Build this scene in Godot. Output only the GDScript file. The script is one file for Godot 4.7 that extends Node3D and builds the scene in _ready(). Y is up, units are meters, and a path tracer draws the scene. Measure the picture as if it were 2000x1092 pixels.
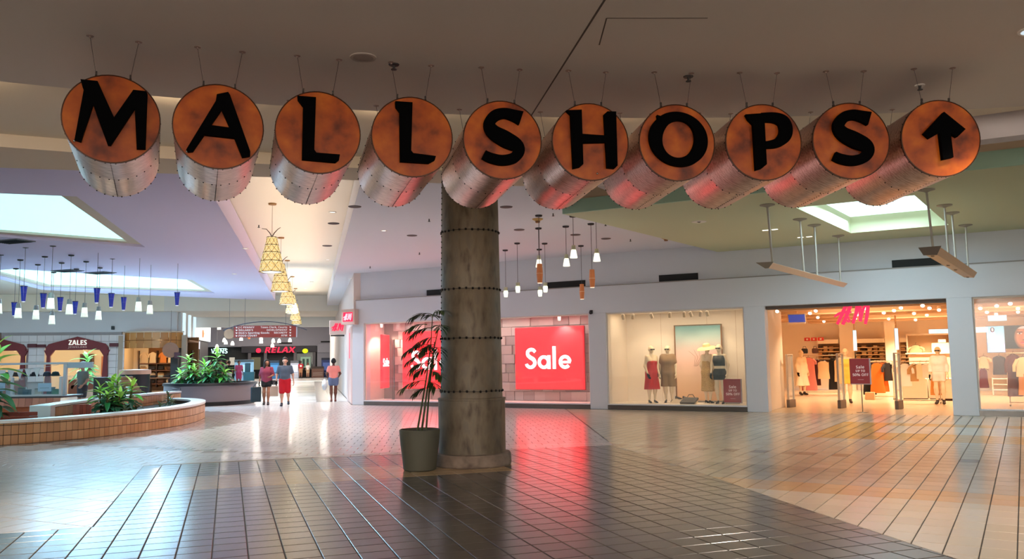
extends Node3D
# A mall court seen from the floor: x right, y up, -z ahead of the viewer; plans are written as (x, ahead).
const ORD := ["first", "second", "third", "fourth", "fifth", "sixth", "seventh", "eighth", "ninth", "tenth", "eleventh", "twelfth", "thirteenth", "fourteenth", "fifteenth", "sixteenth", "seventeenth", "eighteenth", "nineteenth", "twentieth"]
const HROT := -0.50706   # the fashion shop's front, 45 degrees off the corridor
const CROT := 0.23736    # the corridor
var rng := RandomNumberGenerator.new()
var mats := {}

class MB:
	# collects triangles; corners are given counter-clockwise seen from outside
	var v := PackedVector3Array()
	var n := PackedVector3Array()
	var uv := PackedVector2Array()
	var col := PackedColorArray()
	var ix := PackedInt32Array()
	var t := Transform3D()
	var tint := Color.WHITE
	var use_col := false
	func tri_n(a: Vector3, b: Vector3, c: Vector3, na: Vector3, nb: Vector3, nc: Vector3, ua := Vector2.ZERO, ub := Vector2.ZERO, uc := Vector2.ZERO) -> void:
		var i := v.size()
		v.append(t * a); v.append(t * b); v.append(t * c)
		var bs := t.basis
		n.append((bs * na).normalized()); n.append((bs * nb).normalized()); n.append((bs * nc).normalized())
		uv.append(ua); uv.append(ub); uv.append(uc)
		if use_col:
			col.append(tint); col.append(tint); col.append(tint)
		ix.append(i); ix.append(i + 2); ix.append(i + 1)
	func tri(a: Vector3, b: Vector3, c: Vector3) -> void:
		var m := (b - a).cross(c - a)
		if m.length_squared() < 1e-18: return
		m = m.normalized()
		tri_n(a, b, c, m, m, m)
	func quad(a: Vector3, b: Vector3, c: Vector3, d: Vector3) -> void:
		var m := (c - a).cross(d - b)
		if m.length_squared() < 1e-18: return
		m = m.normalized()
		tri_n(a, b, c, m, m, m, Vector2(0, 1), Vector2(1, 1), Vector2(1, 0))
		tri_n(a, c, d, m, m, m, Vector2(0, 1), Vector2(1, 0), Vector2(0, 0))
	func box(c: Vector3, s: Vector3, bev := 0.0) -> MB:
		var h := s * 0.5
		if bev <= 0.0:
			var p := []
			for k in 8: p.append(c + Vector3(h.x if k & 1 else -h.x, h.y if k & 2 else -h.y, h.z if k & 4 else -h.z))
			quad(p[4], p[5], p[7], p[6]); quad(p[1], p[0], p[2], p[3])
			quad(p[5], p[1], p[3], p[7]); quad(p[0], p[4], p[6], p[2])
			quad(p[6], p[7], p[3], p[2]); quad(p[0], p[1], p[5], p[4])
			return self
		bev = minf(bev, minf(h.x, minf(h.y, h.z)) * 0.9)
		var ax := [Vector3.RIGHT, Vector3.UP, Vector3.BACK]
		for a in 3:
			for sg in [-1.0, 1.0]:
				var w: Vector3 = ax[a] * sg
				var u: Vector3 = ax[(a + 1) % 3]
				var q: Vector3 = ax[(a + 2) % 3] * sg
				var hu: float = h[(a + 1) % 3] - bev
				var hq: float = h[(a + 2) % 3] - bev
				var o: Vector3 = c + w * h[a]
				quad(o - u * hu - q * hq, o + u * hu - q * hq, o + u * hu + q * hq, o - u * hu + q * hq)
		for a in 3:
			var b := (a + 1) % 3
			var d := (a + 2) % 3
			for s1 in [-1.0, 1.0]:
				for s2 in [-1.0, 1.0]:
					var A: Vector3 = ax[a] * s1
					var B: Vector3 = ax[b] * s2
					var D: Vector3 = ax[d] * (h[d] - bev)
					var p1: Vector3 = c + A * h[a] + B * (h[b] - bev)
					var p2: Vector3 = c + A * (h[a] - bev) + B * h[b]
					if s1 * s2 > 0: quad(p1 - D, p2 - D, p2 + D, p1 + D)
					else: quad(p2 - D, p1 - D, p1 + D, p2 + D)
		for sx in [-1.0, 1.0]:
			for sy in [-1.0, 1.0]:
				for sz in [-1.0, 1.0]:
					var X := Vector3(sx * h.x, sy * (h.y - bev), sz * (h.z - bev)) + c
					var Y := Vector3(sx * (h.x - bev), sy * h.y, sz * (h.z - bev)) + c
					var Z := Vector3(sx * (h.x - bev), sy * (h.y - bev), sz * h.z) + c
					if sx * sy * sz > 0: tri(X, Y, Z)
					else: tri(X, Z, Y)
		return self
	func slab(poly: PackedVector2Array, y0: float, y1: float) -> MB:
		# plan polygon (x, ahead), from y0 up to y1
		var p := poly
		if Geometry2D.is_polygon_clockwise(p):
			p = p.duplicate(); p.reverse()
		var ti := Geometry2D.triangulate_polygon(p)
		for k in range(0, ti.size(), 3):
			var a := p[ti[k]]; var b := p[ti[k + 1]]; var c := p[ti[k + 2]]
			if (b - a).cross(c - a) < 0:
				var w := b; b = c; c = w
			tri(Vector3(a.x, y1, -a.y), Vector3(b.x, y1, -b.y), Vector3(c.x, y1, -c.y))
			tri(Vector3(a.x, y0, -a.y), Vector3(c.x, y0, -c.y), Vector3(b.x, y0, -b.y))
		for k in p.size():
			var a := p[k]; var b := p[(k + 1) % p.size()]
			quad(Vector3(a.x, y0, -a.y), Vector3(b.x, y0, -b.y), Vector3(b.x, y1, -b.y), Vector3(a.x, y1, -a.y))
		return self
	func plate(poly: PackedVector2Array, z0: float, z1: float) -> MB:
		# outline in (x, y), front face at z1
		var p := poly
		if Geometry2D.is_polygon_clockwise(p):
			p = p.duplicate(); p.reverse()
		var ti := Geometry2D.triangulate_polygon(p)
		for k in range(0, ti.size(), 3):
			var a := p[ti[k]]; var b := p[ti[k + 1]]; var c := p[ti[k + 2]]
			if (b - a).cross(c - a) < 0:
				var w := b; b = c; c = w
			tri(Vector3(a.x, a.y, z1), Vector3(b.x, b.y, z1), Vector3(c.x, c.y, z1))
			tri(Vector3(a.x, a.y, z0), Vector3(c.x, c.y, z0), Vector3(b.x, b.y, z0))
		for k in p.size():
			var a := p[k]; var b := p[(k + 1) % p.size()]
			quad(Vector3(a.x, a.y, z0), Vector3(b.x, b.y, z0), Vector3(b.x, b.y, z1), Vector3(a.x, a.y, z1))
		return self
	func lathe(prof: Array, seg := 24, a0 := 0.0, a1 := TAU) -> MB:
		# profile of (radius, height) from the bottom up, turned round y
		for k in prof.size() - 1:
			var p: Vector2 = prof[k]
			var q: Vector2 = prof[k + 1]
			var e := q - p
			if e.length() < 1e-6: continue
			var nn := Vector2(e.y, -e.x).normalized()
			var n0 := nn
			var n1 := nn
			if k > 0:
				var e0: Vector2 = p - prof[k - 1]
				var m0 := Vector2(e0.y, -e0.x).normalized()
				if m0.dot(nn) > 0.8: n0 = (m0 + nn).normalized()
			if k < prof.size() - 2:
				var e1: Vector2 = prof[k + 2] - q
				var m1 := Vector2(e1.y, -e1.x).normalized()
				if m1.dot(nn) > 0.8: n1 = (m1 + nn).normalized()
			for s in seg:
				var f0 := a0 + (a1 - a0) * s / seg
				var f1 := a0 + (a1 - a0) * (s + 1) / seg
				var d0 := Vector3(cos(f0), 0, -sin(f0))
				var d1 := Vector3(cos(f1), 0, -sin(f1))
				var A := d0 * p.x + Vector3.UP * p.y
				var B := d1 * p.x + Vector3.UP * p.y
				var Cc := d1 * q.x + Vector3.UP * q.y
				var D := d0 * q.x + Vector3.UP * q.y
				var u0 := float(s) / seg
				var u1 := float(s + 1) / seg
				var w0 := float(k) / (prof.size() - 1)
				var w1 := float(k + 1) / (prof.size() - 1)
				var nA := d0 * n0.x + Vector3.UP * n0.y
				var nB := d1 * n0.x + Vector3.UP * n0.y
				var nC := d1 * n1.x + Vector3.UP * n1.y
				var nD := d0 * n1.x + Vector3.UP * n1.y
				if p.x > 1e-6: tri_n(A, B, Cc, nA, nB, nC, Vector2(u0, w0), Vector2(u1, w0), Vector2(u1, w1))
				if q.x > 1e-6: tri_n(A, Cc, D, nA, nC, nD, Vector2(u0, w0), Vector2(u1, w1), Vector2(u0, w1))
		return self
	func ball(c: Vector3, r: Vector3, seg := 10, rings := 6) -> MB:
		var o := t
		t = t * Transform3D(Basis.from_scale(r), c)
		var pr := []
		for k in rings + 1:
			var a := -PI / 2 + PI * k / rings
			pr.append(Vector2(maxf(cos(a), 0.0), sin(a)))
		lathe(pr, seg)
		t = o
		return self
	func tube(pts: Array, r, seg := 8) -> MB:
		# r: one radius, or one per point
		var rings := []
		var ref := Vector3.UP
		for k in pts.size():
			var d: Vector3 = (pts[mini(k + 1, pts.size() - 1)] - pts[maxi(k - 1, 0)]).normalized()
			var u := d.cross(ref)
			if u.length() < 0.05: u = d.cross(Vector3.RIGHT)
			u = u.normalized()
			var w := u.cross(d).normalized()
			ref = w
			var ring := []
			var rad: float = r[k] if r is Array else r
			for s in seg:
				var a := TAU * s / seg
				ring.append([pts[k] + (u * cos(a) + w * sin(a)) * rad, u * cos(a) + w * sin(a)])
			rings.append(ring)
		for k in pts.size() - 1:
			for s in seg:
				var s2 := (s + 1) % seg
				var A = rings[k][s]; var B = rings[k][s2]; var Cc = rings[k + 1][s2]; var D = rings[k + 1][s]
				tri_n(A[0], Cc[0], B[0], A[1], Cc[1], B[1])
				tri_n(A[0], D[0], Cc[0], A[1], D[1], Cc[1])
		for e in [0, pts.size() - 1]:
			for s in range(1, seg - 1):
				if e == 0: tri(rings[e][0][0], rings[e][s][0], rings[e][s + 1][0])
				else: tri(rings[e][0][0], rings[e][s + 1][0], rings[e][s][0])
		return self
	func bar(a: Vector3, b: Vector3, r: float, seg := 6) -> MB:
		return tube([a, b], r, seg)
	func mesh() -> ArrayMesh:
		var arr := []
		arr.resize(Mesh.ARRAY_MAX)
		arr[Mesh.ARRAY_VERTEX] = v
		arr[Mesh.ARRAY_NORMAL] = n
		arr[Mesh.ARRAY_TEX_UV] = uv
		if use_col: arr[Mesh.ARRAY_COLOR] = col
		arr[Mesh.ARRAY_INDEX] = ix
		var m := ArrayMesh.new()
		m.add_surface_from_arrays(Mesh.PRIMITIVE_TRIANGLES, arr)
		return m

func mb(tr := Transform3D()) -> MB:
	var b := MB.new(); b.t = tr
	return b
func V(x: float, y: float, d: float) -> Vector3: return Vector3(x, y, -d)
func C(a: float, y: float, b: float) -> Vector3: return Vector3(0.97196 * a - 0.23514 * b, y, -(0.23514 * a + 0.97196 * b))
func C2(a: float, b: float) -> Vector2: return Vector2(0.97196 * a - 0.23514 * b, 0.23514 * a + 0.97196 * b)
func H(s: float, y: float, z: float) -> Vector3: return Vector3(-5.8737 + 0.87418 * s - 0.48561 * z, y, -(30.6329 - 0.48561 * s - 0.87418 * z))
func H2(s: float, z: float) -> Vector2: return Vector2(-5.8737 + 0.87418 * s - 0.48561 * z, 30.6329 - 0.48561 * s - 0.87418 * z)
func HT(s := 0.0, y := 0.0, z := 0.0) -> Transform3D: return Transform3D(Basis(Vector3.UP, HROT), H(s, y, z))
func CT(a := 0.0, y := 0.0, b := 0.0) -> Transform3D: return Transform3D(Basis(Vector3.UP, CROT), C(a, y, b))

func mat(c: Color, rough := 0.8, metal := 0.0) -> StandardMaterial3D:
	var k := "%s %.2f %.2f" % [c.to_html(), rough, metal]
	if not mats.has(k):
		var m := StandardMaterial3D.new()
		m.albedo_color = c; m.roughness = rough; m.metallic = metal
		mats[k] = m
	return mats[k]
func rgb(r: int, g: int, b: int) -> Color: return Color8(r, g, b)
func glow(c: Color, e: float, base := Color(0.8, 0.8, 0.8)) -> StandardMaterial3D:
	var k := "glow %s %.3f %s" % [c.to_html(), e, base.to_html()]
	if not mats.has(k):
		var m := StandardMaterial3D.new()
		m.albedo_color = base; m.roughness = 0.5
		m.emission_enabled = true; m.emission = c; m.emission_energy_multiplier = e
		mats[k] = m
	return mats[k]
func glass(a := 0.06, c := Color(0.9, 1, 1)) -> StandardMaterial3D:
	var k := "glass %.2f %s" % [a, c.to_html()]
	if not mats.has(k):
		var m := StandardMaterial3D.new()
		m.transparency = BaseMaterial3D.TRANSPARENCY_ALPHA
		m.albedo_color = Color(c.r, c.g, c.b, a); m.roughness = 0.02
		mats[k] = m
	return mats[k]
func noise_tex(seed_: int, freq: float, stops: Array, size := 512, octaves := 4) -> NoiseTexture2D:
	var f := FastNoiseLite.new()
	f.seed = seed_; f.frequency = freq; f.fractal_octaves = octaves; f.noise_type = FastNoiseLite.TYPE_SIMPLEX_SMOOTH
	var t := NoiseTexture2D.new()
	t.width = size; t.height = size; t.seamless = true; t.noise = f
	var g := Gradient.new()
	g.offsets = PackedFloat32Array(stops.map(func(s): return s[0]))
	g.colors = PackedColorArray(stops.map(func(s): return s[1]))
	t.color_ramp = g
	return t
func tex_mat(tex: Texture2D, scale: float, rough := 0.8, metal := 0.0, world := true) -> StandardMaterial3D:
	var m := StandardMaterial3D.new()
	m.albedo_texture = tex; m.roughness = rough; m.metallic = metal
	m.uv1_triplanar = true; m.uv1_world_triplanar = world; m.uv1_scale = Vector3.ONE * scale
	return m

var taken := {}
func numbered(called: String) -> String:
	var k: int = taken.get(called, -1) + 1
	taken[called] = k
	return called if k == 0 else "%s_%03d" % [called, k]
func thing(called: String, label: String, category: String, at := Vector3.ZERO, turn := 0.0, group := "") -> Node3D:
	var o := Node3D.new(); o.name = numbered(called); add_child(o)
	o.position = at; o.rotation.y = turn
	tag(o, label, category, group)
	return o
func tag(o: Node3D, label: String, category: String, group := "") -> void:
	o.set_meta("label", label); o.set_meta("category", category)
	if group: o.set_meta("group", group)
func part(called: String, b, m: Material, parent: Node3D, at := Transform3D()) -> MeshInstance3D:
	var o := MeshInstance3D.new(); o.name = called
	o.mesh = b.mesh() if b is MB else b
	o.material_override = m
	o.transform = at
	parent.add_child(o, true)
	return o
func solo(called: String, b, m: Material, label: String, category: String, at := Transform3D(), group := "") -> MeshInstance3D:
	var o := part(numbered(called), b, m, self, at)
	tag(o, label, category, group)
	return o
func struct(called: String, b: MB, m: Material, label: String, category := "structure") -> MeshInstance3D:
	var o := part(numbered(called), b, m, self)
	tag(o, label, category)
	o.set_meta("kind", "structure")
	return o
func dup(o: Node3D, called: String, label: String, at: Transform3D) -> Node3D:
	var r: Node3D = o.duplicate(); r.name = numbered(called); add_child(r); r.transform = at
	r.set_meta("label", label)
	return r
func stuff(o: Node3D) -> Node3D:
	o.set_meta("kind", "stuff")
	return o
func area_light(parent: Node3D, at: Transform3D, size: Vector2, c: Color, e: float) -> void:
	var l := AreaLight3D.new(); l.name = "light"
	l.area_size = size; l.light_color = c; l.light_energy = e; l.area_normalize_energy = true
	l.area_range = 60.0; l.shadow_enabled = true
	l.transform = at
	parent.add_child(l, true)
func omni(parent: Node3D, at: Vector3, c: Color, e: float, size := 0.05) -> void:
	var l := OmniLight3D.new(); l.name = "light"
	l.light_color = c; l.light_energy = e; l.light_size = size; l.omni_range = 40.0; l.omni_attenuation = 2.0; l.shadow_enabled = true
	l.position = at
	parent.add_child(l, true)
func spot(parent: Node3D, at: Vector3, dir: Vector3, c: Color, e: float, angle := 45.0, size := 0.05) -> void:
	var l := SpotLight3D.new(); l.name = "light"
	l.light_color = c; l.light_energy = e; l.light_size = size; l.spot_angle = angle; l.spot_range = 40.0; l.spot_attenuation = 2.0
	l.spot_angle_attenuation = 0.6; l.shadow_enabled = true
	l.position = at
	l.basis = Basis.looking_at(dir, Vector3.UP if absf(dir.normalized().y) < 0.98 else Vector3.FORWARD)
	parent.add_child(l, true)
func pv(a: Array) -> PackedVector2Array:
	var r := PackedVector2Array()
	for k in range(0, a.size(), 2): r.append(Vector2(a[k], a[k + 1]))
	return r
func arc(cx: float, cy: float, r: float, a0: float, a1: float, n: int) -> PackedVector2Array:
	# compass arc on the plan: angle 0 is straight ahead, positive to the right
	var p := PackedVector2Array()
	for k in n + 1:
		var a := deg_to_rad(a0 + (a1 - a0) * k / n)
		p.append(Vector2(cx + r * sin(a), cy + r * cos(a)))
	return p
func lettering(s: String, size: float, depth: float, font_name := "Droid Sans", weight := 700, italic := false) -> TextMesh:
	var t := TextMesh.new()
	var f := SystemFont.new()
	f.font_names = PackedStringArray([font_name]); f.font_weight = weight; f.font_italic = italic
	t.font = f; t.text = s; t.font_size = 64; t.pixel_size = size / 64.0; t.depth = depth
	t.curve_step = 2.0
	return t

func _ready() -> void:
	rng.seed = 11
	# camera
	var cam := Camera3D.new(); cam.name = "camera"
	var p := deg_to_rad(5.45); var r := deg_to_rad(0.85)
	cam.transform = Transform3D(Basis(Vector3(cos(r), -cos(p) * sin(r), -sin(p) * sin(r)), Vector3(sin(r), cos(p) * cos(r), sin(p) * cos(r)), Vector3(0, -sin(p), cos(p))), Vector3(0, 1.6, 0))
	cam.fov = rad_to_deg(2.0 * atan(546.0 / 1620.0)); cam.near = 0.05; cam.far = 300.0
	add_child(cam); cam.current = true
	# environment: an indoor hall, the sky only outside its closed shell
	var we := WorldEnvironment.new(); we.name = "environment"
	var env := Environment.new()
	env.background_mode = Environment.BG_COLOR; env.background_color = rgb(150, 175, 200)
	env.ambient_light_source = Environment.AMBIENT_SOURCE_DISABLED
	env.tonemap_mode = Environment.TONE_MAPPER_LINEAR; env.tonemap_exposure = 1.18
	env.sdfgi_enabled = true; env.ssao_enabled = true; env.ssil_enabled = true
	we.environment = env; add_child(we)
	lights()
	shell()
	floor_tiles()
	ceilings()
	shop_front()
	column()
	sign_drums()
	court_fittings()
	planters()
	far_shops()
	corridor()
	shop_windows()
	shop_inside()
	people()
	ceiling_fittings()

const DAY := Color(0.66, 0.87, 1.0)
const DOWN := Vector3.DOWN
func flat(at: Vector3, turn: float, up := false) -> Transform3D: return Transform3D(Basis(Vector3.UP, turn) * Basis(Vector3.RIGHT, PI / 2 if up else -PI / 2), at)
func lights() -> void:
	# daylight under each skylight, the row goes on to the left of the picture
	area_light(self, flat(C(-8.3, 4.92, 20.3), CROT), Vector2(6.4, 4.6), DAY, 12.0)
	area_light(self, flat(C(-7.6, 4.92, 36.0), CROT), Vector2(5.2, 4.6), DAY, 170.0)
	area_light(self, flat(C(-18.0, 4.8, 33.0), CROT), Vector2(7.0, 14.0), Color(0.68, 0.87, 1.0), 95.0)
	area_light(self, flat(H(18.2, 4.9, 3.9), HROT), Vector2(2.0, 4.0), Color(0.8, 0.94, 1), 15.0)
	# the bright hall behind the viewer
	for x in [-9.0, 9.0]: area_light(self, Transform3D(Basis.looking_at(Vector3(0, -0.12, 1), Vector3.UP), V(x, 3.6, -5.2)), Vector2(14.0, 1.2), Color(1, 0.98, 0.96), 250.0)
	# cove lamps behind the edge of the low ceiling
	for a in [-24.0, -17.0, -10.0, -3.0]:
		var t := deg_to_rad(a)
		area_light(self, Transform3D(Basis.looking_at(Vector3(sin(t) * 0.75, 1.0, -cos(t) * 0.75), Vector3.FORWARD), V(SOX + 20.12 * sin(t), 4.6, SOD + 20.12 * cos(t))), Vector2(2.4, 0.1), Color(1, 0.88, 0.72), 0.55)
	# cove lamps that wash the recess over the corridor
	area_light(self, flat(C(-0.55, 4.75, 24.0), CROT, true), Vector2(1.6, 18.0), Color(1, 0.9, 0.78), 8.5)
	area_light(self, flat(C(-0.55, 4.75, 41.0), CROT, true), Vector2(1.6, 12.0), Color(1, 0.93, 0.84), 8.0)
	# corridor daylight and lamps beyond the mouth
	area_light(self, flat(C(-3.0, 5.3, 66.0), CROT), Vector2(6.0, 14.0), Color(0.92, 0.98, 1), 80.0)
	area_light(self, flat(C(-3.0, 5.3, 81.0), CROT), Vector2(6.0, 8.0), Color(1, 0.98, 0.95), 30.0)
	# recessed lamps of the low ceiling
	for q in [V(-4.95, 4.5, 7.15), V(4.85, 4.5, 7.42), V(-9.5, 4.5, 3.0), V(10.5, 4.5, 3.5), V(-4.5, 4.5, -2.0), V(4.5, 4.5, -2.0), V(0, 4.5, -5.5)]:
		spot(self, q, DOWN, Color(1.0, 0.93, 0.86), 12.0, 50.0, 0.06)

const SOX := 2.8
const SOD := -9.9
func half_plane(a: Vector2, b: Vector2) -> PackedVector2Array:
	# a wide strip on the left of a -> b
	var d := (b - a).normalized() * 90.0
	var l := Vector2(-d.y, d.x)
	return PackedVector2Array([a - d, a + d, a + d + l, a - d + l])
func clipped(poly: PackedVector2Array, by: PackedVector2Array) -> PackedVector2Array:
	var r := Geometry2D.intersect_polygons(poly, by)
	return r[0] if r.size() else PackedVector2Array()

func shell() -> void:
	var wall := mat(rgb(196, 190, 182), 0.9)
	struct("wall_back", mb().box(V(-2, 2.7, -9.2), Vector3(60, 6, 0.4)), wall, "pale wall of the mall behind the viewer", "wall")
	struct("wall_right", mb().box(V(20.4, 2.7, 0), Vector3(0.4, 6, 26)), wall, "pale side wall right of the court", "wall")
	struct("wall_left", mb().box(V(-31, 2.7, 20), Vector3(0.4, 6, 110)), wall, "pale side wall left of the court", "wall")
	struct("ceiling", mb().slab(pv([-31, -9, 26, -9, 26, 34, 8, 40, -18, 110, -40, 110]), 5.44, 5.7), mat(rgb(232, 222, 208), 0.9), "high cream ceiling over the court and corridor", "ceiling")

func ceilings() -> void:
	var white := mat(rgb(226, 218, 208), 0.9)
	# dark low ceiling over the viewer, rounded towards the court
	var edge := arc(SOX, SOD, 20.0, -78, 72, 72)
	var poly := edge.duplicate()
	poly.append_array(pv([21.8, -8.9, -16.8, -8.9]))
	struct("ceiling_low", mb().slab(poly, 4.55, 5.43), mat(rgb(214, 204, 194), 0.9), "low flat ceiling over the foreground with a curved edge", "ceiling")
	# the curved cove beyond it
	var front := half_plane(H2(30, 11.45), H2(0, 11.45))
	var ring := arc(SOX, SOD, 23.3, -72, 50, 60)
	var inner := arc(SOX, SOD, 20.0, -72, 50, 60)
	inner.reverse(); ring.append_array(inner)
	var inv := half_plane(H2(0, 11.45), H2(30, 11.45))
	var pieces := Geometry2D.intersect_polygons(ring, inv)
	if not Geometry2D.is_point_in_polygon(Vector2(0, 5), inv): pieces = Geometry2D.intersect_polygons(ring, front)
	var cv := mb()
	for q in pieces: cv.slab(q, 4.73, 4.98)
	struct("trim_cove", cv, mat(rgb(238, 226, 206), 0.9), "cream curved cove between the low ceiling and the court ceiling", "ceiling")
	# the band with the cove's far wall
	var band := arc(SOX, SOD, 23.0, -70, -3, 50)
	band.append_array(PackedVector2Array([H2(14.75, 11.3), C2(4.6, 13.6), C2(-26, 13.6), C2(-26, 4.0)]))
	struct("ceiling_band", mb().slab(band, 4.55, 5.43), mat(rgb(228, 212, 190), 0.9), "pale ceiling band with a curved near edge, in front of the skylights", "ceiling")
	# beam parallel to the fashion shop
	struct("trim_beam", mb(HT()).box(Vector3(20.5, 4.92, 11.25), Vector3(11.6, 1.02, 0.32)), mat(rgb(214, 206, 208), 0.9), "pale ceiling beam right of the sign drums", "beam")
	# left ceiling with two skylights cut out
	var left := CSGCombiner3D.new(); left.name = "ceiling_left"
	var body := csg_slab(PackedVector2Array([C2(-1.9, 12.8), C2(-1.9, 45.5), C2(-8.6, 41.7), C2(-11.3, 39.3), C2(-11.4, 34.5), C2(-14, 31), C2(-24, 31), C2(-24, 12.8)]), 4.85, 5.42)
	left.add_child(body)
	var sky1 := PackedVector2Array([C2(-4.45, 17.36), C2(-4.55, 24.74), C2(-12, 20.9), C2(-12, 16.8)])
	var sky2 := PackedVector2Array([C2(-9.8, 30.9), C2(-4.58, 34.36), C2(-4.42, 40.9), C2(-11.0, 38.5), C2(-11.2, 31.9)])
	var lilac := mat(rgb(214, 206, 236), 0.9)
	for s in [sky1, sky2]:
		var cut := csg_slab(s, 4.7, 5.2)
		cut.operation = CSGShape3D.OPERATION_SUBTRACTION
		left.add_child(cut)
	for c in left.get_children(): c.material = lilac
	add_child(left)
	left.set_meta("label", "pale lilac ceiling left of the chandelier recess, with two skylights"); left.set_meta("category", "ceiling"); left.set_meta("kind", "structure")
	skylight(sky1, 5.0, 0.36, "large angular skylight in the left ceiling, nearer of the two")
	skylight(sky2, 5.0, 0.3, "long angular skylight in the left ceiling behind the blue pendants")
	# right ceilings
	struct("ceiling_right", mb().slab(PackedVector2Array([C2(0.85, 12.9), C2(0.85, 49.3), C2(1.75, 49.3), C2(1.75, 31.2), H2(0.5, -0.5), H2(13.6, -0.5), H2(12.5, 8.2), C2(5.2, 13.4)]), 4.85, 5.42), mat(rgb(220, 220, 228), 0.9), "pale pink ceiling between the column and the fashion shop", "ceiling")
	var gs := CSGCombiner3D.new(); gs.name = "ceiling_dropped"
	gs.add_child(csg_slab(PackedVector2Array([H2(12.55, 8.2), H2(13.6, -0.5), H2(26, -0.5), H2(26, 8.2)]), 4.63, 5.42))
	var cut3 := csg_slab(PackedVector2Array([H2(16.92, 6.2), H2(17.43, 1.62), H2(19.62, 1.68), H2(19.15, 6.3)]), 4.5, 5.1)
	cut3.operation = CSGShape3D.OPERATION_SUBTRACTION; gs.add_child(cut3)
	for c in gs.get_children(): c.material = mat(rgb(204, 206, 172), 0.9)
	add_child(gs)
	gs.set_meta("label", "pale greenish dropped ceiling with a square skylight on the right"); gs.set_meta("category", "ceiling"); gs.set_meta("kind", "structure")
	part("trim_fascia", mb(HT()).box(Vector3(19.2, 4.77, 8.23), Vector3(13.3, 0.28, 0.06)), mat(rgb(172, 204, 182), 0.85), gs)
	part("trim_fascia", mb(HT()).box(Vector3(19.2, 5.17, 8.215), Vector3(13.3, 0.52, 0.03)), mat(rgb(222, 196, 166), 0.85), gs)
	var sk3 := thing("skylight", "square skylight with deep pale sides in the dropped ceiling on the right", "skylight", H(18.27, 5.0, 3.95), HROT)
	part("pane", mb(sk3.transform.affine_inverse()).slab(Geometry2D.offset_polygon(PackedVector2Array([H2(16.92, 6.2), H2(17.43, 1.62), H2(19.62, 1.68), H2(19.15, 6.3)]), -0.004)[0], 5.04, 5.08), glow(Color(0.86, 1, 1), 1.05), sk3)
	# cross walls over the corridor mouth
	struct("ceiling_corridor", mb().slab(PackedVector2Array([C2(-8, 49.3), C2(2.2, 49.3), C2(2.2, 56), C2(-8, 56)]), 4.52, 5.43), white, "low ceiling band at the mouth of the corridor", "ceiling")
	struct("trim_left", mb().slab(PackedVector2Array([C2(-30, 49.3), C2(-8, 49.3), C2(-8, 50.6), C2(-30, 50.6)]), 4.52, 5.43), mat(rgb(236, 224, 204), 0.9), "cream bulkhead above the jeweller", "bulkhead")

func csg_slab(poly: PackedVector2Array, y0: float, y1: float) -> CSGPolygon3D:
	# CSGPolygon3D extrudes (x, y) along -z; lay it down so that plan y becomes -z and depth goes up
	var c := CSGPolygon3D.new(); c.name = "slab"
	c.polygon = poly; c.depth = y1 - y0
	c.transform = Transform3D(Basis(Vector3.RIGHT, -PI / 2), Vector3(0, y1, 0))
	return c

func skylight(poly: PackedVector2Array, y: float, trim: float, label: String) -> void:
	var mid := Vector2.ZERO
	for q in poly: mid += q / poly.size()
	var o := thing("skylight", label, "skylight", V(mid.x, y, mid.y))
	var loc := PackedVector2Array()
	for q in poly: loc.append(q - mid)
	var ins := Geometry2D.offset_polygon(loc, -trim)[0]
	part("pane", mb().slab(Geometry2D.offset_polygon(ins, 0.05)[0], -0.02, 0.03), glow(Color(0.72, 1.0, 1.0), 1.05), o)
	var fr := mb()
	var n := loc.size()
	if ins.size() == n:
		if Geometry2D.is_polygon_clockwise(loc) != Geometry2D.is_polygon_clockwise(ins): ins.reverse()
		var best := 0
		for k in n:
			if loc[0].distance_to(ins[k]) < loc[0].distance_to(ins[best]): best = k
		for k in n:
			var a := loc[k]; var b := loc[(k + 1) % n]
			var c := ins[(best + k + 1) % n]; var d := ins[(best + k) % n]
			fr.slab(PackedVector2Array([a, b, c, d]), -0.08, -0.02)
	part("frame", fr, mat(rgb(206, 192, 178), 0.85), o)

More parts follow.
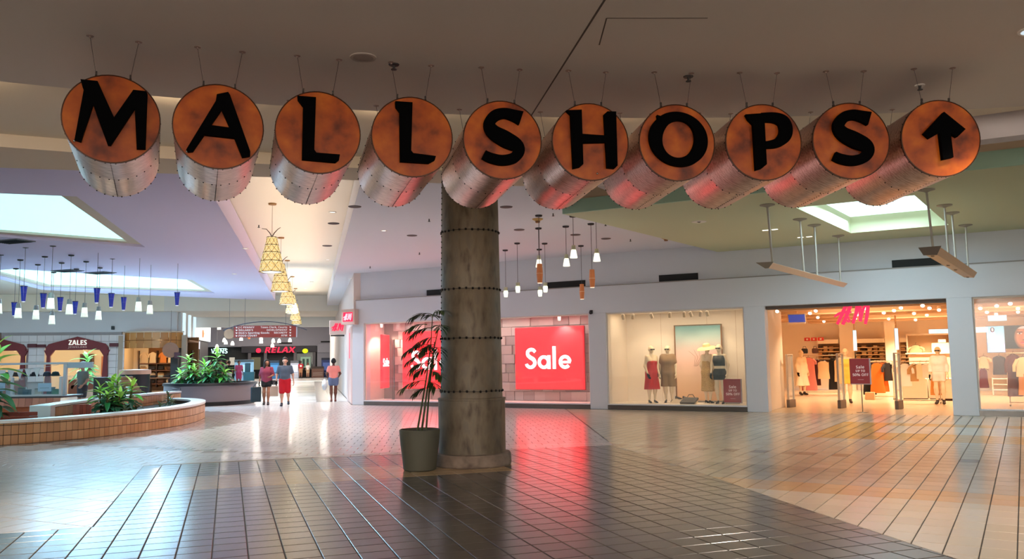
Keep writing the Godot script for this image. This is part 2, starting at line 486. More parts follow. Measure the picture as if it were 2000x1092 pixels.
# ---------------------------------------------------------------- floor
const FR := -18.9      # the near field's grid runs this way (degrees to the right of ahead)
var tile_list := []
func grid_field(called: String, region: PackedVector2Array, ang: float, tu: float, tv: float, u0: float, v0: float, tone: Callable, gap := 0.009, bond := false) -> void:
	var ca := cos(deg_to_rad(ang)); var sa := sin(deg_to_rad(ang))
	var umin := 1e9; var umax := -1e9; var vmin := 1e9; var vmax := -1e9
	for q in region:
		var u := q.x * ca - q.y * sa; var w := q.x * sa + q.y * ca
		umin = minf(umin, u); umax = maxf(umax, u); vmin = minf(vmin, w); vmax = maxf(vmax, w)
	for j in range(floori((vmin - v0) / tv), ceili((vmax - v0) / tv)):
		var sh := 0.5 * tu if bond and j % 2 != 0 else 0.0
		for i in range(floori((umin - u0) / tu) - 1, ceili((umax - u0) / tu) + 1):
			var c := Vector2(u0 + sh + (i + 0.5) * tu, v0 + (j + 0.5) * tv)
			var w := Vector2(c.x * ca + c.y * sa, -c.x * sa + c.y * ca)
			if absf(w.x) > 0.66 * w.y + 1.2 or w.y < 4.6: continue
			var q := PackedVector2Array()
			for k in [[-1, -1], [1, -1], [1, 1], [-1, 1]]:
				var l := c + Vector2(k[0] * (tu - gap) / 2, k[1] * (tv - gap) / 2)
				q.append(Vector2(l.x * ca + l.y * sa, -l.x * sa + l.y * ca))
			var ins := 0
			for e in q:
				if Geometry2D.is_point_in_polygon(e, region): ins += 1
			var col: Color = tone.call(c.x, c.y, w)
			if ins == 4: tile_list.append([q, col, w, true])
			elif ins > 0 or Geometry2D.is_point_in_polygon(w, region):
				for pc in Geometry2D.intersect_polygons(q, region):
					if pc.size() >= 3: tile_list.append([pc, col, w, false])

func tile_mesh(b: MB, q: PackedVector2Array, lift: float, low := false) -> void:
	# a flat tile with a small chamfer
	var p := q
	if Geometry2D.is_polygon_clockwise(p): p = p.duplicate(); p.reverse()
	var m := Vector2.ZERO
	for e in p: m += e / p.size()
	var n := p.size()
	var top := []
	for e in p:
		var d: Vector2 = m - e
		top.append(e + d.normalized() * minf(0.006, d.length() * 0.3))
	for k in range(1, n - 1):
		b.tri(Vector3(top[0].x, lift, -top[0].y), Vector3(top[k].x, lift, -top[k].y), Vector3(top[k + 1].x, lift, -top[k + 1].y))
	if low: return
	for k in n:
		var k2 := (k + 1) % n
		b.quad(Vector3(p[k].x, lift - 0.004, -p[k].y), Vector3(p[k2].x, lift - 0.004, -p[k2].y), Vector3(top[k2].x, lift, -top[k2].y), Vector3(top[k].x, lift, -top[k].y))
		b.quad(Vector3(p[k].x, -0.012, -p[k].y), Vector3(p[k2].x, -0.012, -p[k2].y), Vector3(p[k2].x, lift - 0.004, -p[k2].y), Vector3(p[k].x, lift - 0.004, -p[k].y))

func floor_mat(c: Color) -> StandardMaterial3D:
	var m := mat(c, 0.2)
	m.metallic_specular = 0.5
	return m

func floor_tiles() -> void:
	var base := struct("floor", mb().slab(pv([-31, -9, 21, -9, 26, 20, 10, 42, -12, 110, -40, 110]), -0.3, -0.010), mat(rgb(52, 46, 42), 0.6), "glossy tiled mall floor in dark, tan and pale fields", "floor")
	var ca := cos(deg_to_rad(FR)); var sa := sin(deg_to_rad(FR))
	var fw := func(u: float, v: float) -> Vector2: return Vector2(u * ca + v * sa, -u * sa + v * ca)
	var dark := PackedVector2Array([fw.call(-1.236, 14.5), fw.call(-1.236, 9.32), fw.call(-9.0, 9.32), fw.call(-9.0, 3.0), Vector2(4.2, 3.0), Vector2(3.42, 6.62), Vector2(3.06, 8.56), Vector2(2.45, 12.2), Vector2(1.8, 15.4)])
	var far_edge := dark[0]
	grid_field("dark", dark, FR, 0.2885, 0.27, -0.1, 9.32, func(u, v, w):
		var t := rng.randf_range(-0.022, 0.022)
		if v > 11.5 and v < 12.86 and u > -1.24 and w.x < 0.0: return Color(0.55 + t, 0.39 + t, 0.23 + t)
		return Color(0.125 + t * 0.8, 0.11 + t * 0.8, 0.098 + t * 0.7))
	# right field, square to the fashion shop
	var right := PackedVector2Array([Vector2(1.806, 15.4), Vector2(2.456, 12.2), Vector2(3.068, 8.56), Vector2(3.428, 6.62), Vector2(4.25, 3.0), Vector2(14, 3.0), H2(23, 0.0), H2(8.6, 0.0)])
	grid_field("right", right, 31.5, 0.256, 0.372, -0.4, 10.2, func(u, v, w):
		var t := rng.randf_range(-0.03, 0.03)
		if v > 10.2 and v < 10.93: return Color(0.56 + t, 0.36 + t, 0.2 + t)
		if v > 10.94 and v < 12.4: return Color(0.44 + t, 0.385 + t, 0.32 + t)
		if v > 13.9 and v < 14.3 and rng.randf() < 0.5: return Color(0.4 + t, 0.3 + t, 0.25 + t)
		if v > 17.0 and v < 18.45 and u > -3.7 and u < 0.2: return Color(0.66 + t, 0.37 + t, 0.14 + t)
		if v > 18.4 and v < 21.0 and u > -3.7 and u < -2.7: return Color(0.66 + t, 0.37 + t, 0.14 + t)
		if v > 20.3 and v < 21.0 and u > -3.7 and u < 0.2: return Color(0.6 + t, 0.36 + t, 0.16 + t)
		return Color(0.62 + t, 0.53 + t, 0.42 + t))
	# far pale field up to the shop fronts and the planter
	var pale := PackedVector2Array([far_edge, fw.call(-0.5, 14.55), Vector2(1.8, 15.4), H2(8.55, 0.0), H2(-0.1, 0), C2(1.45, 34), C2(-9, 34), C2(-9.5, 26), Vector2(-11.5, 17.0), Vector2(-9.0, 14.2), Vector2(-7.2, 13.6)])
	var stripes := [Vector2(-9.3, 17.2), Vector2(-3.95, 14.65)]
	grid_field("pale", pale, FR + 14.0, 0.31, 0.31, 0.0, 0.0, func(u, v, w):
		var t := rng.randf_range(-0.02, 0.02)
		var cp := Geometry2D.get_closest_point_to_segment(w, stripes[0], stripes[1])
		if w.distance_to(cp) < 0.16: return Color(0.36 + t, 0.29 + t, 0.26 + t)
		var dp := Vector2((w.x + 11.9) / 4.55, (w.y - 22.3) / 6.0).length()
		if dp < 1.0: return Color(0.34 + t, 0.25 + t, 0.21 + t)
		return Color(0.6 + t, 0.55 + t, 0.53 + t), 0.007, true)
	# left corner field laid aslant
	var herr := PackedVector2Array([far_edge, fw.call(-1.25, 9.33), fw.call(-9.0, 9.33), Vector2(-12, 11.5), Vector2(-8.6, 12.4), Vector2(-7.2, 13.6)])
	grid_field("slant", herr, FR + 45.0, 0.285, 0.57, 0.1, 0.0, func(u, v, w):
		var t := rng.randf_range(-0.02, 0.02)
		if v > 9.9 and v < 10.4: return Color(0.42 + t, 0.36 + t, 0.34 + t)
		return Color(0.58 + t, 0.52 + t, 0.5 + t), 0.009, true)
	var corner := PackedVector2Array([Vector2(-7.2, 13.6), Vector2(-8.6, 12.4), Vector2(-12, 11.5), Vector2(-16, 12), Vector2(-13, 17), Vector2(-9.0, 14.2)])
	grid_field("corner", corner, FR, 0.31, 0.31, 0.0, 0.0, func(u, v, w):
		var t := rng.randf_range(-0.02, 0.02)
		return Color(0.64 + t, 0.58 + t, 0.56 + t), 0.007, true)
	# the nearest 300 in view are parts, the rest one field
	var cand := []
	for k in tile_list.size():
		var w: Vector2 = tile_list[k][2]
		if tile_list[k][3] and w.y > 6.75 and absf(w.x) < 0.605 * w.y: cand.append([w.y, k])
	cand.sort()
	var chosen := {}
	for k in mini(300, cand.size()): chosen[cand[k][1]] = true
	var rest := mb(); rest.use_col = true
	var shared := {}
	for k in tile_list.size():
		var q: PackedVector2Array = tile_list[k][0]
		var col: Color = tile_list[k][1]
		var w: Vector2 = tile_list[k][2]
		if chosen.has(k):
			var e := q[1] - q[0]
			var key := "%.3f %.3f" % [e.length(), (q[2] - q[1]).length()]
			if not shared.has(key):
				var b := mb()
				var hx := e.length() / 2; var hy := (q[2] - q[1]).length() / 2
				tile_mesh(b, PackedVector2Array([Vector2(-hx, -hy), Vector2(hx, -hy), Vector2(hx, hy), Vector2(-hx, hy)]), 0.0)
				shared[key] = b.mesh()
			var qc := Color(snappedf(col.r, 0.015), snappedf(col.g, 0.015), snappedf(col.b, 0.015)).linear_to_srgb()
			part("tile", shared[key], floor_mat(qc), base, Transform3D(Basis(Vector3.UP, atan2(e.y, e.x)), Vector3(w.x, 0, -w.y)))
		else:
			rest.tint = col
			tile_mesh(rest, q, 0.0, w.y > 16.0)
	var fm := floor_mat(Color.WHITE).duplicate() as StandardMaterial3D
	fm.vertex_color_use_as_albedo = true
	stuff(part("tile_field", rest, fm, base))
	# pale edging strip along the near field
	part("edging", mb().slab(PackedVector2Array([fw.call(-1.25, 14.5), fw.call(2.6, 14.52), fw.call(4.0, 14.0), fw.call(4.0, 14.07), fw.call(2.6, 14.6), fw.call(-1.25, 14.57)]), -0.01, 0.002), mat(rgb(200, 190, 178), 0.35), base)
	# corridor floor: long pale slabs with dark inlaid lines
	var pl := floor_mat(rgb(214, 208, 204))
	part("paving", mb().slab(PackedVector2Array([C2(1.45, 34.05), C2(1.45, 86), C2(-9, 86), C2(-30, 86), C2(-30, 34.05)]), -0.011, 0.0), pl, base)
	var lines := mb()
	for k in 10:
		var b0 := 35.0 + k * 4.6
		lines.slab(PackedVector2Array([C2(0.2, b0 + 0.9), C2(-9, b0), C2(-9, b0 + 0.16), C2(0.2, b0 + 1.06)]), -0.005, 0.003)
	part("inlay", lines, mat(rgb(92, 84, 82), 0.3), base)
	part("border", mb().slab(PackedVector2Array([C2(0.2, 34.1), C2(0.75, 34.1), C2(0.75, 70), C2(0.2, 70)]), -0.005, 0.003), mat(rgb(104, 98, 98), 0.3), base)
	part("paving", mb().slab(PackedVector2Array([H2(14.4, 0.0), H2(25, 0.0), H2(25, -16), H2(0.6, -16), H2(14.0, -0.2)]), -0.011, 0.0), mat(rgb(206, 180, 148), 0.22), base)

# ---------------------------------------------------------------- the fashion shop's front
func shop_front() -> void:
	var wh := mat(rgb(208, 210, 218), 0.35)
	var dull := mat(rgb(206, 208, 216), 0.9)
	struct("wall_front", mb(HT()).box(Vector3(12.2, 4.3, -0.3), Vector3(24.0, 1.2, 0.3)), dull, "grey upper wall above the white shop fascia", "wall")
	var f := struct("trim_fascia_board", mb(HT()).box(Vector3(12.2, 3.4, -0.17), Vector3(24.2, 0.86, 0.34), 0.012), wh, "long glossy white fascia above the shop windows and entrance", "fascia")
	part("edge", mb(HT()).box(Vector3(12.2, 3.825, -0.05), Vector3(24.2, 0.03, 0.14)), mat(rgb(150, 146, 144), 0.6), f)
	var k := 0
	for q in [[-0.06, 0.48], [9.44, 10.02], [14.27, 14.86], [19.42, 20.0], [23.0, 24.4]]:
		struct("trim_pillar", mb(HT()).box(Vector3((q[0] + q[1]) / 2, 1.49, -0.2), Vector3(q[1] - q[0], 2.98, 0.4), 0.012), wh, ["narrow white pillar at the corner of the fashion shop", "white pillar between the red sale window and the mannequin window", "grey-white pillar left of the shop entrance", "grey-white pillar right of the shop entrance", "white pillar at the far right of the shop"][k], "pillar")
		k += 1
	# dark air slots at the foot of the upper wall
	var names := ["short dark air slot behind the column", "dark air slot above the pillar of the red sale window", "dark air slot above the mannequin window", "long dark air slot above the right of the entrance"]
	k = 0
	for q in [[3.2, 3.9], [7.85, 9.3], [11.75, 12.95], [18.2, 19.7]]:
		solo("air_vent", mb().box(Vector3.ZERO, Vector3(q[1] - q[0], 0.2, 0.05)), mat(rgb(18, 18, 20), 0.7), names[k], "vent", HT((q[0] + q[1]) / 2, 3.95, -0.14), "air slots above the white fascia")
		k += 1
	# plinths below the windows
	for q in [[0.48, 9.44, "wide"], [10.02, 14.27, "middle"], [20.0, 23.0, "right"]]:
		var o := struct("trim_sill", mb(HT()).box(Vector3((q[0] + q[1]) / 2, 0.155, -0.12), Vector3(q[1] - q[0], 0.03, 0.3)), wh, "white window sill, %s display window" % q[2], "sill")
		part("plinth", mb(HT()).box(Vector3((q[0] + q[1]) / 2, 0.07, -0.1), Vector3(q[1] - q[0], 0.14, 0.16)), mat(rgb(120, 118, 116), 0.12, 0.7), o)
	# head of the entrance: a dark gap and a brown lintel
	struct("trim_lintel", mb(HT()).box(Vector3(17.14, 2.93, -0.3), Vector3(4.56, 0.1, 0.3)), mat(rgb(96, 84, 78), 0.6), "brown lintel across the head of the shop entrance", "lintel")
	# side wall along the corridor
	var side := struct("wall_corridor", mb(CT()).box(Vector3(1.7, 2.4, -51.6), Vector3(0.4, 4.9, 40.8)), mat(rgb(222, 206, 200), 0.6), "pale corridor wall right of the walking shoppers", "wall")
	part("corner_panel", mb(CT()).box(Vector3(1.46, 1.45, -33.5), Vector3(0.06, 2.9, 4.2), 0.02), mat(rgb(226, 196, 190), 0.4), side)
	# glass
	for q in [[0.48, 9.44, "window_1", "large glass pane of the red sale window"], [10.02, 14.27, "window_2", "glass pane of the mannequin window"], [20.0, 23.0, "window_3", "glass pane of the window at the right edge"]]:
		struct(q[2], mb(HT()).box(Vector3((q[0] + q[1]) / 2, 1.57, -0.1), Vector3(q[1] - q[0], 2.8, 0.012)), glass(0.05), q[3], "window")
		var fr := mb(HT())
		for e in [[q[0] + 0.02, 1.57, 0.04, 2.8], [q[1] - 0.02, 1.57, 0.04, 2.8]]: fr.box(Vector3(e[0], e[1], -0.1), Vector3(e[2], e[3], 0.06))
		fr.box(Vector3((q[0] + q[1]) / 2, 2.95, -0.1), Vector3(q[1] - q[0], 0.04, 0.06))
		struct("trim_frame", fr, mat(rgb(224, 214, 204), 0.4), "thin pale frame of " + q[3].trim_prefix("glass pane of ").trim_prefix("large glass pane of "), "frame")
	# security camera dome and spot on the fascia
	var dome := thing("security_camera", "small black dome camera on the white fascia above the pillar", "camera", H(9.55, 3.02, 0.0), HROT)
	part("base", mb().box(Vector3(0, 0, 0.02), Vector3(0.1, 0.12, 0.04), 0.01), mat(rgb(30, 30, 32), 0.4), dome)
	part("dome", mb().ball(Vector3(0, -0.02, 0.06), Vector3(0.055, 0.06, 0.055), 12, 8), mat(rgb(12, 12, 14), 0.15), dome)

func column() -> void:
	var stain := noise_tex(3, 0.012, [[0.0, rgb(58, 48, 40)], [0.28, rgb(104, 92, 76)], [0.55, rgb(124, 112, 94)], [0.75, rgb(116, 107, 95)], [1.0, rgb(136, 122, 100)]], 512, 5)
	var m := tex_mat(stain, 0.45, 0.5, 0.18)
	m.uv1_scale = Vector3(0.9, 0.28, 0.9)
	var stone := tex_mat(noise_tex(8, 0.02, [[0.0, rgb(92, 76, 66)], [0.5, rgb(136, 120, 108)], [1.0, rgb(160, 144, 130)]], 256, 4), 0.8, 0.7)
	var o := thing("column", "tall weathered round metal-clad column on a stone plinth in the middle of the court", "column", V(-0.65, 0, 12.92))
	part("plinth", mb().lathe([Vector2(0, 0), Vector2(0.585, 0), Vector2(0.6, 0.02), Vector2(0.6, 0.15), Vector2(0.585, 0.185), Vector2(0.56, 0.19), Vector2(0, 0.19)], 48), stone, o)
	part("lower_drum", mb().lathe([Vector2(0.3, 0.19), Vector2(0.515, 0.19), Vector2(0.515, 0.98), Vector2(0.522, 0.985), Vector2(0.522, 1.01), Vector2(0.515, 1.015), Vector2(0.4, 1.015)], 48), m, o)
	var hs := [1.015, 1.12, 1.92, 2.67, 3.57, 4.55]
	for k in 5:
		var y0: float = hs[k]; var y1: float = hs[k + 1]
		var r0 := 0.478 - 0.011 * (y0 - 1.0); var r1 := 0.478 - 0.011 * (y1 - 1.0)
		part("shaft_band", mb().lathe([Vector2(0.3, y0), Vector2(r0, y0), Vector2(r0 + 0.001, y0 + 0.01), Vector2(r1, y1 - 0.01), Vector2(r1 - 0.006, y1), Vector2(0.3, y1)], 48), m, o)
	var bolt := mat(rgb(26, 22, 20), 0.5, 0.3)
	for k in range(1, 5):
		var b := mb()
		var r: float = 0.478 - 0.011 * (hs[k] - 1.0)
		for i in 30:
			var a := TAU * i / 30.0 + 0.02 * sin(i * 7.0)
			b.ball(Vector3(cos(a) * r, hs[k] + 0.004 * sin(i * 5.0), sin(a) * r), Vector3(0.021, 0.021, 0.021), 8, 4)
		b.lathe([Vector2(r - 0.01, hs[k] - 0.004), Vector2(r + 0.002, hs[k] - 0.003), Vector2(r + 0.002, hs[k] + 0.003), Vector2(r - 0.01, hs[k] + 0.004)], 48)
		part("bolt_row", b, bolt, o)
	# bolts up the left edge
	var v := mb()
	for i in 40:
		var y := 1.1 + i * 0.086
		var r := 0.478 - 0.011 * (y - 1.0)
		var a := deg_to_rad(196.0)
		v.ball(Vector3(cos(a) * r, y, -sin(a) * r), Vector3(0.014, 0.014, 0.014), 6, 4)
	part("bolt_row", v, bolt, o)
	# plant pot
	var pot := thing("plant_pot", "tapered grey-green plastic pot beside the column", "pot", V(-1.39, 0, 12.35))
	part("body", mb().lathe([Vector2(0, 0), Vector2(0.225, 0), Vector2(0.24, 0.015), Vector2(0.285, 0.4), Vector2(0.298, 0.56), Vector2(0.3, 0.585), Vector2(0.285, 0.59), Vector2(0.28, 0.55), Vector2(0, 0.54)], 40), mat(rgb(92, 92, 80), 0.55), pot)
	part("soil", mb().lathe([Vector2(0.281, 0.545), Vector2(0.2, 0.56), Vector2(0, 0.565)], 20), mat(rgb(46, 34, 26), 0.95), pot)
	palm()

func leaf(b: MB, base: Vector3, dir: Vector3, up: Vector3, length: float, width: float, droop := 0.25, segs := 4) -> void:
	# one folded, drooping blade
	var side := dir.cross(up).normalized()
	var nn := side.cross(dir).normalized()
	var prev := []
	for k in segs + 1:
		var f := float(k) / segs
		var c := base + dir * length * f + nn * (-droop * length * f * f)
		var w := width * 0.5 * pow(sin(PI * clampf(0.08 + 0.92 * f, 0, 1)), 0.8)
		if k == segs: w = 0.0
		var row := [c - side * w + nn * w * 0.35, c, c + side * w + nn * w * 0.35]
		if k > 0:
			for s in 2:
				b.quad(prev[s], prev[s + 1], row[s + 1], row[s])
		prev = row

func leaf_mat(c: Color, back := 0.35) -> StandardMaterial3D:
	var k := "leaf %s" % c.to_html()
	if not mats.has(k):
		var m := StandardMaterial3D.new()
		m.albedo_color = c; m.roughness = 0.4
		m.backlight_enabled = true; m.backlight = Color(back, back, back * 0.7)
		m.cull_mode = BaseMaterial3D.CULL_DISABLED
		mats[k] = m
	return mats[k]

func palm() -> void:
	var o := thing("bamboo_palm", "slim leaning bamboo palm with feathery fronds in the grey-green pot", "plant", V(-1.39, 0.57, 12.35))
	var g := mat(rgb(70, 84, 48), 0.6)
	var stems := [[Vector3(-0.03, 0, 0.02), Vector3(0.1, 0.75, 0), Vector3(0.17, 1.25, 0), Vector3(0.2, 1.7, 0.02)], [Vector3(0.03, 0, 0), Vector3(0.12, 0.6, 0.04), Vector3(0.22, 1.2, 0.02), Vector3(0.3, 1.55, 0)], [Vector3(0.09, 0, -0.04), Vector3(0.15, 0.7, -0.05), Vector3(0.2, 1.0, -0.05), Vector3(0.22, 1.3, -0.04)]]
	for s in stems: part("stem", mb().tube(s, [0.017, 0.013, 0.01, 0.006], 6), g, o)
	var fr := [[0, 1.7, 170, 0.42, 0.5], [0, 1.68, 310, 0.4, 0.9], [0, 1.62, 95, 0.4, 1.0], [1, 1.55, 175, 0.36, 0.35], [0, 1.5, 200, 0.4, 0.2], [1, 1.5, 280, 0.4, 0.6], [1, 1.36, 165, 0.5, 0.15], [0, 1.25, 185, 0.5, 0.3], [0, 1.2, 100, 0.4, 0.5], [1, 1.2, 290, 0.42, 0.4], [2, 1.25, 230, 0.42, 0.2], [2, 1.12, 180, 0.5, 0.28], [1, 1.05, 285, 0.4, 0.3], [0, 0.98, 210, 0.36, 0.25], [1, 0.9, 150, 0.4, 0.3], [2, 0.85, 310, 0.35, 0.3], [0, 0.72, 175, 0.46, 0.25], [1, 0.7, 300, 0.34, 0.3], [2, 0.62, 200, 0.28, 0.2]]
	for q in fr:
		var s: Array = stems[q[0]]
		var y: float = q[1]
		var base := Vector3(s[1].x, y, s[1].z)
		for k in 3:
			if y >= s[k].y and y <= s[k + 1].y: base = s[k].lerp(s[k + 1], (y - s[k].y) / (s[k + 1].y - s[k].y))
		var a := deg_to_rad(q[2])
		var out := Vector3(cos(a), 0, -sin(a) * 0.8)
		var pts := []
		var L: float = q[3] * 0.8
		for k in 6:
			var f := k / 5.0
			pts.append(base + out * L * f * 0.92 + Vector3.UP * L * (q[4] * 0.7 * f - 0.45 * f * f))
		var b := mb()
		b.tube(pts, [0.006, 0.005, 0.004, 0.003, 0.003, 0.002], 4)
		for k in 10:
			var f := 0.2 + 0.8 * k / 9.0
			var i := mini(int(f * 5), 4)
			var c: Vector3 = pts[i].lerp(pts[i + 1], f * 5 - i)
			var d: Vector3 = (pts[i + 1] - pts[i]).normalized()
			var sd := d.cross(Vector3.UP).normalized()
			var ll := 0.17 * (1.0 - 0.35 * f) + 0.04
			for e in [-1.0, 1.0]:
				var dd: Vector3 = (d * 0.75 + sd * e * 0.75 + Vector3.UP * rng.randf_range(-0.25, 0.15)).normalized()
				leaf(b, c, dd, Vector3.UP, ll * 1.1, 0.027, 0.35, 3)
		part("frond", b, leaf_mat([rgb(44, 70, 36), rgb(58, 88, 42), rgb(40, 60, 38)][int(q[2]) % 3], 0.2), o)

# ---------------------------------------------------------------- the hanging sign drums
func stroke(b: MB, pts: Array, z0: float, z1: float) -> void:
	# a pen stroke: (x, y, half width) along its middle, smoothed
	var sm := []
	for k in pts.size() - 1:
		var p0: Vector3 = pts[maxi(k - 1, 0)]; var p1: Vector3 = pts[k]; var p2: Vector3 = pts[k + 1]; var p3: Vector3 = pts[mini(k + 2, pts.size() - 1)]
		for i in 5: sm.append(p1.cubic_interpolate(p2, p0, p3, i / 5.0))
	sm.append(pts[-1])
	var left := PackedVector2Array(); var right := PackedVector2Array()
	for k in sm.size():
		var d: Vector3 = sm[mini(k + 1, sm.size() - 1)] - sm[maxi(k - 1, 0)]
		var nn := Vector2(-d.y, d.x).normalized()
		var c := Vector2(sm[k].x, sm[k].y)
		left.append(c + nn * sm[k].z); right.append(c - nn * sm[k].z)
	for k in sm.size() - 1:
		b.quad(Vector3(right[k].x, right[k].y, z1), Vector3(right[k + 1].x, right[k + 1].y, z1), Vector3(left[k + 1].x, left[k + 1].y, z1), Vector3(left[k].x, left[k].y, z1))
	left.reverse()
	var rim := right.duplicate(); rim.append_array(left)
	for k in rim.size():
		var a := rim[k]; var e := rim[(k + 1) % rim.size()]
		b.quad(Vector3(a.x, a.y, z0), Vector3(e.x, e.y, z0), Vector3(e.x, e.y, z1), Vector3(a.x, a.y, z1))

func letter(k: int) -> MB:
	var b := mb()
	var z := 0.055
	var S := func(cx, cy, rx, ry, a): # picture points to disc units, times the disc's radius
		var r := PackedVector2Array()
		for i in range(0, a.size(), 2): r.append(Vector2((a[i] - cx) / float(rx), -(a[i + 1] - cy) / float(ry)) * 0.4)
		return r
	match k:
		0: b.plate(S.call(1060, 442, 485, 433, [750, 100, 915, 100, 1085, 440, 1265, 150, 1395, 150, 1410, 180, 1405, 725, 1315, 730, 1285, 335, 1062, 715, 1033, 715, 880, 335, 775, 705, 715, 690, 785, 200, 770, 165]), 0, z)
		1:
			b.plate(S.call(757, 403, 546, 502, [725, 40, 860, 0, 880, 30, 780, 230, 580, 545, 460, 735, 400, 745, 380, 720, 715, 120]), 0, z)
			b.plate(S.call(757, 403, 546, 502, [860, 0, 885, 35, 1140, 690, 1140, 745, 1045, 765, 945, 540, 790, 225, 770, 60]), 0, z + 0.0007)
			b.plate(S.call(757, 403, 546, 502, [640, 410, 930, 425, 960, 545, 580, 530]), 0, z - 0.0007)
		2: b.plate(pv([-0.5, 0.82, -0.07, 0.82, -0.1, -0.46, -0.05, -0.53, 0.5, -0.54, 0.48, -0.67, 0.4, -0.74, -0.38, -0.715, -0.365, 0.57, -0.49, 0.73].map(func(q): return q * 0.4)), 0, z)
		3: b.plate(pv([-0.435, 0.83, -0.015, 0.83, -0.05, -0.38, 0.0, -0.44, 0.56, -0.485, 0.53, -0.59, 0.385, -0.675, -0.32, -0.665, -0.33, 0.57, -0.425, 0.69].map(func(q): return q * 0.4)), 0, z)
		4, 8:
			var pts := []
			for q in [[822, 618, 35], [785, 606, 28], [738, 597, 25], [692, 612, 27], [664, 652, 28], [682, 692, 34], [740, 726, 40], [795, 755, 34], [807, 788, 28], [780, 820, 26], [725, 833, 25], [670, 824, 24], [634, 808, 22]]: pts.append(Vector3((q[0] - 733) / 194.0 * 0.4, -(q[1] - 726) / 196.0 * 0.4, q[2] / 195.0 * 0.4))
			stroke(b, pts, 0, z)
		5:
			b.plate(S.call(687, 366, 332, 339, [470, 108, 605, 98, 608, 575, 580, 600, 520, 615, 508, 145]), 0, z)
			b.plate(S.call(687, 366, 332, 339, [828, 105, 905, 103, 905, 580, 880, 605, 815, 600, 800, 130]), 0, z)
			b.plate(S.call(687, 366, 332, 339, [600, 310, 815, 318, 815, 378, 600, 390]), 0, z - 0.0007)
		6:
			var pts := []
			for i in 25:
				var a := TAU * i / 24.0 + 2.4
				var w := 0.14 + 0.035 * cos(2.0 * a + 0.6)
				pts.append(Vector3(0.0 + 0.6 * cos(a), 0.06 + 0.6 * sin(a), w) * 0.4)
			stroke(b, pts, 0, z)
			b.plate(pv([-0.55, 0.68, -0.3, 0.6, -0.4, 0.4, -0.52, 0.52].map(func(q): return q * 0.4)), 0, z - 0.001)
		7:
			b.plate(S.call(496, 722, 188, 190, [403, 590, 495, 583, 497, 838, 470, 860, 442, 868, 438, 640, 415, 615]), 0, z)
			var pts := []
			for q in [[480, 604, 22], [545, 604, 25], [588, 622, 30], [602, 662, 32], [590, 702, 30], [550, 732, 22], [488, 742, 16]]: pts.append(Vector3((q[0] - 496) / 188.0 * 0.4, -(q[1] - 722) / 190.0 * 0.4, q[2] / 190.0 * 0.4))
			stroke(b, pts, 0, z + 0.0007)
		9: b.plate(S.call(757, 592, 421, 403, [782, 328, 998, 515, 905, 597, 838, 555, 850, 808, 738, 830, 722, 548, 612, 605, 552, 550]), 0, z)
	return b

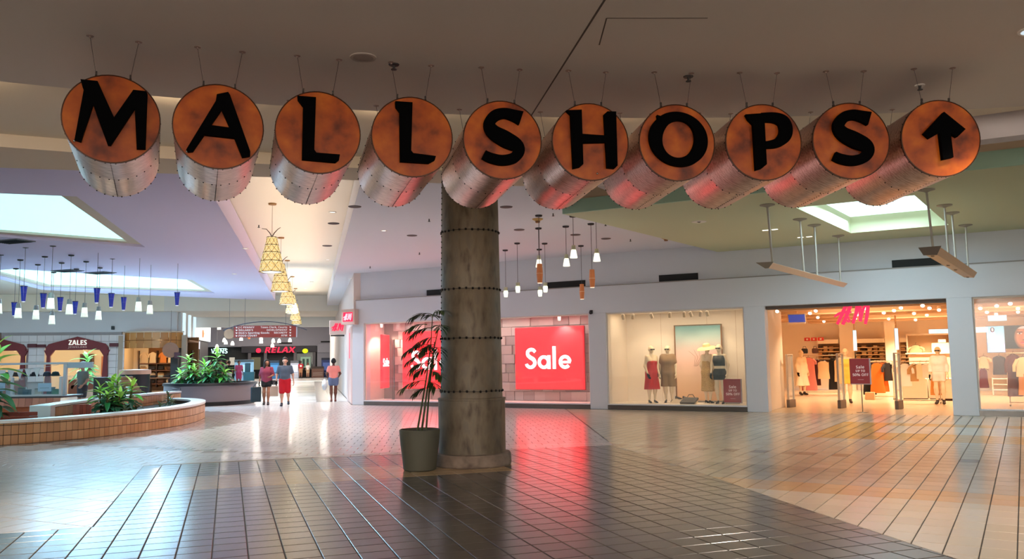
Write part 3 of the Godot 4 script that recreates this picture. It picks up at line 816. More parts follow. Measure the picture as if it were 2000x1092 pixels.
func sign_drums() -> void:
	var R := 0.4; var L := 1.66
	var metal := StandardMaterial3D.new()
	metal.albedo_texture = noise_tex(21, 0.02, [[0.0, rgb(150, 106, 88)], [0.45, rgb(202, 160, 142)], [0.6, rgb(212, 174, 158)], [1.0, rgb(232, 202, 188)]], 512, 4)
	metal.metallic = 0.9; metal.roughness = 0.34
	metal.uv1_triplanar = true; metal.uv1_scale = Vector3(0.6, 2.5, 2.5)
	var brush := noise_tex(5, 0.03, [[0.0, Color.BLACK], [1.0, Color.WHITE]], 256, 3)
	brush.as_normal_map = true; brush.bump_strength = 1.5; brush.color_ramp = null
	metal.normal_enabled = true; metal.normal_texture = brush; metal.normal_scale = 0.25
	var amber: Array[StandardMaterial3D] = []
	for k in 4:
		var a := StandardMaterial3D.new()
		var t := noise_tex(40 + k * 7, 0.008, [[0.0, rgb(56, 16, 4)], [0.25, rgb(108, 40, 5)], [0.45, rgb(140, 58, 6)], [0.7, rgb(158, 74, 8)], [1.0, rgb(178, 94, 16)]], 512, 5)
		a.albedo_texture = t; a.roughness = 0.32; a.uv1_triplanar = true; a.uv1_scale = Vector3.ONE * 0.55; a.uv1_offset = Vector3(k * 0.37, k * 0.21, 0)
		a.emission_enabled = true; a.emission_texture = t; a.emission_energy_multiplier = [0.1, 0.15, 0.18, 0.24][k]
		a.emission_operator = BaseMaterial3D.EMISSION_OP_MULTIPLY; a.emission = Color.WHITE
		amber.append(a)
	var black: StandardMaterial3D = mat(rgb(5, 5, 6), 0.9).duplicate()
	black.metallic_specular = 0.15
	var rivet := mat(rgb(38, 28, 26), 0.5, 0.5)
	# shared shell: front ring, two rolled sheets with a lap, back cap
	var shell_a := mb(Transform3D(Basis(Vector3.RIGHT, -PI / 2), Vector3.ZERO)).lathe([Vector2(0.37, 0.0), Vector2(R - 0.004, 0.0), Vector2(R, -0.004), Vector2(R, 0.0)], 8)
	var turn := Transform3D(Basis(Vector3.RIGHT, PI / 2), Vector3.ZERO)   # y along +z
	var front := mb(turn).lathe([Vector2(R, -0.74), Vector2(R, -0.012)], 56).mesh()
	var back := mb(turn).lathe([Vector2(0, -L), Vector2(R - 0.006, -L), Vector2(R - 0.003, -L + 0.004), Vector2(R - 0.003, -0.74), Vector2(R, -0.735)], 56).mesh()
	var rim := mb(turn).lathe([Vector2(R - 0.008, -0.02), Vector2(R + 0.004, -0.02), Vector2(R + 0.004, 0.003), Vector2(R - 0.006, 0.005), Vector2(R - 0.008, 0.0)], 56).mesh()
	var disc := mb(turn).lathe([Vector2(R - 0.006, -0.01), Vector2(R - 0.006, 0.002), Vector2(0, 0.002)], 56).mesh()
	var rv := mb()
	for a in [-90.0, 180.0, 0.0, 90.0]:
		var c := cos(deg_to_rad(a)); var s := sin(deg_to_rad(a))
		for i in 25: rv.ball(Vector3(c * R, s * R, -0.04 - i * 0.066), Vector3(0.0048, 0.0048, 0.0048), 6, 4)
	for z in [-0.03, -0.75, -L + 0.02]:
		for i in 30:
			var a := TAU * i / 30.0
			rv.ball(Vector3(cos(a) * R, sin(a) * R, z), Vector3(0.0075, 0.0075, 0.0075), 6, 4)
	var rivets := rv.mesh()
	var cx := 2.97; var cd := -10.51; var RF := 18.92
	var labels := ["leftmost hanging metal drum, black letter M on its amber face", "hanging metal drum with a black letter A on its amber face", "hanging metal drum with a black L, next to the A", "hanging metal drum with a black L, next to the first S", "hanging metal drum with a black S, between the L and the H", "hanging metal drum with a black letter H on its amber face", "hanging copper drum with a black letter O on its amber face", "hanging copper drum with a black letter P on its amber face", "hanging copper drum with a black S, next to the arrow", "rightmost hanging copper drum with a black upward arrow on its amber face"]
	for k in 10:
		var a := deg_to_rad(-20.19 + 2.734 * k)
		var at := V(cx + RF * sin(a), 3.789, cd + RF * cos(a))
		var o := thing("sign_drum", labels[k], "sign", at, -(a - deg_to_rad(3.2)), "round sign drums hanging in a row")
		part("sheet", front, metal, o)
		part("sheet", back, metal, o)
		part("rim", rim, mat(rgb(74, 44, 30), 0.45, 0.6), o)
		part("face", disc, amber[[0, 1, 1, 1, 2, 1, 2, 2, 2, 3][k]], o, Transform3D(Basis(Vector3.BACK, k * 1.9), Vector3.ZERO))
		part("letter", letter(k), black, o, Transform3D(Basis(), Vector3(0, 0, 0.004)))
		stuff(part("rivets", rivets, rivet, o))
		for q in [[-0.14, 0.0, -0.20], [0.14, 0.0, 0.20], [-0.14, -1.45, -0.2], [0.14, -1.45, 0.2]]:
			var y0 := sqrt(R * R - q[0] * q[0])
			var b := mb()
			b.bar(Vector3(q[0], y0 + 0.03, q[1] - 0.06), Vector3(q[2], 4.55 - 3.789, q[1] - 0.06), 0.0022, 4)
			b.box(Vector3(q[0], y0 + 0.012, q[1] - 0.06), Vector3(0.02, 0.035, 0.02))
			b.box(Vector3(q[0], y0 + 0.05, q[1] - 0.06), Vector3(0.016, 0.03, 0.016))
			part("cable", b, mat(rgb(62, 52, 48), 0.5, 0.4), o)
			part("anchor", mb().lathe([Vector2(0, -0.02), Vector2(0.008, -0.018), Vector2(0.01, -0.008), Vector2(0.032, -0.004), Vector2(0.032, 0.0)], 10), mat(rgb(150, 124, 112), 0.5, 0.3), o, Transform3D(Basis(), Vector3(q[2], 4.55 - 3.789, q[1] - 0.06)))
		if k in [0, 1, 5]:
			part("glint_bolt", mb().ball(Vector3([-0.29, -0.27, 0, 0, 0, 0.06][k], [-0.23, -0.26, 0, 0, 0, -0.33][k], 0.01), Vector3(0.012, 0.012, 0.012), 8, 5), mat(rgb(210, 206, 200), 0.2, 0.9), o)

# ---------------------------------------------------------------- lamps of the court
func hang(o: Node3D, top: float, bottom: float, r := 0.006) -> void:
	part("rod", mb().bar(Vector3(0, bottom, 0), Vector3(0, top, 0), r, 6), mat(rgb(96, 92, 96), 0.5, 0.3), o)
	part("canopy", mb().lathe([Vector2(0, top - 0.05), Vector2(0.075, top - 0.035), Vector2(0.085, top)], 16), mat(rgb(40, 38, 42), 0.6), o)

func make_blue() -> Node3D:
	var o := thing("pendant_lamp", "x", "lamp", Vector3.ZERO, 0.0, "blue pendant lamps on the left")
	var m := StandardMaterial3D.new()
	m.albedo_color = rgb(28, 48, 150); m.roughness = 0.25
	m.emission_enabled = true; m.emission = rgb(40, 70, 200); m.emission_energy_multiplier = 0.22
	part("shade", mb().lathe([Vector2(0.0, -0.415), Vector2(0.05, -0.415), Vector2(0.062, -0.25), Vector2(0.072, -0.15), Vector2(0.088, -0.01), Vector2(0.088, 0.0), Vector2(0.0, 0.0)], 20), m, o)
	part("ring", mb().lathe([Vector2(0.07, -0.012), Vector2(0.094, -0.012), Vector2(0.094, 0.008), Vector2(0.07, 0.008)], 20), mat(rgb(20, 30, 70), 0.4), o)
	part("ring", mb().lathe([Vector2(0.06, -0.168), Vector2(0.075, -0.168), Vector2(0.076, -0.16), Vector2(0.06, -0.16)], 20), mat(rgb(52, 84, 190), 0.4), o)
	part("tip", mb().lathe([Vector2(0, -0.44), Vector2(0.04, -0.43), Vector2(0.048, -0.415), Vector2(0, -0.41)], 16), glow(rgb(220, 230, 255), 0.6), o)
	hang(o, 1.1, 0.0)
	return o

func make_white(e: float, c: Color) -> Node3D:
	var o := thing("pendant_lamp", "x", "lamp", Vector3.ZERO, 0.0, "white pendant lamps on the left")
	part("cap", mb().lathe([Vector2(0.0, -0.15), Vector2(0.074, -0.15), Vector2(0.058, -0.01), Vector2(0.045, 0.0), Vector2(0, 0)], 20), mat(rgb(176, 190, 186), 0.3), o)
	part("shade", mb().lathe([Vector2(0.08, -0.3), Vector2(0.088, -0.3), Vector2(0.074, -0.15), Vector2(0.066, -0.15)], 20), glow(c, e), o)
	part("skirt", mb().lathe([Vector2(0.09, -0.44), Vector2(0.1, -0.44), Vector2(0.088, -0.305), Vector2(0.08, -0.305)], 20), glow(c, e * 0.7), o)
	part("ring", mb().lathe([Vector2(0.09, -0.45), Vector2(0.103, -0.45), Vector2(0.102, -0.438), Vector2(0.09, -0.438)], 20), mat(rgb(220, 226, 222), 0.4), o)
	part("bulb", mb().ball(Vector3(0, -0.28, 0), Vector3(0.04, 0.06, 0.04), 10, 6), glow(c, 3.0), o)
	hang(o, 1.3, 0.0)
	return o

func court_fittings() -> void:
	var blue := [[-12.05, 23.98, 3.81], [-13.43, 22.72, 3.78], [-12.33, 25.43, 3.78], [-13.77, 24.28, 3.71], [-12.8, 27.25, 3.8], [-14.16, 25.91, 3.72], [-14.61, 27.66, 3.72], [-10.89, 26.87, 3.9], [-15.9, 26.42, 3.62]]
	blue.sort_custom(func(a, b): return a[0] / a[1] < b[0] / b[1])
	var proto: Node3D = null
	for k in blue.size():
		var q: Array = blue[k]
		var tr := Transform3D(Basis(Vector3.UP, k * 0.7), V(q[0], q[2], q[1]))
		var l := "blue tapered glass pendant lamp, %s blue one counted from the left" % ORD[k]
		if proto == null:
			proto = make_blue(); proto.transform = tr; proto.set_meta("label", l)
		else: dup(proto, "pendant_lamp", l, tr)
	var white := [[-12.53, 22.46, 3.57], [-14.61, 24.48, 3.45], [-14.98, 26.04, 3.49], [-15.26, 27.46, 3.4], [-12.87, 24.05, 3.51], [-13.27, 25.68, 3.52], [-13.69, 27.4, 3.52], [-11.45, 25.35, 3.65], [-11.87, 27.11, 3.67], [-14.98, 24.13, 3.57]]
	white.sort_custom(func(a, b): return a[0] / a[1] < b[0] / b[1])
	proto = null
	for k in white.size():
		var q: Array = white[k]
		var tr := Transform3D(Basis(Vector3.UP, k * 0.7), V(q[0], q[2], q[1]))
		var l := "white glass bell pendant lamp on the left, %s white one counted from the left" % ORD[k]
		if proto == null:
			proto = make_white(1.0, Color(0.92, 1, 0.93)); proto.transform = tr; proto.set_meta("label", l)
		else: dup(proto, "pendant_lamp", l, tr)
	# lantern chandeliers in the cream recess
	var ch := [[-5.79, 19.87], [-7.12, 25.4], [-8.5, 31.2], [-9.9, 37.2], [-11.35, 43.3], [-12.5, 48.0]]
	var nm := ["nearest and largest", "second nearest", "third nearest", "fourth nearest", "fifth nearest", "farthest and smallest"]
	proto = null
	for k in 6:
		var tr := Transform3D(Basis(Vector3.UP, 0.24 + 0.3 * k), V(ch[k][0], 3.78, ch[k][1]))
		var l: String = "tapered cream lantern with a wire lattice hanging in the corridor recess, %s" % nm[k]
		if proto == null:
			proto = chandelier(); proto.transform = tr; proto.set_meta("label", l)
		else: dup(proto, "lantern", l, tr)
		spot(self, V(ch[k][0], 3.7, ch[k][1]), Vector3.DOWN, Color(1, 0.82, 0.55), 5.0, 50.0, 0.1)
	# middle group right of the column
	var cw := [[-0.19, 24.68, 3.73, 0.3, "leftmost"], [0.16, 23.21, 3.73, 0.29, "second from the left"], [0.68, 20.56, 4.16, 0.3, "above the nearest wooden pendant"], [0.83, 24.61, 3.73, 0.3, "below the nearest wooden pendant"], [0.94, 23.34, 3.73, 0.28, "just right of the nearest wooden pendant"], [1.35, 20.33, 4.15, 0.3, "lower one of the close pair"], [1.42, 18.84, 4.17, 0.3, "upper one of the close pair"], [1.97, 19.07, 4.11, 0.3, "rightmost, above the tall wooden pendant"]]
	for q in cw:
		var tall: bool = q[2] > 4.0
		var o := thing("pendant_lamp", "small white glass pendant right of the column, %s" % q[4], "lamp", V(q[0], q[2], q[1]), 0.0, "small white pendants right of the column")
		var h: float = q[3]
		var c := Color(1, 0.98, 0.86) if tall else Color(0.96, 1, 0.88)
		part("cap", mb().lathe([Vector2(0, -h * 0.36), Vector2(0.052, -h * 0.36), Vector2(0.044 if tall else 0.06, -0.01), Vector2(0, 0)], 16), mat(rgb(196, 192, 160), 0.3), o)
		if tall: part("shade", mb().lathe([Vector2(0, -h), Vector2(0.085, -h), Vector2(0.082, -h * 0.9), Vector2(0.066, -h * 0.6), Vector2(0.054, -h * 0.37), Vector2(0, -h * 0.37)], 16), glow(c, 1.25), o)
		else: part("shade", mb().lathe([Vector2(0, -h), Vector2(0.052, -h), Vector2(0.068, -h * 0.6), Vector2(0.062, -h * 0.37), Vector2(0, -h * 0.37)], 16), glow(c, 1.2), o)
		hang(o, 4.85 - q[2], 0.0, 0.007)
		omni(o, Vector3(0, -h * 0.7, 0), c, 0.03, 0.04)
	var wood := [[0.63, 18.7, 3.73, "nearest the column, hanging over white pendants"], [1.94, 19.99, 3.72, "rightmost of the three"], [2.02, 23.95, 3.72, "lowest in view, above the sale window's right end"]]
	for q in wood:
		var o := thing("pendant_lamp", "copper-orange barrel pendant right of the column, %s" % q[3], "lamp", V(q[0], q[2], q[1]), 0.0, "wooden barrel pendants")
		var wm := mat(rgb(196, 118, 72), 0.5).duplicate()
		wm.emission_enabled = true; wm.emission = rgb(220, 120, 60); wm.emission_energy_multiplier = 0.12

		part("upper_barrel", mb().lathe([Vector2(0.071, -0.205), Vector2(0.06, 0.0), Vector2(0, 0)], 18), wm, o)
		part("lower_barrel", mb().lathe([Vector2(0, -0.43), Vector2(0.055, -0.43), Vector2(0.072, -0.225), Vector2(0, -0.22)], 18), wm, o)
		part("hoop", mb().lathe([Vector2(0.05, -0.222), Vector2(0.076, -0.222), Vector2(0.076, -0.208), Vector2(0.05, -0.208)], 18), mat(rgb(236, 190, 150), 0.4), o)
		part("bottom_glass", mb().lathe([Vector2(0, -0.445), Vector2(0.05, -0.443), Vector2(0.053, -0.43), Vector2(0, -0.43)], 16), glow(rgb(255, 226, 190), 0.9), o)
		hang(o, 4.85 - q[2], 0.0, 0.007)
	# two suspended uplight bars on the right
	uplight([[16.49, 6.89], [16.73, 4.66], [16.86, 3.56], [17.09, 1.35]], 3.36, 0.06, false, "slim pale uplight bar hung on four rods, left of the square skylight")
	uplight([[19.38, 6.82], [19.62, 4.77], [19.73, 3.62], [19.97, 1.43]], 3.4, 0.2, true, "broad tan uplight bar hung on four rods, at the far right")

func chandelier() -> Node3D:
	var o := thing("lantern", "x", "lamp", Vector3.ZERO, 0.0, "lanterns hanging in a line above the corridor")
	var sh := StandardMaterial3D.new()
	var t := noise_tex(77, 0.012, [[0.0, rgb(214, 172, 104)], [0.5, rgb(240, 224, 176)], [1.0, rgb(250, 244, 214)]], 256, 3)
	sh.albedo_texture = t; sh.roughness = 0.6
	sh.emission_enabled = true; sh.emission = Color(1.0, 0.95, 0.78); sh.emission_energy_multiplier = 0.62
	sh.emission_texture = t; sh.emission_operator = BaseMaterial3D.EMISSION_OP_MULTIPLY
	var prof := [[0.29, 0.0], [0.25, 0.25], [0.2, 0.46], [0.155, 0.64], [0.12, 0.83]]
	var ring := func(k: int, s: int) -> Vector3:
		var a := TAU * s / 8.0
		var sag := -0.025 * absf(sin(a * 2.0 + 0.6)) if k == 0 else 0.0
		return Vector3(cos(a) * prof[k][0], prof[k][1] + sag, sin(a) * prof[k][0])
	var b := mb()
	var w := mb()
	for k in 5:
		for s in 8:
			if k < 4:
				b.quad(ring.call(k, s + 1), ring.call(k, s), ring.call(k + 1, s), ring.call(k + 1, s + 1))
				w.bar(ring.call(k, s) * Vector3(1.01, 1, 1.01), ring.call(k + 1, s + 1) * Vector3(1.01, 1, 1.01), 0.0045, 4)
				w.bar(ring.call(k, s + 1) * Vector3(1.01, 1, 1.01), ring.call(k + 1, s) * Vector3(1.01, 1, 1.01), 0.0045, 4)
			w.bar(ring.call(k, s) * Vector3(1.01, 1, 1.01), ring.call(k, s + 1) * Vector3(1.01, 1, 1.01), 0.008, 5)
	part("shade", b, sh, o)
	part("lattice", w, mat(rgb(92, 72, 40), 0.6), o)
	part("bottom_glass", mb().lathe([Vector2(0, -0.03), Vector2(0.2, -0.025), Vector2(0.265, 0.0), Vector2(0.26, 0.01), Vector2(0, 0.012)], 16), glow(rgb(250, 255, 240), 1.2), o)
	for e in [-1.0, 1.0]:
		part("horn", mb().tube([Vector3(0, 0.83, 0), Vector3(0.05 * e, 0.93, 0), Vector3(0.13 * e, 1.02, 0.02), Vector3((0.2 if e > 0 else 0.24) * e, 1.05 + 0.02 * e, 0.03)], [0.012, 0.012, 0.01, 0.007], 6), mat(rgb(70, 54, 40), 0.6), o)
	part("cord", mb().bar(Vector3(0, 0.83, 0), Vector3(0, 1.66, 0), 0.005, 5), mat(rgb(120, 104, 84), 0.6), o)
	part("canopy", mb().lathe([Vector2(0, 1.61), Vector2(0.09, 1.62), Vector2(0.1, 1.66)], 14), mat(rgb(150, 110, 64), 0.6), o)
	return o

func uplight(rods: Array, y: float, wide: float, broad: bool, label: String) -> void:
	var a := H(rods[0][0], y, rods[0][1] + 0.35)
	var e := H(rods[3][0], y - 0.02, rods[3][1] - 0.25)
	var mid := (a + e) / 2
	var d := (e - a); var L := d.length()
	var o := thing("uplight_bar", label, "lamp", mid, atan2(-d.x, -d.z), "suspended uplight bars")
	var tan_ := mat(rgb(214, 176, 136), 0.5)
	if broad:
		part("trough", mb().plate(pv([-0.16, 0.1, -0.1, 0.0, 0.1, -0.02, 0.18, 0.1, 0.16, 0.1, 0.09, 0.0, -0.09, 0.02, -0.14, 0.1]), -L / 2, L / 2), tan_, o)
		part("end_plate", mb().plate(pv([-0.18, 0.12, -0.1, -0.03, 0.12, -0.04, 0.2, 0.12]), L / 2, L / 2 + 0.02), mat(rgb(104, 92, 82), 0.5), o)
	else:
		part("trough", mb().plate(pv([-0.12, 0.06, -0.02, -0.03, 0.04, -0.04, 0.14, 0.05, 0.12, 0.06, 0.035, -0.02, -0.015, -0.01, -0.1, 0.065]), -L / 2, L / 2), mat(rgb(230, 206, 188), 0.45), o)
		part("end_plate", mb().plate(pv([-0.2, 0.08, -0.02, -0.05, 0.05, -0.05, 0.15, 0.07]), L / 2, L / 2 + 0.02), mat(rgb(130, 120, 108), 0.5), o)
	part("reflector", mb().box(Vector3(0, 0.03, 0), Vector3(0.1, 0.02, L * 0.94)), mat(rgb(236, 232, 226), 0.5), o)
	for k in 4:
		var p := H(rods[k][0], 0, rods[k][1])
		var loc: Vector3 = o.transform.affine_inverse() * Vector3(p.x, 4.63, p.z)
		part("rod", mb().bar(Vector3(0.02, 0.03, loc.z), loc, 0.022, 6), mat(rgb(176, 168, 158), 0.5, 0.2), o)
		part("canopy", mb().lathe([Vector2(0.02, -0.06), Vector2(0.06, -0.04), Vector2(0.15, -0.015), Vector2(0.15, 0)], 18), mat(rgb(150, 142, 128), 0.6), o, Transform3D(Basis(), loc))
		part("clip", mb().box(Vector3(0.0, 0.0, loc.z), Vector3(0.06, 0.06, 0.08), 0.01), mat(rgb(140, 110, 84), 0.5), o)

# ---------------------------------------------------------------- small ceiling fittings
func ceiling_fittings() -> void:
	var dark := mat(rgb(44, 40, 40), 0.5)
	var ivory := mat(rgb(232, 226, 216), 0.5)
	# sprinkler heads under the low ceiling
	var sp := [[-4.62, 7.0, "near the left edge of the low ceiling"], [-1.15, 8.06, "on the low ceiling above the second L drum"], [1.9, 8.55, "on the low ceiling above the O drum"], [4.55, 8.95, "on the low ceiling just above the arrow drum"]]
	for q in sp:
		var o := thing("sprinkler", "fire sprinkler " + q[2], "sprinkler", V(q[0], 4.55, q[1]), 0.0, "fire sprinklers")
		part("collar", mb().lathe([Vector2(0.02, -0.012), Vector2(0.05, -0.01), Vector2(0.055, 0)], 14), ivory if q[0] > 4 else dark, o)
		part("head", mb().lathe([Vector2(0, -0.06), Vector2(0.03, -0.056), Vector2(0.03, -0.05), Vector2(0.012, -0.045), Vector2(0.012, -0.01), Vector2(0.03, -0.008)], 10), dark, o)
	# recessed lamps
	var dl := [[-4.95, 7.15, true, "lit recessed ceiling lamp at the left edge of the low ceiling"], [4.85, 7.42, true, "lit recessed ceiling lamp at the right edge of the low ceiling"], [-1.42, 7.85, false, "round flush speaker grille in the low ceiling above the L drums"]]
	for q in dl:
		var o := thing("ceiling_lamp" if q[2] else "ceiling_speaker", q[3], "lamp" if q[2] else "speaker", V(q[0], 4.55, q[1]), 0.0)
		part("ring", mb().lathe([Vector2(0.1, -0.01), Vector2(0.125, -0.008), Vector2(0.13, 0.0)], 24), ivory if q[2] else mat(rgb(190, 176, 164), 0.7), o)
		part("lens" if q[2] else "grille", mb().lathe([Vector2(0, -0.006), Vector2(0.105, -0.004)], 24), glow(rgb(214, 236, 250), 0.75) if q[2] else mat(rgb(168, 152, 142), 0.8), o)
	# fine seam and hatch in the low ceiling
	solo("ceiling_seam", mb().slab(PackedVector2Array([Vector2(0.83, 6.4), Vector2(0.85, 6.4), Vector2(0.255, 9.99), Vector2(0.24, 9.99)]), 4.548, 4.551), mat(rgb(90, 80, 74), 0.9), "thin dark seam running across the low ceiling above the H drum", "seam")
	var hb := mb()
	for q in [[0.86, 7.62, 0.86, 7.0], [0.86, 7.0, 1.75, 7.03]]:
		var a := Vector2(q[0], q[1]); var e := Vector2(q[2], q[3])
		var s := (e - a).orthogonal().normalized() * 0.006
		hb.slab(PackedVector2Array([a - s, e - s, e + s, a + s]), 4.548, 4.551)
	solo("access_hatch", hb, mat(rgb(96, 86, 78), 0.9), "faint outline of an access hatch in the low ceiling above the H and O", "hatch")
	# discs, detectors and lamps of the far ceilings (x, ahead, height, kind)
	var lst := []
	var cnt := {"lit": 0, "dark": 0, "spr": 0}
	for q in [[-3.9, 17.9], [-3.2, 20.6], [-5.9, 26.4], [-7.3, 29.5], [-6.3, 32.5], [-8.2, 33.8], [-9.2, 36.8], [-7.6, 23.5], [-10.2, 30.3], [-6.6, 22.4]]: lst.append([q[0], q[1], "lit"])
	for q in [[-4.35, 16.2], [-3.3, 17.3], [-4.2, 19.4], [-5.2, 23.2], [-0.9, 19.3], [-0.1, 17.6], [0.2, 20.8], [-2.6, 21.5], [1.7, 21.8], [2.6, 22.6], [-1.6, 23.4]]: lst.append([q[0], q[1], "dark"])
	for q in [[-1.4, 17.2], [-1.9, 19.0], [0.95, 18.5], [2.3, 20.0], [-2.8, 25.0], [3.3, 22.8], [-6.0, 19.5], [-4.9, 28.5]]: lst.append([q[0], q[1], "spr"])
	lst.sort_custom(func(a, b): return a[0] / a[1] < b[0] / b[1])
	for q in lst:
		var g: String = {"lit": "small lit ceiling lamps", "dark": "dark ceiling discs", "spr": "small ceiling sprinklers"}[q[2]]
		var l: String = {"lit": "small lit recessed lamp in the pale court ceiling", "dark": "flat dark-rimmed disc set in the pale court ceiling", "spr": "tiny sprinkler head in the pale court ceiling"}[q[2]] + ", %s from the left" % ORD[cnt[q[2]]]
		cnt[q[2]] += 1
		var o := thing({"lit": "ceiling_lamp", "dark": "ceiling_disc", "spr": "sprinkler"}[q[2]], l, {"lit": "lamp", "dark": "vent", "spr": "sprinkler"}[q[2]], V(q[0], 4.85, q[1]), 0.0, g)
		match q[2]:
			"lit":
				part("ring", mb().lathe([Vector2(0.06, -0.012), Vector2(0.085, -0.01), Vector2(0.09, 0)], 16), ivory, o)
				part("lens", mb().lathe([Vector2(0, -0.01), Vector2(0.065, -0.006)], 16), glow(rgb(255, 250, 240), 1.5), o)
			"dark": part("disc", mb().lathe([Vector2(0, -0.012), Vector2(0.13, -0.012), Vector2(0.14, 0)], 18), mat(rgb(84, 74, 74), 0.7), o)
			"spr": part("head", mb().lathe([Vector2(0, -0.07), Vector2(0.035, -0.06), Vector2(0.012, -0.045), Vector2(0.014, 0)], 8), dark, o)
		if q[2] == "lit": spot(self, V(q[0], 4.82, q[1]), Vector3.DOWN, Color(0.95, 0.96, 1.0), 9.0, 50.0, 0.06)
	for q in [[0.62, 19.2, 4.85, "brass-coloured smoke detector in the pink ceiling left of the near pendants"], [4.25, 22.6, 4.85, "brass-coloured smoke detector in the pink ceiling near the shop wall"]]:
		var o := thing("smoke_detector", q[3], "detector", V(q[0], q[2], q[1]))
		part("base", mb().lathe([Vector2(0.06, -0.05), Vector2(0.12, -0.02), Vector2(0.13, 0)], 16), mat(rgb(206, 164, 92), 0.5), o)
		part("sensor", mb().lathe([Vector2(0, -0.1), Vector2(0.05, -0.095), Vector2(0.06, -0.05)], 12), mat(rgb(140, 92, 48), 0.5), o)
	var o := thing("ceiling_lamp", "pale eye-shaped recessed lamp in the greenish dropped ceiling", "lamp", H(14.7, 4.63, 5.6), HROT)
	part("ring", mb().lathe([Vector2(0.05, -0.01), Vector2(0.16, -0.012), Vector2(0.17, 0)], 20), ivory, o)
	part("lens", mb().lathe([Vector2(0, -0.03), Vector2(0.05, -0.01)], 12), mat(rgb(60, 56, 50), 0.4), o)
	for q in [[15.8, 3.4, 0], [16.3, 1.6, 1]]:
		var t := thing("ceiling_lamp", ["small twin-slot lamp in the dropped ceiling, left of the uplight rods", "small twin-slot lamp in the dropped ceiling, close to the shop wall"][q[2]], "lamp", H(q[0], 4.63, q[1]), HROT, "twin-slot lamps")
		for e in [-0.1, 0.12]: part("slot", mb().box(Vector3(e, -0.006, 0), Vector3(0.14, 0.012, 0.08)), glow(rgb(255, 250, 236), 1.2), t)
	# long ventilation grilles in the lilac ceiling
	var vn := ["grey ventilation grille in the lilac ceiling below the near skylight", "grey ventilation grille behind the blue pendants, left one", "grey ventilation grille behind the blue pendants, right one"]
	var vp := [[-7.6, 23.9], [-8.2, 31.2], [-7.3, 31.8]]
	for k in 3:
		var gr := thing("ceiling_grille", vn[k], "vent", C(vp[k][0], 4.85, vp[k][1]), CROT - 0.6, "ceiling grilles")
		part("frame", mb().box(Vector3(0, -0.01, 0), Vector3(0.95, 0.02, 0.55)), mat(rgb(120, 128, 136), 0.6), gr)
		for i in 8: part("slat", mb(Transform3D(Basis(Vector3.RIGHT, 0.5), Vector3(0, -0.025, -0.22 + i * 0.063))).box(Vector3.ZERO, Vector3(0.86, 0.006, 0.04)), mat(rgb(96, 104, 112), 0.5), gr)

# ---------------------------------------------------------------- bodies: one smooth surface round a set of bones
func add_mb(b: MB, o: MB, tr: Transform3D) -> void:
	var base := b.v.size()
	for k in o.v.size():
		b.v.append(b.t * tr * o.v[k])
		b.n.append((b.t.basis * tr.basis * o.n[k]).normalized())
		b.uv.append(Vector2.ZERO)
	for k in o.ix: b.ix.append(k + base)

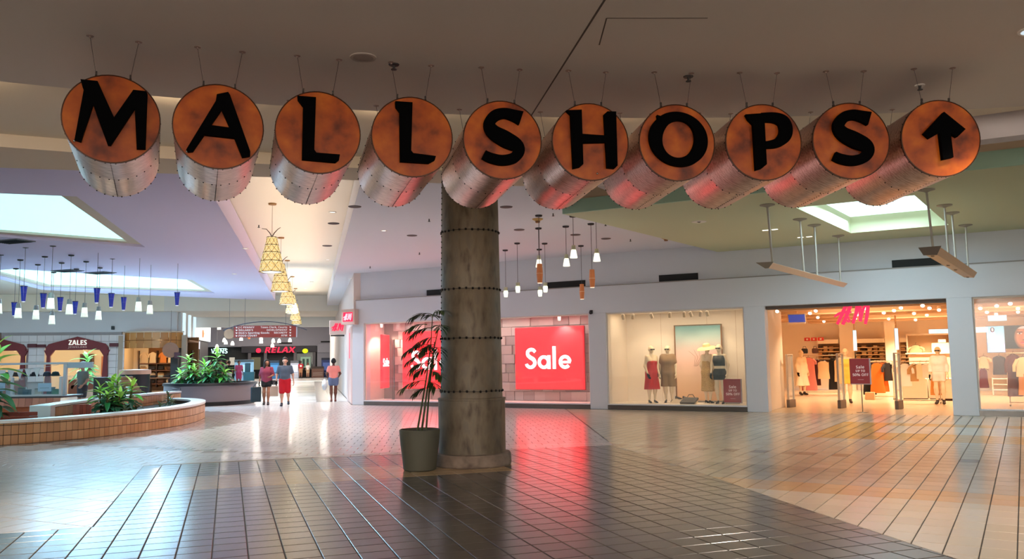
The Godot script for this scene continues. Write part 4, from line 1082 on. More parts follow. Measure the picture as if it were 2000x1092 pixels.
func skin(bones: Array, cell: float, k := 42.0, cuts := []) -> MB:
	# bones: [from, to, radius, radius]; cuts: [normal, offset], what lies beyond is left out
	var lo := Vector3.ONE * 1e9; var hi := Vector3.ONE * -1e9
	for q in bones:
		var r := maxf(q[2], q[3]) + cell * 2.0 + 0.02
		for e in [q[0], q[1]]:
			lo = lo.min(e - Vector3.ONE * r); hi = hi.max(e + Vector3.ONE * r)
	var nx := int((hi.x - lo.x) / cell) + 2; var ny := int((hi.y - lo.y) / cell) + 2; var nz := int((hi.z - lo.z) / cell) + 2
	var g := PackedFloat32Array(); g.resize(nx * ny * nz)
	var reach := 2.2 / k + cell
	for q in bones:
		var a: Vector3 = q[0]; var ab: Vector3 = q[1] - q[0]
		var l2 := maxf(ab.length_squared(), 1e-9)
		var ra: float = q[2]; var rb: float = q[3]
		var pad := maxf(ra, rb) + reach
		var b0: Vector3 = (a.min(q[1]) - Vector3.ONE * pad - lo) / cell
		var b1: Vector3 = (a.max(q[1]) + Vector3.ONE * pad - lo) / cell
		for z in range(maxi(0, int(b0.z)), mini(nz, int(b1.z) + 2)):
			for y in range(maxi(0, int(b0.y)), mini(ny, int(b1.y) + 2)):
				var row := (z * ny + y) * nx
				for x in range(maxi(0, int(b0.x)), mini(nx, int(b1.x) + 2)):
					var p := lo + Vector3(x, y, z) * cell - a
					var t := clampf(p.dot(ab) / l2, 0.0, 1.0)
					var d := (p - ab * t).length() - ra - (rb - ra) * t
					if d < reach: g[row + x] += exp(-k * d)
	for c in cuts:
		for z in nz:
			for y in ny:
				for x in nx:
					var s: float = (lo + Vector3(x, y, z) * cell).dot(c[0]) - c[1]
					if s > -cell: g[(z * ny + y) * nx + x] = minf(g[(z * ny + y) * nx + x], exp(-k * s))
	var b := mb()
	var vid := {}
	var sx := 1; var sy := nx; var sz := nx * ny
	var offs := [0, 1, sy, sy + 1, sz, sz + 1, sz + sy, sz + sy + 1]
	var edges := [[0, 1], [2, 3], [4, 5], [6, 7], [0, 2], [1, 3], [4, 6], [5, 7], [0, 4], [1, 5], [2, 6], [3, 7]]
	for z in nz - 1:
		for y in ny - 1:
			for x in nx - 1:
				var i := z * sz + y * sy + x
				var m := 0
				for c in 8:
					if g[i + offs[c]] > 1.0: m |= 1 << c
				if m == 0 or m == 255: continue
				var s := Vector3.ZERO; var cnt := 0
				for e in edges:
					var i0: int = e[0]; var i1: int = e[1]
					if ((m >> i0) & 1) == ((m >> i1) & 1): continue
					var v0 := log(maxf(g[i + offs[i0]], 1e-6)); var v1 := log(maxf(g[i + offs[i1]], 1e-6))
					var t := clampf(v0 / (v0 - v1), 0.0, 1.0)
					s += Vector3(i0 & 1, (i0 >> 1) & 1, i0 >> 2).lerp(Vector3(i1 & 1, (i1 >> 1) & 1, i1 >> 2), t); cnt += 1
				s /= cnt
				var gr := Vector3.ZERO
				for c in 8:
					var w := log(maxf(g[i + offs[c]], 1e-4))
					gr += Vector3(-1.0 if c & 1 == 0 else 1.0, -1.0 if c & 2 == 0 else 1.0, -1.0 if c & 4 == 0 else 1.0) * w
				vid[i] = b.v.size()
				b.v.append(lo + (Vector3(x, y, z) + s) * cell)
				b.n.append(-gr.normalized()); b.uv.append(Vector2.ZERO)
	for i in vid:
		var a: bool = g[i] > 1.0
		for ax in 3:
			var d0: int = [sx, sy, sz][ax]; var d1: int = [sy, sz, sx][ax]; var d2: int = [sz, sx, sy][ax]
			if (g[i + d0] > 1.0) == a: continue
			if not (vid.has(i - d1) and vid.has(i - d2) and vid.has(i - d1 - d2)): continue
			var q := [vid[i], vid[i - d1], vid[i - d1 - d2], vid[i - d2]]
			if a: q.reverse()
			# clockwise seen from outside
			b.ix.append_array([q[0], q[1], q[2], q[0], q[2], q[3]])
	return b

var hand_mb: MB
var head_mb: MB
func make_hand() -> void:
	# a right hand, wrist at the origin, fingers down, palm towards -x, thumb towards +z
	var bn := [[Vector3(0, 0.01, 0), Vector3(0, -0.03, 0.0), 0.022, 0.024], [Vector3(0, -0.03, 0.016), Vector3(0, -0.085, 0.026), 0.017, 0.014], [Vector3(0, -0.03, -0.014), Vector3(0, -0.085, -0.026), 0.017, 0.013], [Vector3(0, -0.04, 0), Vector3(0, -0.085, 0), 0.018, 0.015]]
	var L := [0.07, 0.078, 0.072, 0.056]
	for k in 4:
		var z := 0.03 - 0.02 * k
		var l: float = L[k]
		var p0 := Vector3(0, -0.088, z); var p1 := p0 + Vector3(-0.01, -l * 0.48, z * 0.1); var p2 := p1 + Vector3(-0.016, -l * 0.3, 0); var p3 := p2 + Vector3(-0.016, -l * 0.2, 0)
		bn.append_array([[p0, p1, 0.0095, 0.0088], [p1, p2, 0.0088, 0.008], [p2, p3, 0.008, 0.0072]])
	bn.append_array([[Vector3(-0.004, -0.03, 0.022), Vector3(-0.014, -0.06, 0.05), 0.013, 0.011], [Vector3(-0.014, -0.06, 0.05), Vector3(-0.02, -0.09, 0.058), 0.0105, 0.0085]])
	hand_mb = skin(bn, 0.005, 160.0)
func make_head() -> void:
	# a face towards +z, the top of the neck at the origin
	var bn := [[Vector3(0, 0.12, -0.01), Vector3(0, 0.15, -0.015), 0.086, 0.082], [Vector3(0, 0.06, 0.025), Vector3(0, 0.11, 0.025), 0.058, 0.064], [Vector3(0, 0.028, 0.05), Vector3(0, 0.03, 0.045), 0.03, 0.03], [Vector3(0, -0.05, -0.01), Vector3(0, 0.05, -0.005), 0.05, 0.048],
		[Vector3(0, 0.115, 0.092), Vector3(0, 0.085, 0.106), 0.008, 0.013], [Vector3(-0.018, 0.056, 0.085), Vector3(0.018, 0.056, 0.085), 0.008, 0.008], [Vector3(-0.045, 0.125, 0.07), Vector3(0.045, 0.125, 0.07), 0.014, 0.014], [Vector3(-0.08, 0.085, -0.01), Vector3(-0.084, 0.115, -0.016), 0.012, 0.016], [Vector3(0.08, 0.085, -0.01), Vector3(0.084, 0.115, -0.016), 0.012, 0.016]]
	head_mb = skin(bn, 0.008, 110.0)

func base_pose() -> Dictionary:
	return {"head": Vector3(0, 1.53, 0.0), "turn": 0.0, "nod": 0.0, "sw": 0.175, "hipw": 0.09,
		"el": [Vector3(-0.23, 1.15, -0.02), Vector3(0.23, 1.15, -0.02)], "wr": [Vector3(-0.25, 0.9, 0.05), Vector3(0.25, 0.9, 0.05)],
		"kn": [Vector3(-0.1, 0.49, 0.02), Vector3(0.1, 0.49, 0.02)], "an": [Vector3(-0.1, 0.08, -0.02), Vector3(0.1, 0.08, -0.02)], "toe": [Vector3(-0.12, 0.03, 0.13), Vector3(0.12, 0.03, 0.13)]}

func torso_bones(p: Dictionary, grow := 0.0) -> Array:
	var r := []
	for s in [-1.0, 1.0]:
		r.append([Vector3(s * 0.07, 0.93, -0.015), Vector3(s * 0.06, 1.08, 0.0), 0.095 + grow, 0.08 + grow])
		r.append([Vector3(s * 0.06, 1.08, 0.0), Vector3(s * 0.085, 1.3, 0.0), 0.08 + grow, 0.088 + grow])
		r.append([Vector3(s * 0.085, 1.3, 0.0), Vector3(s * p.sw * 0.8, 1.41, -0.01), 0.085 + grow, 0.055 + grow])
		if p.get("bust", 0.0) > 0: r.append([Vector3(s * 0.075, 1.26, 0.06), Vector3(s * 0.075, 1.26, 0.065), p.bust + grow, p.bust + grow])
	r.append([Vector3(0, 1.4, -0.01), Vector3(0, 1.44, -0.01), 0.06 + grow, 0.05 + grow])
	return r
func arm_bones(p: Dictionary, grow := 0.0, upto := 1.0) -> Array:
	# upto: 0.5 stops half-way down the upper arm
	var r := []
	for s in 2:
		var sh := Vector3((s * 2 - 1) * p.sw, 1.41, -0.01)
		if upto < 1.0: r.append([sh, sh.lerp(p.el[s], upto), 0.05 + grow, 0.047 + grow])
		else:
			r.append([sh, p.el[s], 0.05 + grow, 0.037 + grow])
			r.append([p.el[s], p.wr[s], 0.037 + grow, 0.025 + grow])
	return r
func leg_bones(p: Dictionary, grow := 0.0, upto := 1.0) -> Array:
	var r := []
	for s in 2:
		var hp := Vector3((s * 2 - 1) * p.hipw, 0.92, -0.01)
		if upto < 1.0: r.append([hp, hp.lerp(p.kn[s], upto), 0.088 + grow, 0.085 + grow * 1.3 - 0.03 * upto])
		else:
			r.append([hp, p.kn[s], 0.088 + grow, 0.054 + grow])
			var cf: Vector3 = p.kn[s].lerp(p.an[s], 0.3) + Vector3(0, 0, -0.015)
			r.append([p.kn[s], cf, 0.052 + grow, 0.054 + grow])
			r.append([cf, p.an[s], 0.054 + grow, 0.034 + grow])
			if not p.get("shod", false): r.append([p.an[s] + Vector3(0, -0.03, -0.02), p.toe[s], 0.034, 0.026])
	return r
func body_mesh(p: Dictionary, cell := 0.02) -> MB:
	if head_mb == null:
		make_hand(); make_head()
	var bones := torso_bones(p) + arm_bones(p) + leg_bones(p)
	bones.append([Vector3(0, 1.42, -0.01), p.head, 0.052, 0.046])
	var b := skin(bones, cell)
	add_mb(b, head_mb, Transform3D(Basis(Vector3.UP, p.turn) * Basis(Vector3.RIGHT, p.nod), p.head))
	for s in 2:
		var d: Vector3 = (p.wr[s] - p.el[s]).normalized()
		var y := -d
		var zz := Vector3(0, 0, 1); zz = (zz - y * zz.dot(y)).normalized()
		if zz.length() < 0.1: zz = Vector3.UP
		var bs := Basis(y.cross(zz), y, zz)
		if s == 0: bs = Basis(-bs.x, bs.y, bs.z)
		add_mb(b, hand_mb, Transform3D(bs, p.wr[s] + d * 0.01))
	return b
func shoe(p: Dictionary, s: int, heel := 0.0) -> MB:
	var a: Vector3 = p.an[s]; var t: Vector3 = p.toe[s]
	if heel > 0.0:
		var b := skin([[a + Vector3(0, -0.045, -0.03), a.lerp(t, 0.5) + Vector3(0, -0.045, 0), 0.024, 0.03], [a.lerp(t, 0.5) + Vector3(0, -0.045, 0), t + Vector3(0, -0.01, 0), 0.03, 0.022]], 0.012, 90.0)
		b.tube([a + Vector3(0, -0.06, -0.04), Vector3(a.x, 0.0, a.z - 0.05)], [0.016, 0.007], 6)
		return b
	return skin([[a + Vector3(0, -0.035, -0.03), a.lerp(t, 0.5) + Vector3(0, -0.025, 0), 0.042, 0.043], [a.lerp(t, 0.5) + Vector3(0, -0.025, 0), t + Vector3(0, 0.005, 0), 0.043, 0.032], [a + Vector3(0, 0.0, -0.01), a + Vector3(0, 0.02, -0.005), 0.042, 0.042]], 0.014, 90.0, [[Vector3.DOWN, 0.0]])
func dress_bones(p: Dictionary, top: float, hem: float, flare: float, grow := 0.012) -> Array:
	var r := []
	for s in [-1.0, 1.0]:
		r.append([Vector3(s * 0.085, top, 0.0), Vector3(s * 0.065, 1.1, 0.0), 0.088 + grow, 0.084 + grow])
		r.append([Vector3(s * 0.065, 1.1, 0.0), Vector3(s * 0.08, 0.93, -0.01), 0.084 + grow, 0.105 + grow])
		r.append([Vector3(s * 0.08, 0.93, -0.01), Vector3(s * (0.08 + flare), hem - 0.05, 0.0), 0.105 + grow, 0.11 + flare * 0.7])
		if top > 1.2: r.append([Vector3(s * 0.075, 1.25, 0.06), Vector3(s * 0.075, 1.25, 0.06), 0.05 + grow, 0.05 + grow])
	return r

# ---------------------------------------------------------------- the display windows
func shop_windows() -> void:
	# red sale window: a shallow box with a relief wall of stone-coloured panels
	var soft := mat(rgb(226, 214, 206), 0.7)
	struct("floor_window", mb(HT()).box(Vector3(4.96, 0.1, -0.7), Vector3(8.96, 0.14, 1.1)), soft, "raised floor of the red sale window", "floor")
	struct("ceiling_window", mb(HT()).box(Vector3(4.96, 3.03, -0.7), Vector3(8.96, 0.1, 1.1)), soft, "ceiling of the red sale window", "ceiling")
	var bw := struct("wall_window", mb(HT()).box(Vector3(5.0, 1.6, -1.3), Vector3(9.3, 2.9, 0.1)), mat(rgb(150, 136, 130), 0.8), "relief wall of stone-coloured panels behind the red sale signs", "wall")
	struct("wall_window_left", mb(HT()).box(Vector3(0.42, 1.6, -0.75), Vector3(0.06, 2.9, 1.1)), soft, "left end wall of the red sale window", "wall")
	struct("wall_window_end", mb(HT()).box(Vector3(9.5, 1.6, -0.75), Vector3(0.1, 2.9, 1.1)), soft, "end wall of the red sale window", "wall")
	var tones := [rgb(206, 190, 184), rgb(190, 172, 166), rgb(214, 200, 192), rgb(176, 160, 156), rgb(200, 180, 172)]
	var sx := 0.9
	var pm := {}
	for row in 9:
		var x := 0.9 + (0.22 if row % 2 else 0.0)
		var y := 0.17 + row * 0.315
		while x < 9.35:
			var w: float = [0.42, 0.56, 0.34][rng.randi() % 3]
			if x + w > 9.45: w = 9.45 - x
			if w > 0.1:
				var dz: float = [0.03, 0.05, 0.08][rng.randi() % 3]
				var key := "%.2f %.2f" % [w, dz]
				if not pm.has(key): pm[key] = mb().box(Vector3.ZERO, Vector3(w - 0.012, 0.3, dz), 0.006).mesh()
				part("panel", pm[key], mat(tones[rng.randi() % 5], 0.75), bw, HT(x + w / 2, y + 0.155, -1.25 + dz / 2))
			x += w
	var red := glow(rgb(242, 34, 46), 0.95, rgb(220, 30, 40))
	var white := glow(Color.WHITE, 1.25)
	var signs := [[1.6, 4.13, "glowing red sign with the white word Sale, behind the palm and the column"], [6.33, 8.86, "glowing red sign with the white word Sale, right of the column"]]
	for q in signs:
		var o := thing("sale_sign", q[2], "sign", H((q[0] + q[1]) / 2, 1.6, -0.84), HROT, "glowing red sale signs")
		var w: float = q[1] - q[0]
		part("lightbox", mb().box(Vector3(0, 0, -0.05), Vector3(w, 2.06, 0.1), 0.012), red, o)
		part("frame", mb().box(Vector3(0, 0, -0.11), Vector3(w + 0.05, 2.1, 0.04), 0.01), mat(rgb(150, 40, 44), 0.5), o)
		sale_word(o, white, Transform3D(Basis(), Vector3(-0.03, -0.36, 0.002)))
		area_light(o, Transform3D(Basis(), Vector3(0, 0, 0.03)), Vector2(w, 2.06), Color(1, 0.05, 0.06), 3.0)
	var e := thing("sale_sign", "narrow glowing red sale sign seen nearly edge-on at the left end of the red window", "sign", H(0.95, 1.57, -0.72), HROT + 1.95)
	part("lightbox", mb().box(Vector3(0, 0, -0.05), Vector3(0.95, 1.96, 0.08), 0.012), red, e)
	part("lettering", lettering("Sale", 0.4, 0.02), white, e, Transform3D(Basis(), Vector3(0, -0.05, 0.0)))
	solo("display_post", mb().box(Vector3.ZERO, Vector3(0.08, 2.2, 0.08), 0.01), mat(rgb(120, 108, 102), 0.35, 0.6), "grey metal post beside the narrow sale sign", "post", HT(1.22, 1.27, -0.8))
	for q in [[0.86, "left"], [8.16, "right"]]:
		var o := thing("spotlight", "small lit spotlight at the ceiling of the red sale window, %s end" % q[1], "lamp", H(q[0], 2.98, -0.55), HROT, "spotlights of the red sale window")
		part("body", mb().lathe([Vector2(0, -0.16), Vector2(0.05, -0.16), Vector2(0.055, -0.03), Vector2(0.02, 0), Vector2(0, 0)], 14), mat(rgb(230, 226, 220), 0.4), o)
		part("lens", mb().lathe([Vector2(0, -0.166), Vector2(0.045, -0.162)], 14), glow(rgb(255, 244, 220), 2.0), o)
		spot(o, Vector3(0, -0.19, 0), Vector3(0.1, -1, -0.25), Color(1, 0.9, 0.8), 3.0, 60.0)
	area_light(self, flat(H(4.9, 2.94, -0.6), HROT), Vector2(8.2, 0.5), Color(1, 0.92, 0.9), 6.0)
	# corner box sign and the blade sign farther along the corridor
	var logo_red := glow(rgb(255, 24, 72), 1.0, rgb(220, 20, 50))
	var cs := thing("box_sign", "square pale box sign with a glowing red script logo at the shop corner", "sign", H(-0.07, 3.215, 0.12), HROT)
	part("case", mb().box(Vector3.ZERO, Vector3(0.63, 0.57, 0.24), 0.015), mat(rgb(206, 178, 168), 0.5), cs)
	part("face", mb().plate(pv([-0.21, 0.17, 0.22, 0.17, 0.23, -0.17, -0.23, -0.17]), 0.12, 0.13), logo_red, cs)
	logo(cs, glow(rgb(255, 130, 150), 1.1), Vector3(0, 0, 0.13), 0.36)
	var bs := thing("blade_sign", "pale blade sign with a glowing red script logo sticking out into the corridor", "sign", C(1.12, 3.1, 38.0), CROT)
	part("case", mb().box(Vector3.ZERO, Vector3(0.72, 0.62, 0.2), 0.015), mat(rgb(222, 196, 186), 0.5), bs)
	logo(bs, logo_red, Vector3(0, 0.02, 0.1), 0.5)
	part("bracket", mb().bar(Vector3(0.3, -0.36, 0), Vector3(-0.3, -0.36, 0), 0.035, 8), mat(rgb(60, 56, 56), 0.5), bs)
	solo("light_strip", mb().box(Vector3.ZERO, Vector3(0.1, 1.0, 0.3), 0.01), logo_red, "narrow glowing red strip window in the corridor wall under the corner sign", "sign", CT(1.47, 2.2, 32.9))
	# mannequin window
	var warm := mat(rgb(238, 226, 210), 0.75)
	struct("floor_display", mb(HT()).box(Vector3(12.15, 0.1, -0.95), Vector3(4.25, 0.14, 1.6)), warm, "cream floor of the mannequin window", "floor")
	struct("ceiling_display", mb(HT()).box(Vector3(12.15, 3.03, -0.95), Vector3(4.25, 0.1, 1.6)), warm, "cream ceiling of the mannequin window", "ceiling")
	var dw := struct("wall_display", mb(HT()).box(Vector3(12.15, 1.6, -1.8), Vector3(4.4, 2.9, 0.1)), warm, "cream back wall of the mannequin window", "wall")
	for s in [11.2, 12.7, 13.6]: part("joint", mb(HT()).box(Vector3(s, 1.6, -1.748), Vector3(0.008, 2.8, 0.004)), mat(rgb(190, 160, 130), 0.8), dw)
	for s in [9.98, 14.32]: struct("wall_display_end", mb(HT()).box(Vector3(s, 1.6, -0.98), Vector3(0.08, 2.9, 1.6)), warm, "cream %s end wall of the mannequin window" % ("left" if s < 12 else "right"), "wall")
	var po := thing("poster", "tall display panel fading from teal over pink to peach behind the mannequins", "poster", H(12.45, 1.38, -1.6), HROT)
	var gt := GradientTexture2D.new()
	var gd := Gradient.new()
	gd.offsets = PackedFloat32Array([0, 0.18, 0.4, 0.7, 1]); gd.colors = PackedColorArray([rgb(120, 172, 176), rgb(176, 190, 186), rgb(236, 196, 186), rgb(244, 206, 176), rgb(236, 186, 136)])
	gt.gradient = gd; gt.fill_from = Vector2(0, 0); gt.fill_to = Vector2(0, 1); gt.width = 16; gt.height = 256
	var pmz := StandardMaterial3D.new(); pmz.albedo_texture = gt; pmz.roughness = 0.6
	var pb := mb()
	pb.quad(Vector3(-0.72, -1.16, 0.03), Vector3(0.72, -1.16, 0.03), Vector3(0.72, 1.16, 0.03), Vector3(-0.72, 1.16, 0.03))
	part("print", pb, pmz, po)
	part("panel", mb().box(Vector3(0, 0, 0.0), Vector3(1.46, 2.34, 0.055)), warm, po)
	for x in [-0.74, 0.74]: part("upright", mb().box(Vector3(x, 0, 0.02), Vector3(0.04, 2.36, 0.05)), mat(rgb(130, 92, 60), 0.5), po)
	part("top_rail", mb().box(Vector3(0, 1.18, 0.02), Vector3(1.52, 0.03, 0.05)), mat(rgb(96, 84, 66), 0.5), po)
	var sheaf := mb()
	for k in 5: sheaf.tube([Vector3(-0.15 + 0.02 * k, -0.1, 0.034), Vector3(-0.1 + 0.08 * k, 0.2 - 0.02 * k, 0.034), Vector3(-0.3 + 0.16 * k, 0.42 - 0.05 * absf(k - 1.0), 0.034)], 0.004, 4)
	part("palm_print", sheaf, mat(rgb(186, 140, 110), 0.7), po)
	var names := ["first", "second", "third", "fourth", "fifth", "sixth", "seventh", "eighth"]
	var k := 0
	for s in [10.44, 10.76, 11.36, 11.95, 12.4, 12.6, 12.9, 13.1]:
		var o := thing("spotlight", "small cream track spotlight at the ceiling of the mannequin window, %s from the left" % names[k], "lamp", H(s, 2.98, -0.42), HROT + 0.5 * sin(k * 2.3), "spotlights of the mannequin window")
		part("stem", mb().bar(Vector3(0, 0, 0), Vector3(0, -0.05, 0), 0.012), warm, o)
		part("body", mb(Transform3D(Basis(Vector3.RIGHT, 0.5), Vector3(0, -0.12, 0))).lathe([Vector2(0, -0.09), Vector2(0.05, -0.09), Vector2(0.05, 0.05), Vector2(0.03, 0.07), Vector2(0, 0.07)], 12), mat(rgb(196, 176, 150), 0.4), o)
		if k % 2 == 1: spot(self, H(s, 2.72, -0.45), Basis(Vector3.UP, HROT) * Vector3(0.1 * sin(k * 1.7), -0.8, -0.5), Color(1, 0.9, 0.74), 0.7, 48.0, 0.05)
		k += 1
	area_light(self, flat(H(12.15, 2.95, -0.75), HROT), Vector2(3.8, 0.7), Color(1, 0.9, 0.76), 3.4)
	board("standing burgundy sale board in the mannequin window's right corner", H(13.7, 0.57, -0.62), 0.5, 0.68, false)
	mannequins()

func board(label: String, at: Vector3, w: float, h: float, legs: bool) -> void:
	var o := thing("sale_board", label, "sign", at, HROT)
	part("panel", mb().box(Vector3.ZERO, Vector3(w, h, 0.025), 0.004), mat(rgb(150, 12, 30), 0.35), o)
	part("frame", mb().box(Vector3(0.02, -0.01, -0.02), Vector3(w + 0.03, h + 0.03, 0.02), 0.004), mat(rgb(176, 160, 164), 0.35, 0.3), o)
	var t := mat(rgb(250, 214, 214), 0.6)
	var y := h * 0.16
	for s in [["Sale", 0.11], ["UP TO", 0.085], ["50% OFF", 0.1]]:
		part("lettering", lettering(s[0], s[1] * w / 0.5, 0.004), t, o, Transform3D(Basis(), Vector3(0.02, y, 0.015)))
		y -= 0.105 * h / 0.68
	part("rule", mb().box(Vector3(0.02, -h * 0.34, 0.014), Vector3(w * 0.3, 0.006, 0.003)), t, o)
	if legs:
		part("pole", mb().bar(Vector3(0.02, -h / 2, -0.03), Vector3(0.02, -at.y + 0.01, -0.03), 0.014, 8), mat(rgb(150, 130, 108), 0.3, 0.6), o)
		part("foot", mb().lathe([Vector2(0, 0), Vector2(0.16, 0), Vector2(0.15, 0.015), Vector2(0, 0.02)], 20), mat(rgb(170, 150, 126), 0.3, 0.6), o, Transform3D(Basis(), Vector3(0.02, -at.y, -0.03)))
	else: part("foot", mb().box(Vector3(0, -h / 2 - 0.03, -0.03), Vector3(w * 0.8, 0.03, 0.14)), mat(rgb(170, 150, 126), 0.4), o)

func sale_word(o: Node3D, m: Material, tr: Transform3D) -> void:
	# rounded bold letters: S, a, l, e, each standing on y = 0
	var z := 0.022
	var b := mb()
	stroke(b, [[-0.46, 0.565, 0.052], [-0.53, 0.635, 0.058], [-0.64, 0.65, 0.06], [-0.74, 0.585, 0.06], [-0.735, 0.47, 0.062], [-0.64, 0.385, 0.066], [-0.53, 0.32, 0.066], [-0.475, 0.205, 0.062], [-0.54, 0.095, 0.06], [-0.66, 0.06, 0.058], [-0.77, 0.115, 0.055], [-0.8, 0.175, 0.05]].map(func(q): return Vector3(q[0], q[1], q[2])), 0, z)
	part("letter", b, m, o, tr)
	for k in 2:
		var c: float = [-0.14, 0.64][k]
		var g := mb()
		var pts := []
		for i in 25:
			var a: float = TAU * i / 24.0 if k == 0 else 0.02 + (TAU - 0.75) * i / 24.0
			pts.append(Vector3(c + 0.172 * cos(a), 0.228 + 0.172 * sin(a), 0.056))
		stroke(g, pts, 0, z)
		if k == 0: g.box(Vector3(c + 0.19, 0.228, (z + 0.001) / 2), Vector3(0.112, 0.456, z + 0.001))
		else: g.box(Vector3(c + 0.01, 0.222, (z + 0.001) / 2), Vector3(0.38, 0.085, z + 0.001))
		part("letter", g, m, o, tr)
	part("letter", mb().box(Vector3(0.245, 0.375, z / 2), Vector3(0.115, 0.75, z)), m, o, tr)

func logo(o: Node3D, m: Material, at: Vector3, w: float) -> void:
	# the shop's brushed script letters
	var sc := w / 0.84
	var T := func(x, y, hw): return Vector3(((x - 742) * 0.003294) * sc, (-(y - 210) * 0.00339) * sc, hw * 0.0033 * sc)
	var tr := Transform3D(Basis(), at)
	for q in [["brush_letter", [[[702, 128, 13], [668, 205, 14], [622, 292, 11]], [[736, 130, 15], [706, 210, 15], [664, 296, 13]], [[602, 232, 6], [640, 208, 11], [700, 196, 10], [738, 200, 6]]]], ["brush_ampersand", [[[724, 236, 5], [706, 242, 5], [716, 256, 5], [700, 268, 6], [712, 276, 6], [728, 258, 5]]]], ["brush_letter", [[[790, 128, 14], [772, 210, 14], [744, 290, 12]], [[796, 126, 13], [806, 200, 15], [802, 276, 12]], [[802, 276, 10], [822, 200, 10], [850, 132, 10]], [[866, 122, 14], [858, 210, 14], [838, 298, 11]]]]]:
		var b := mb()
		var z := 0.03 * sc
		for s in q[1]:
			stroke(b, s.map(func(e): return T.call(e[0], e[1], e[2])), 0.0, z)
			z += 0.0011
		part(q[0], b, m, o, tr)

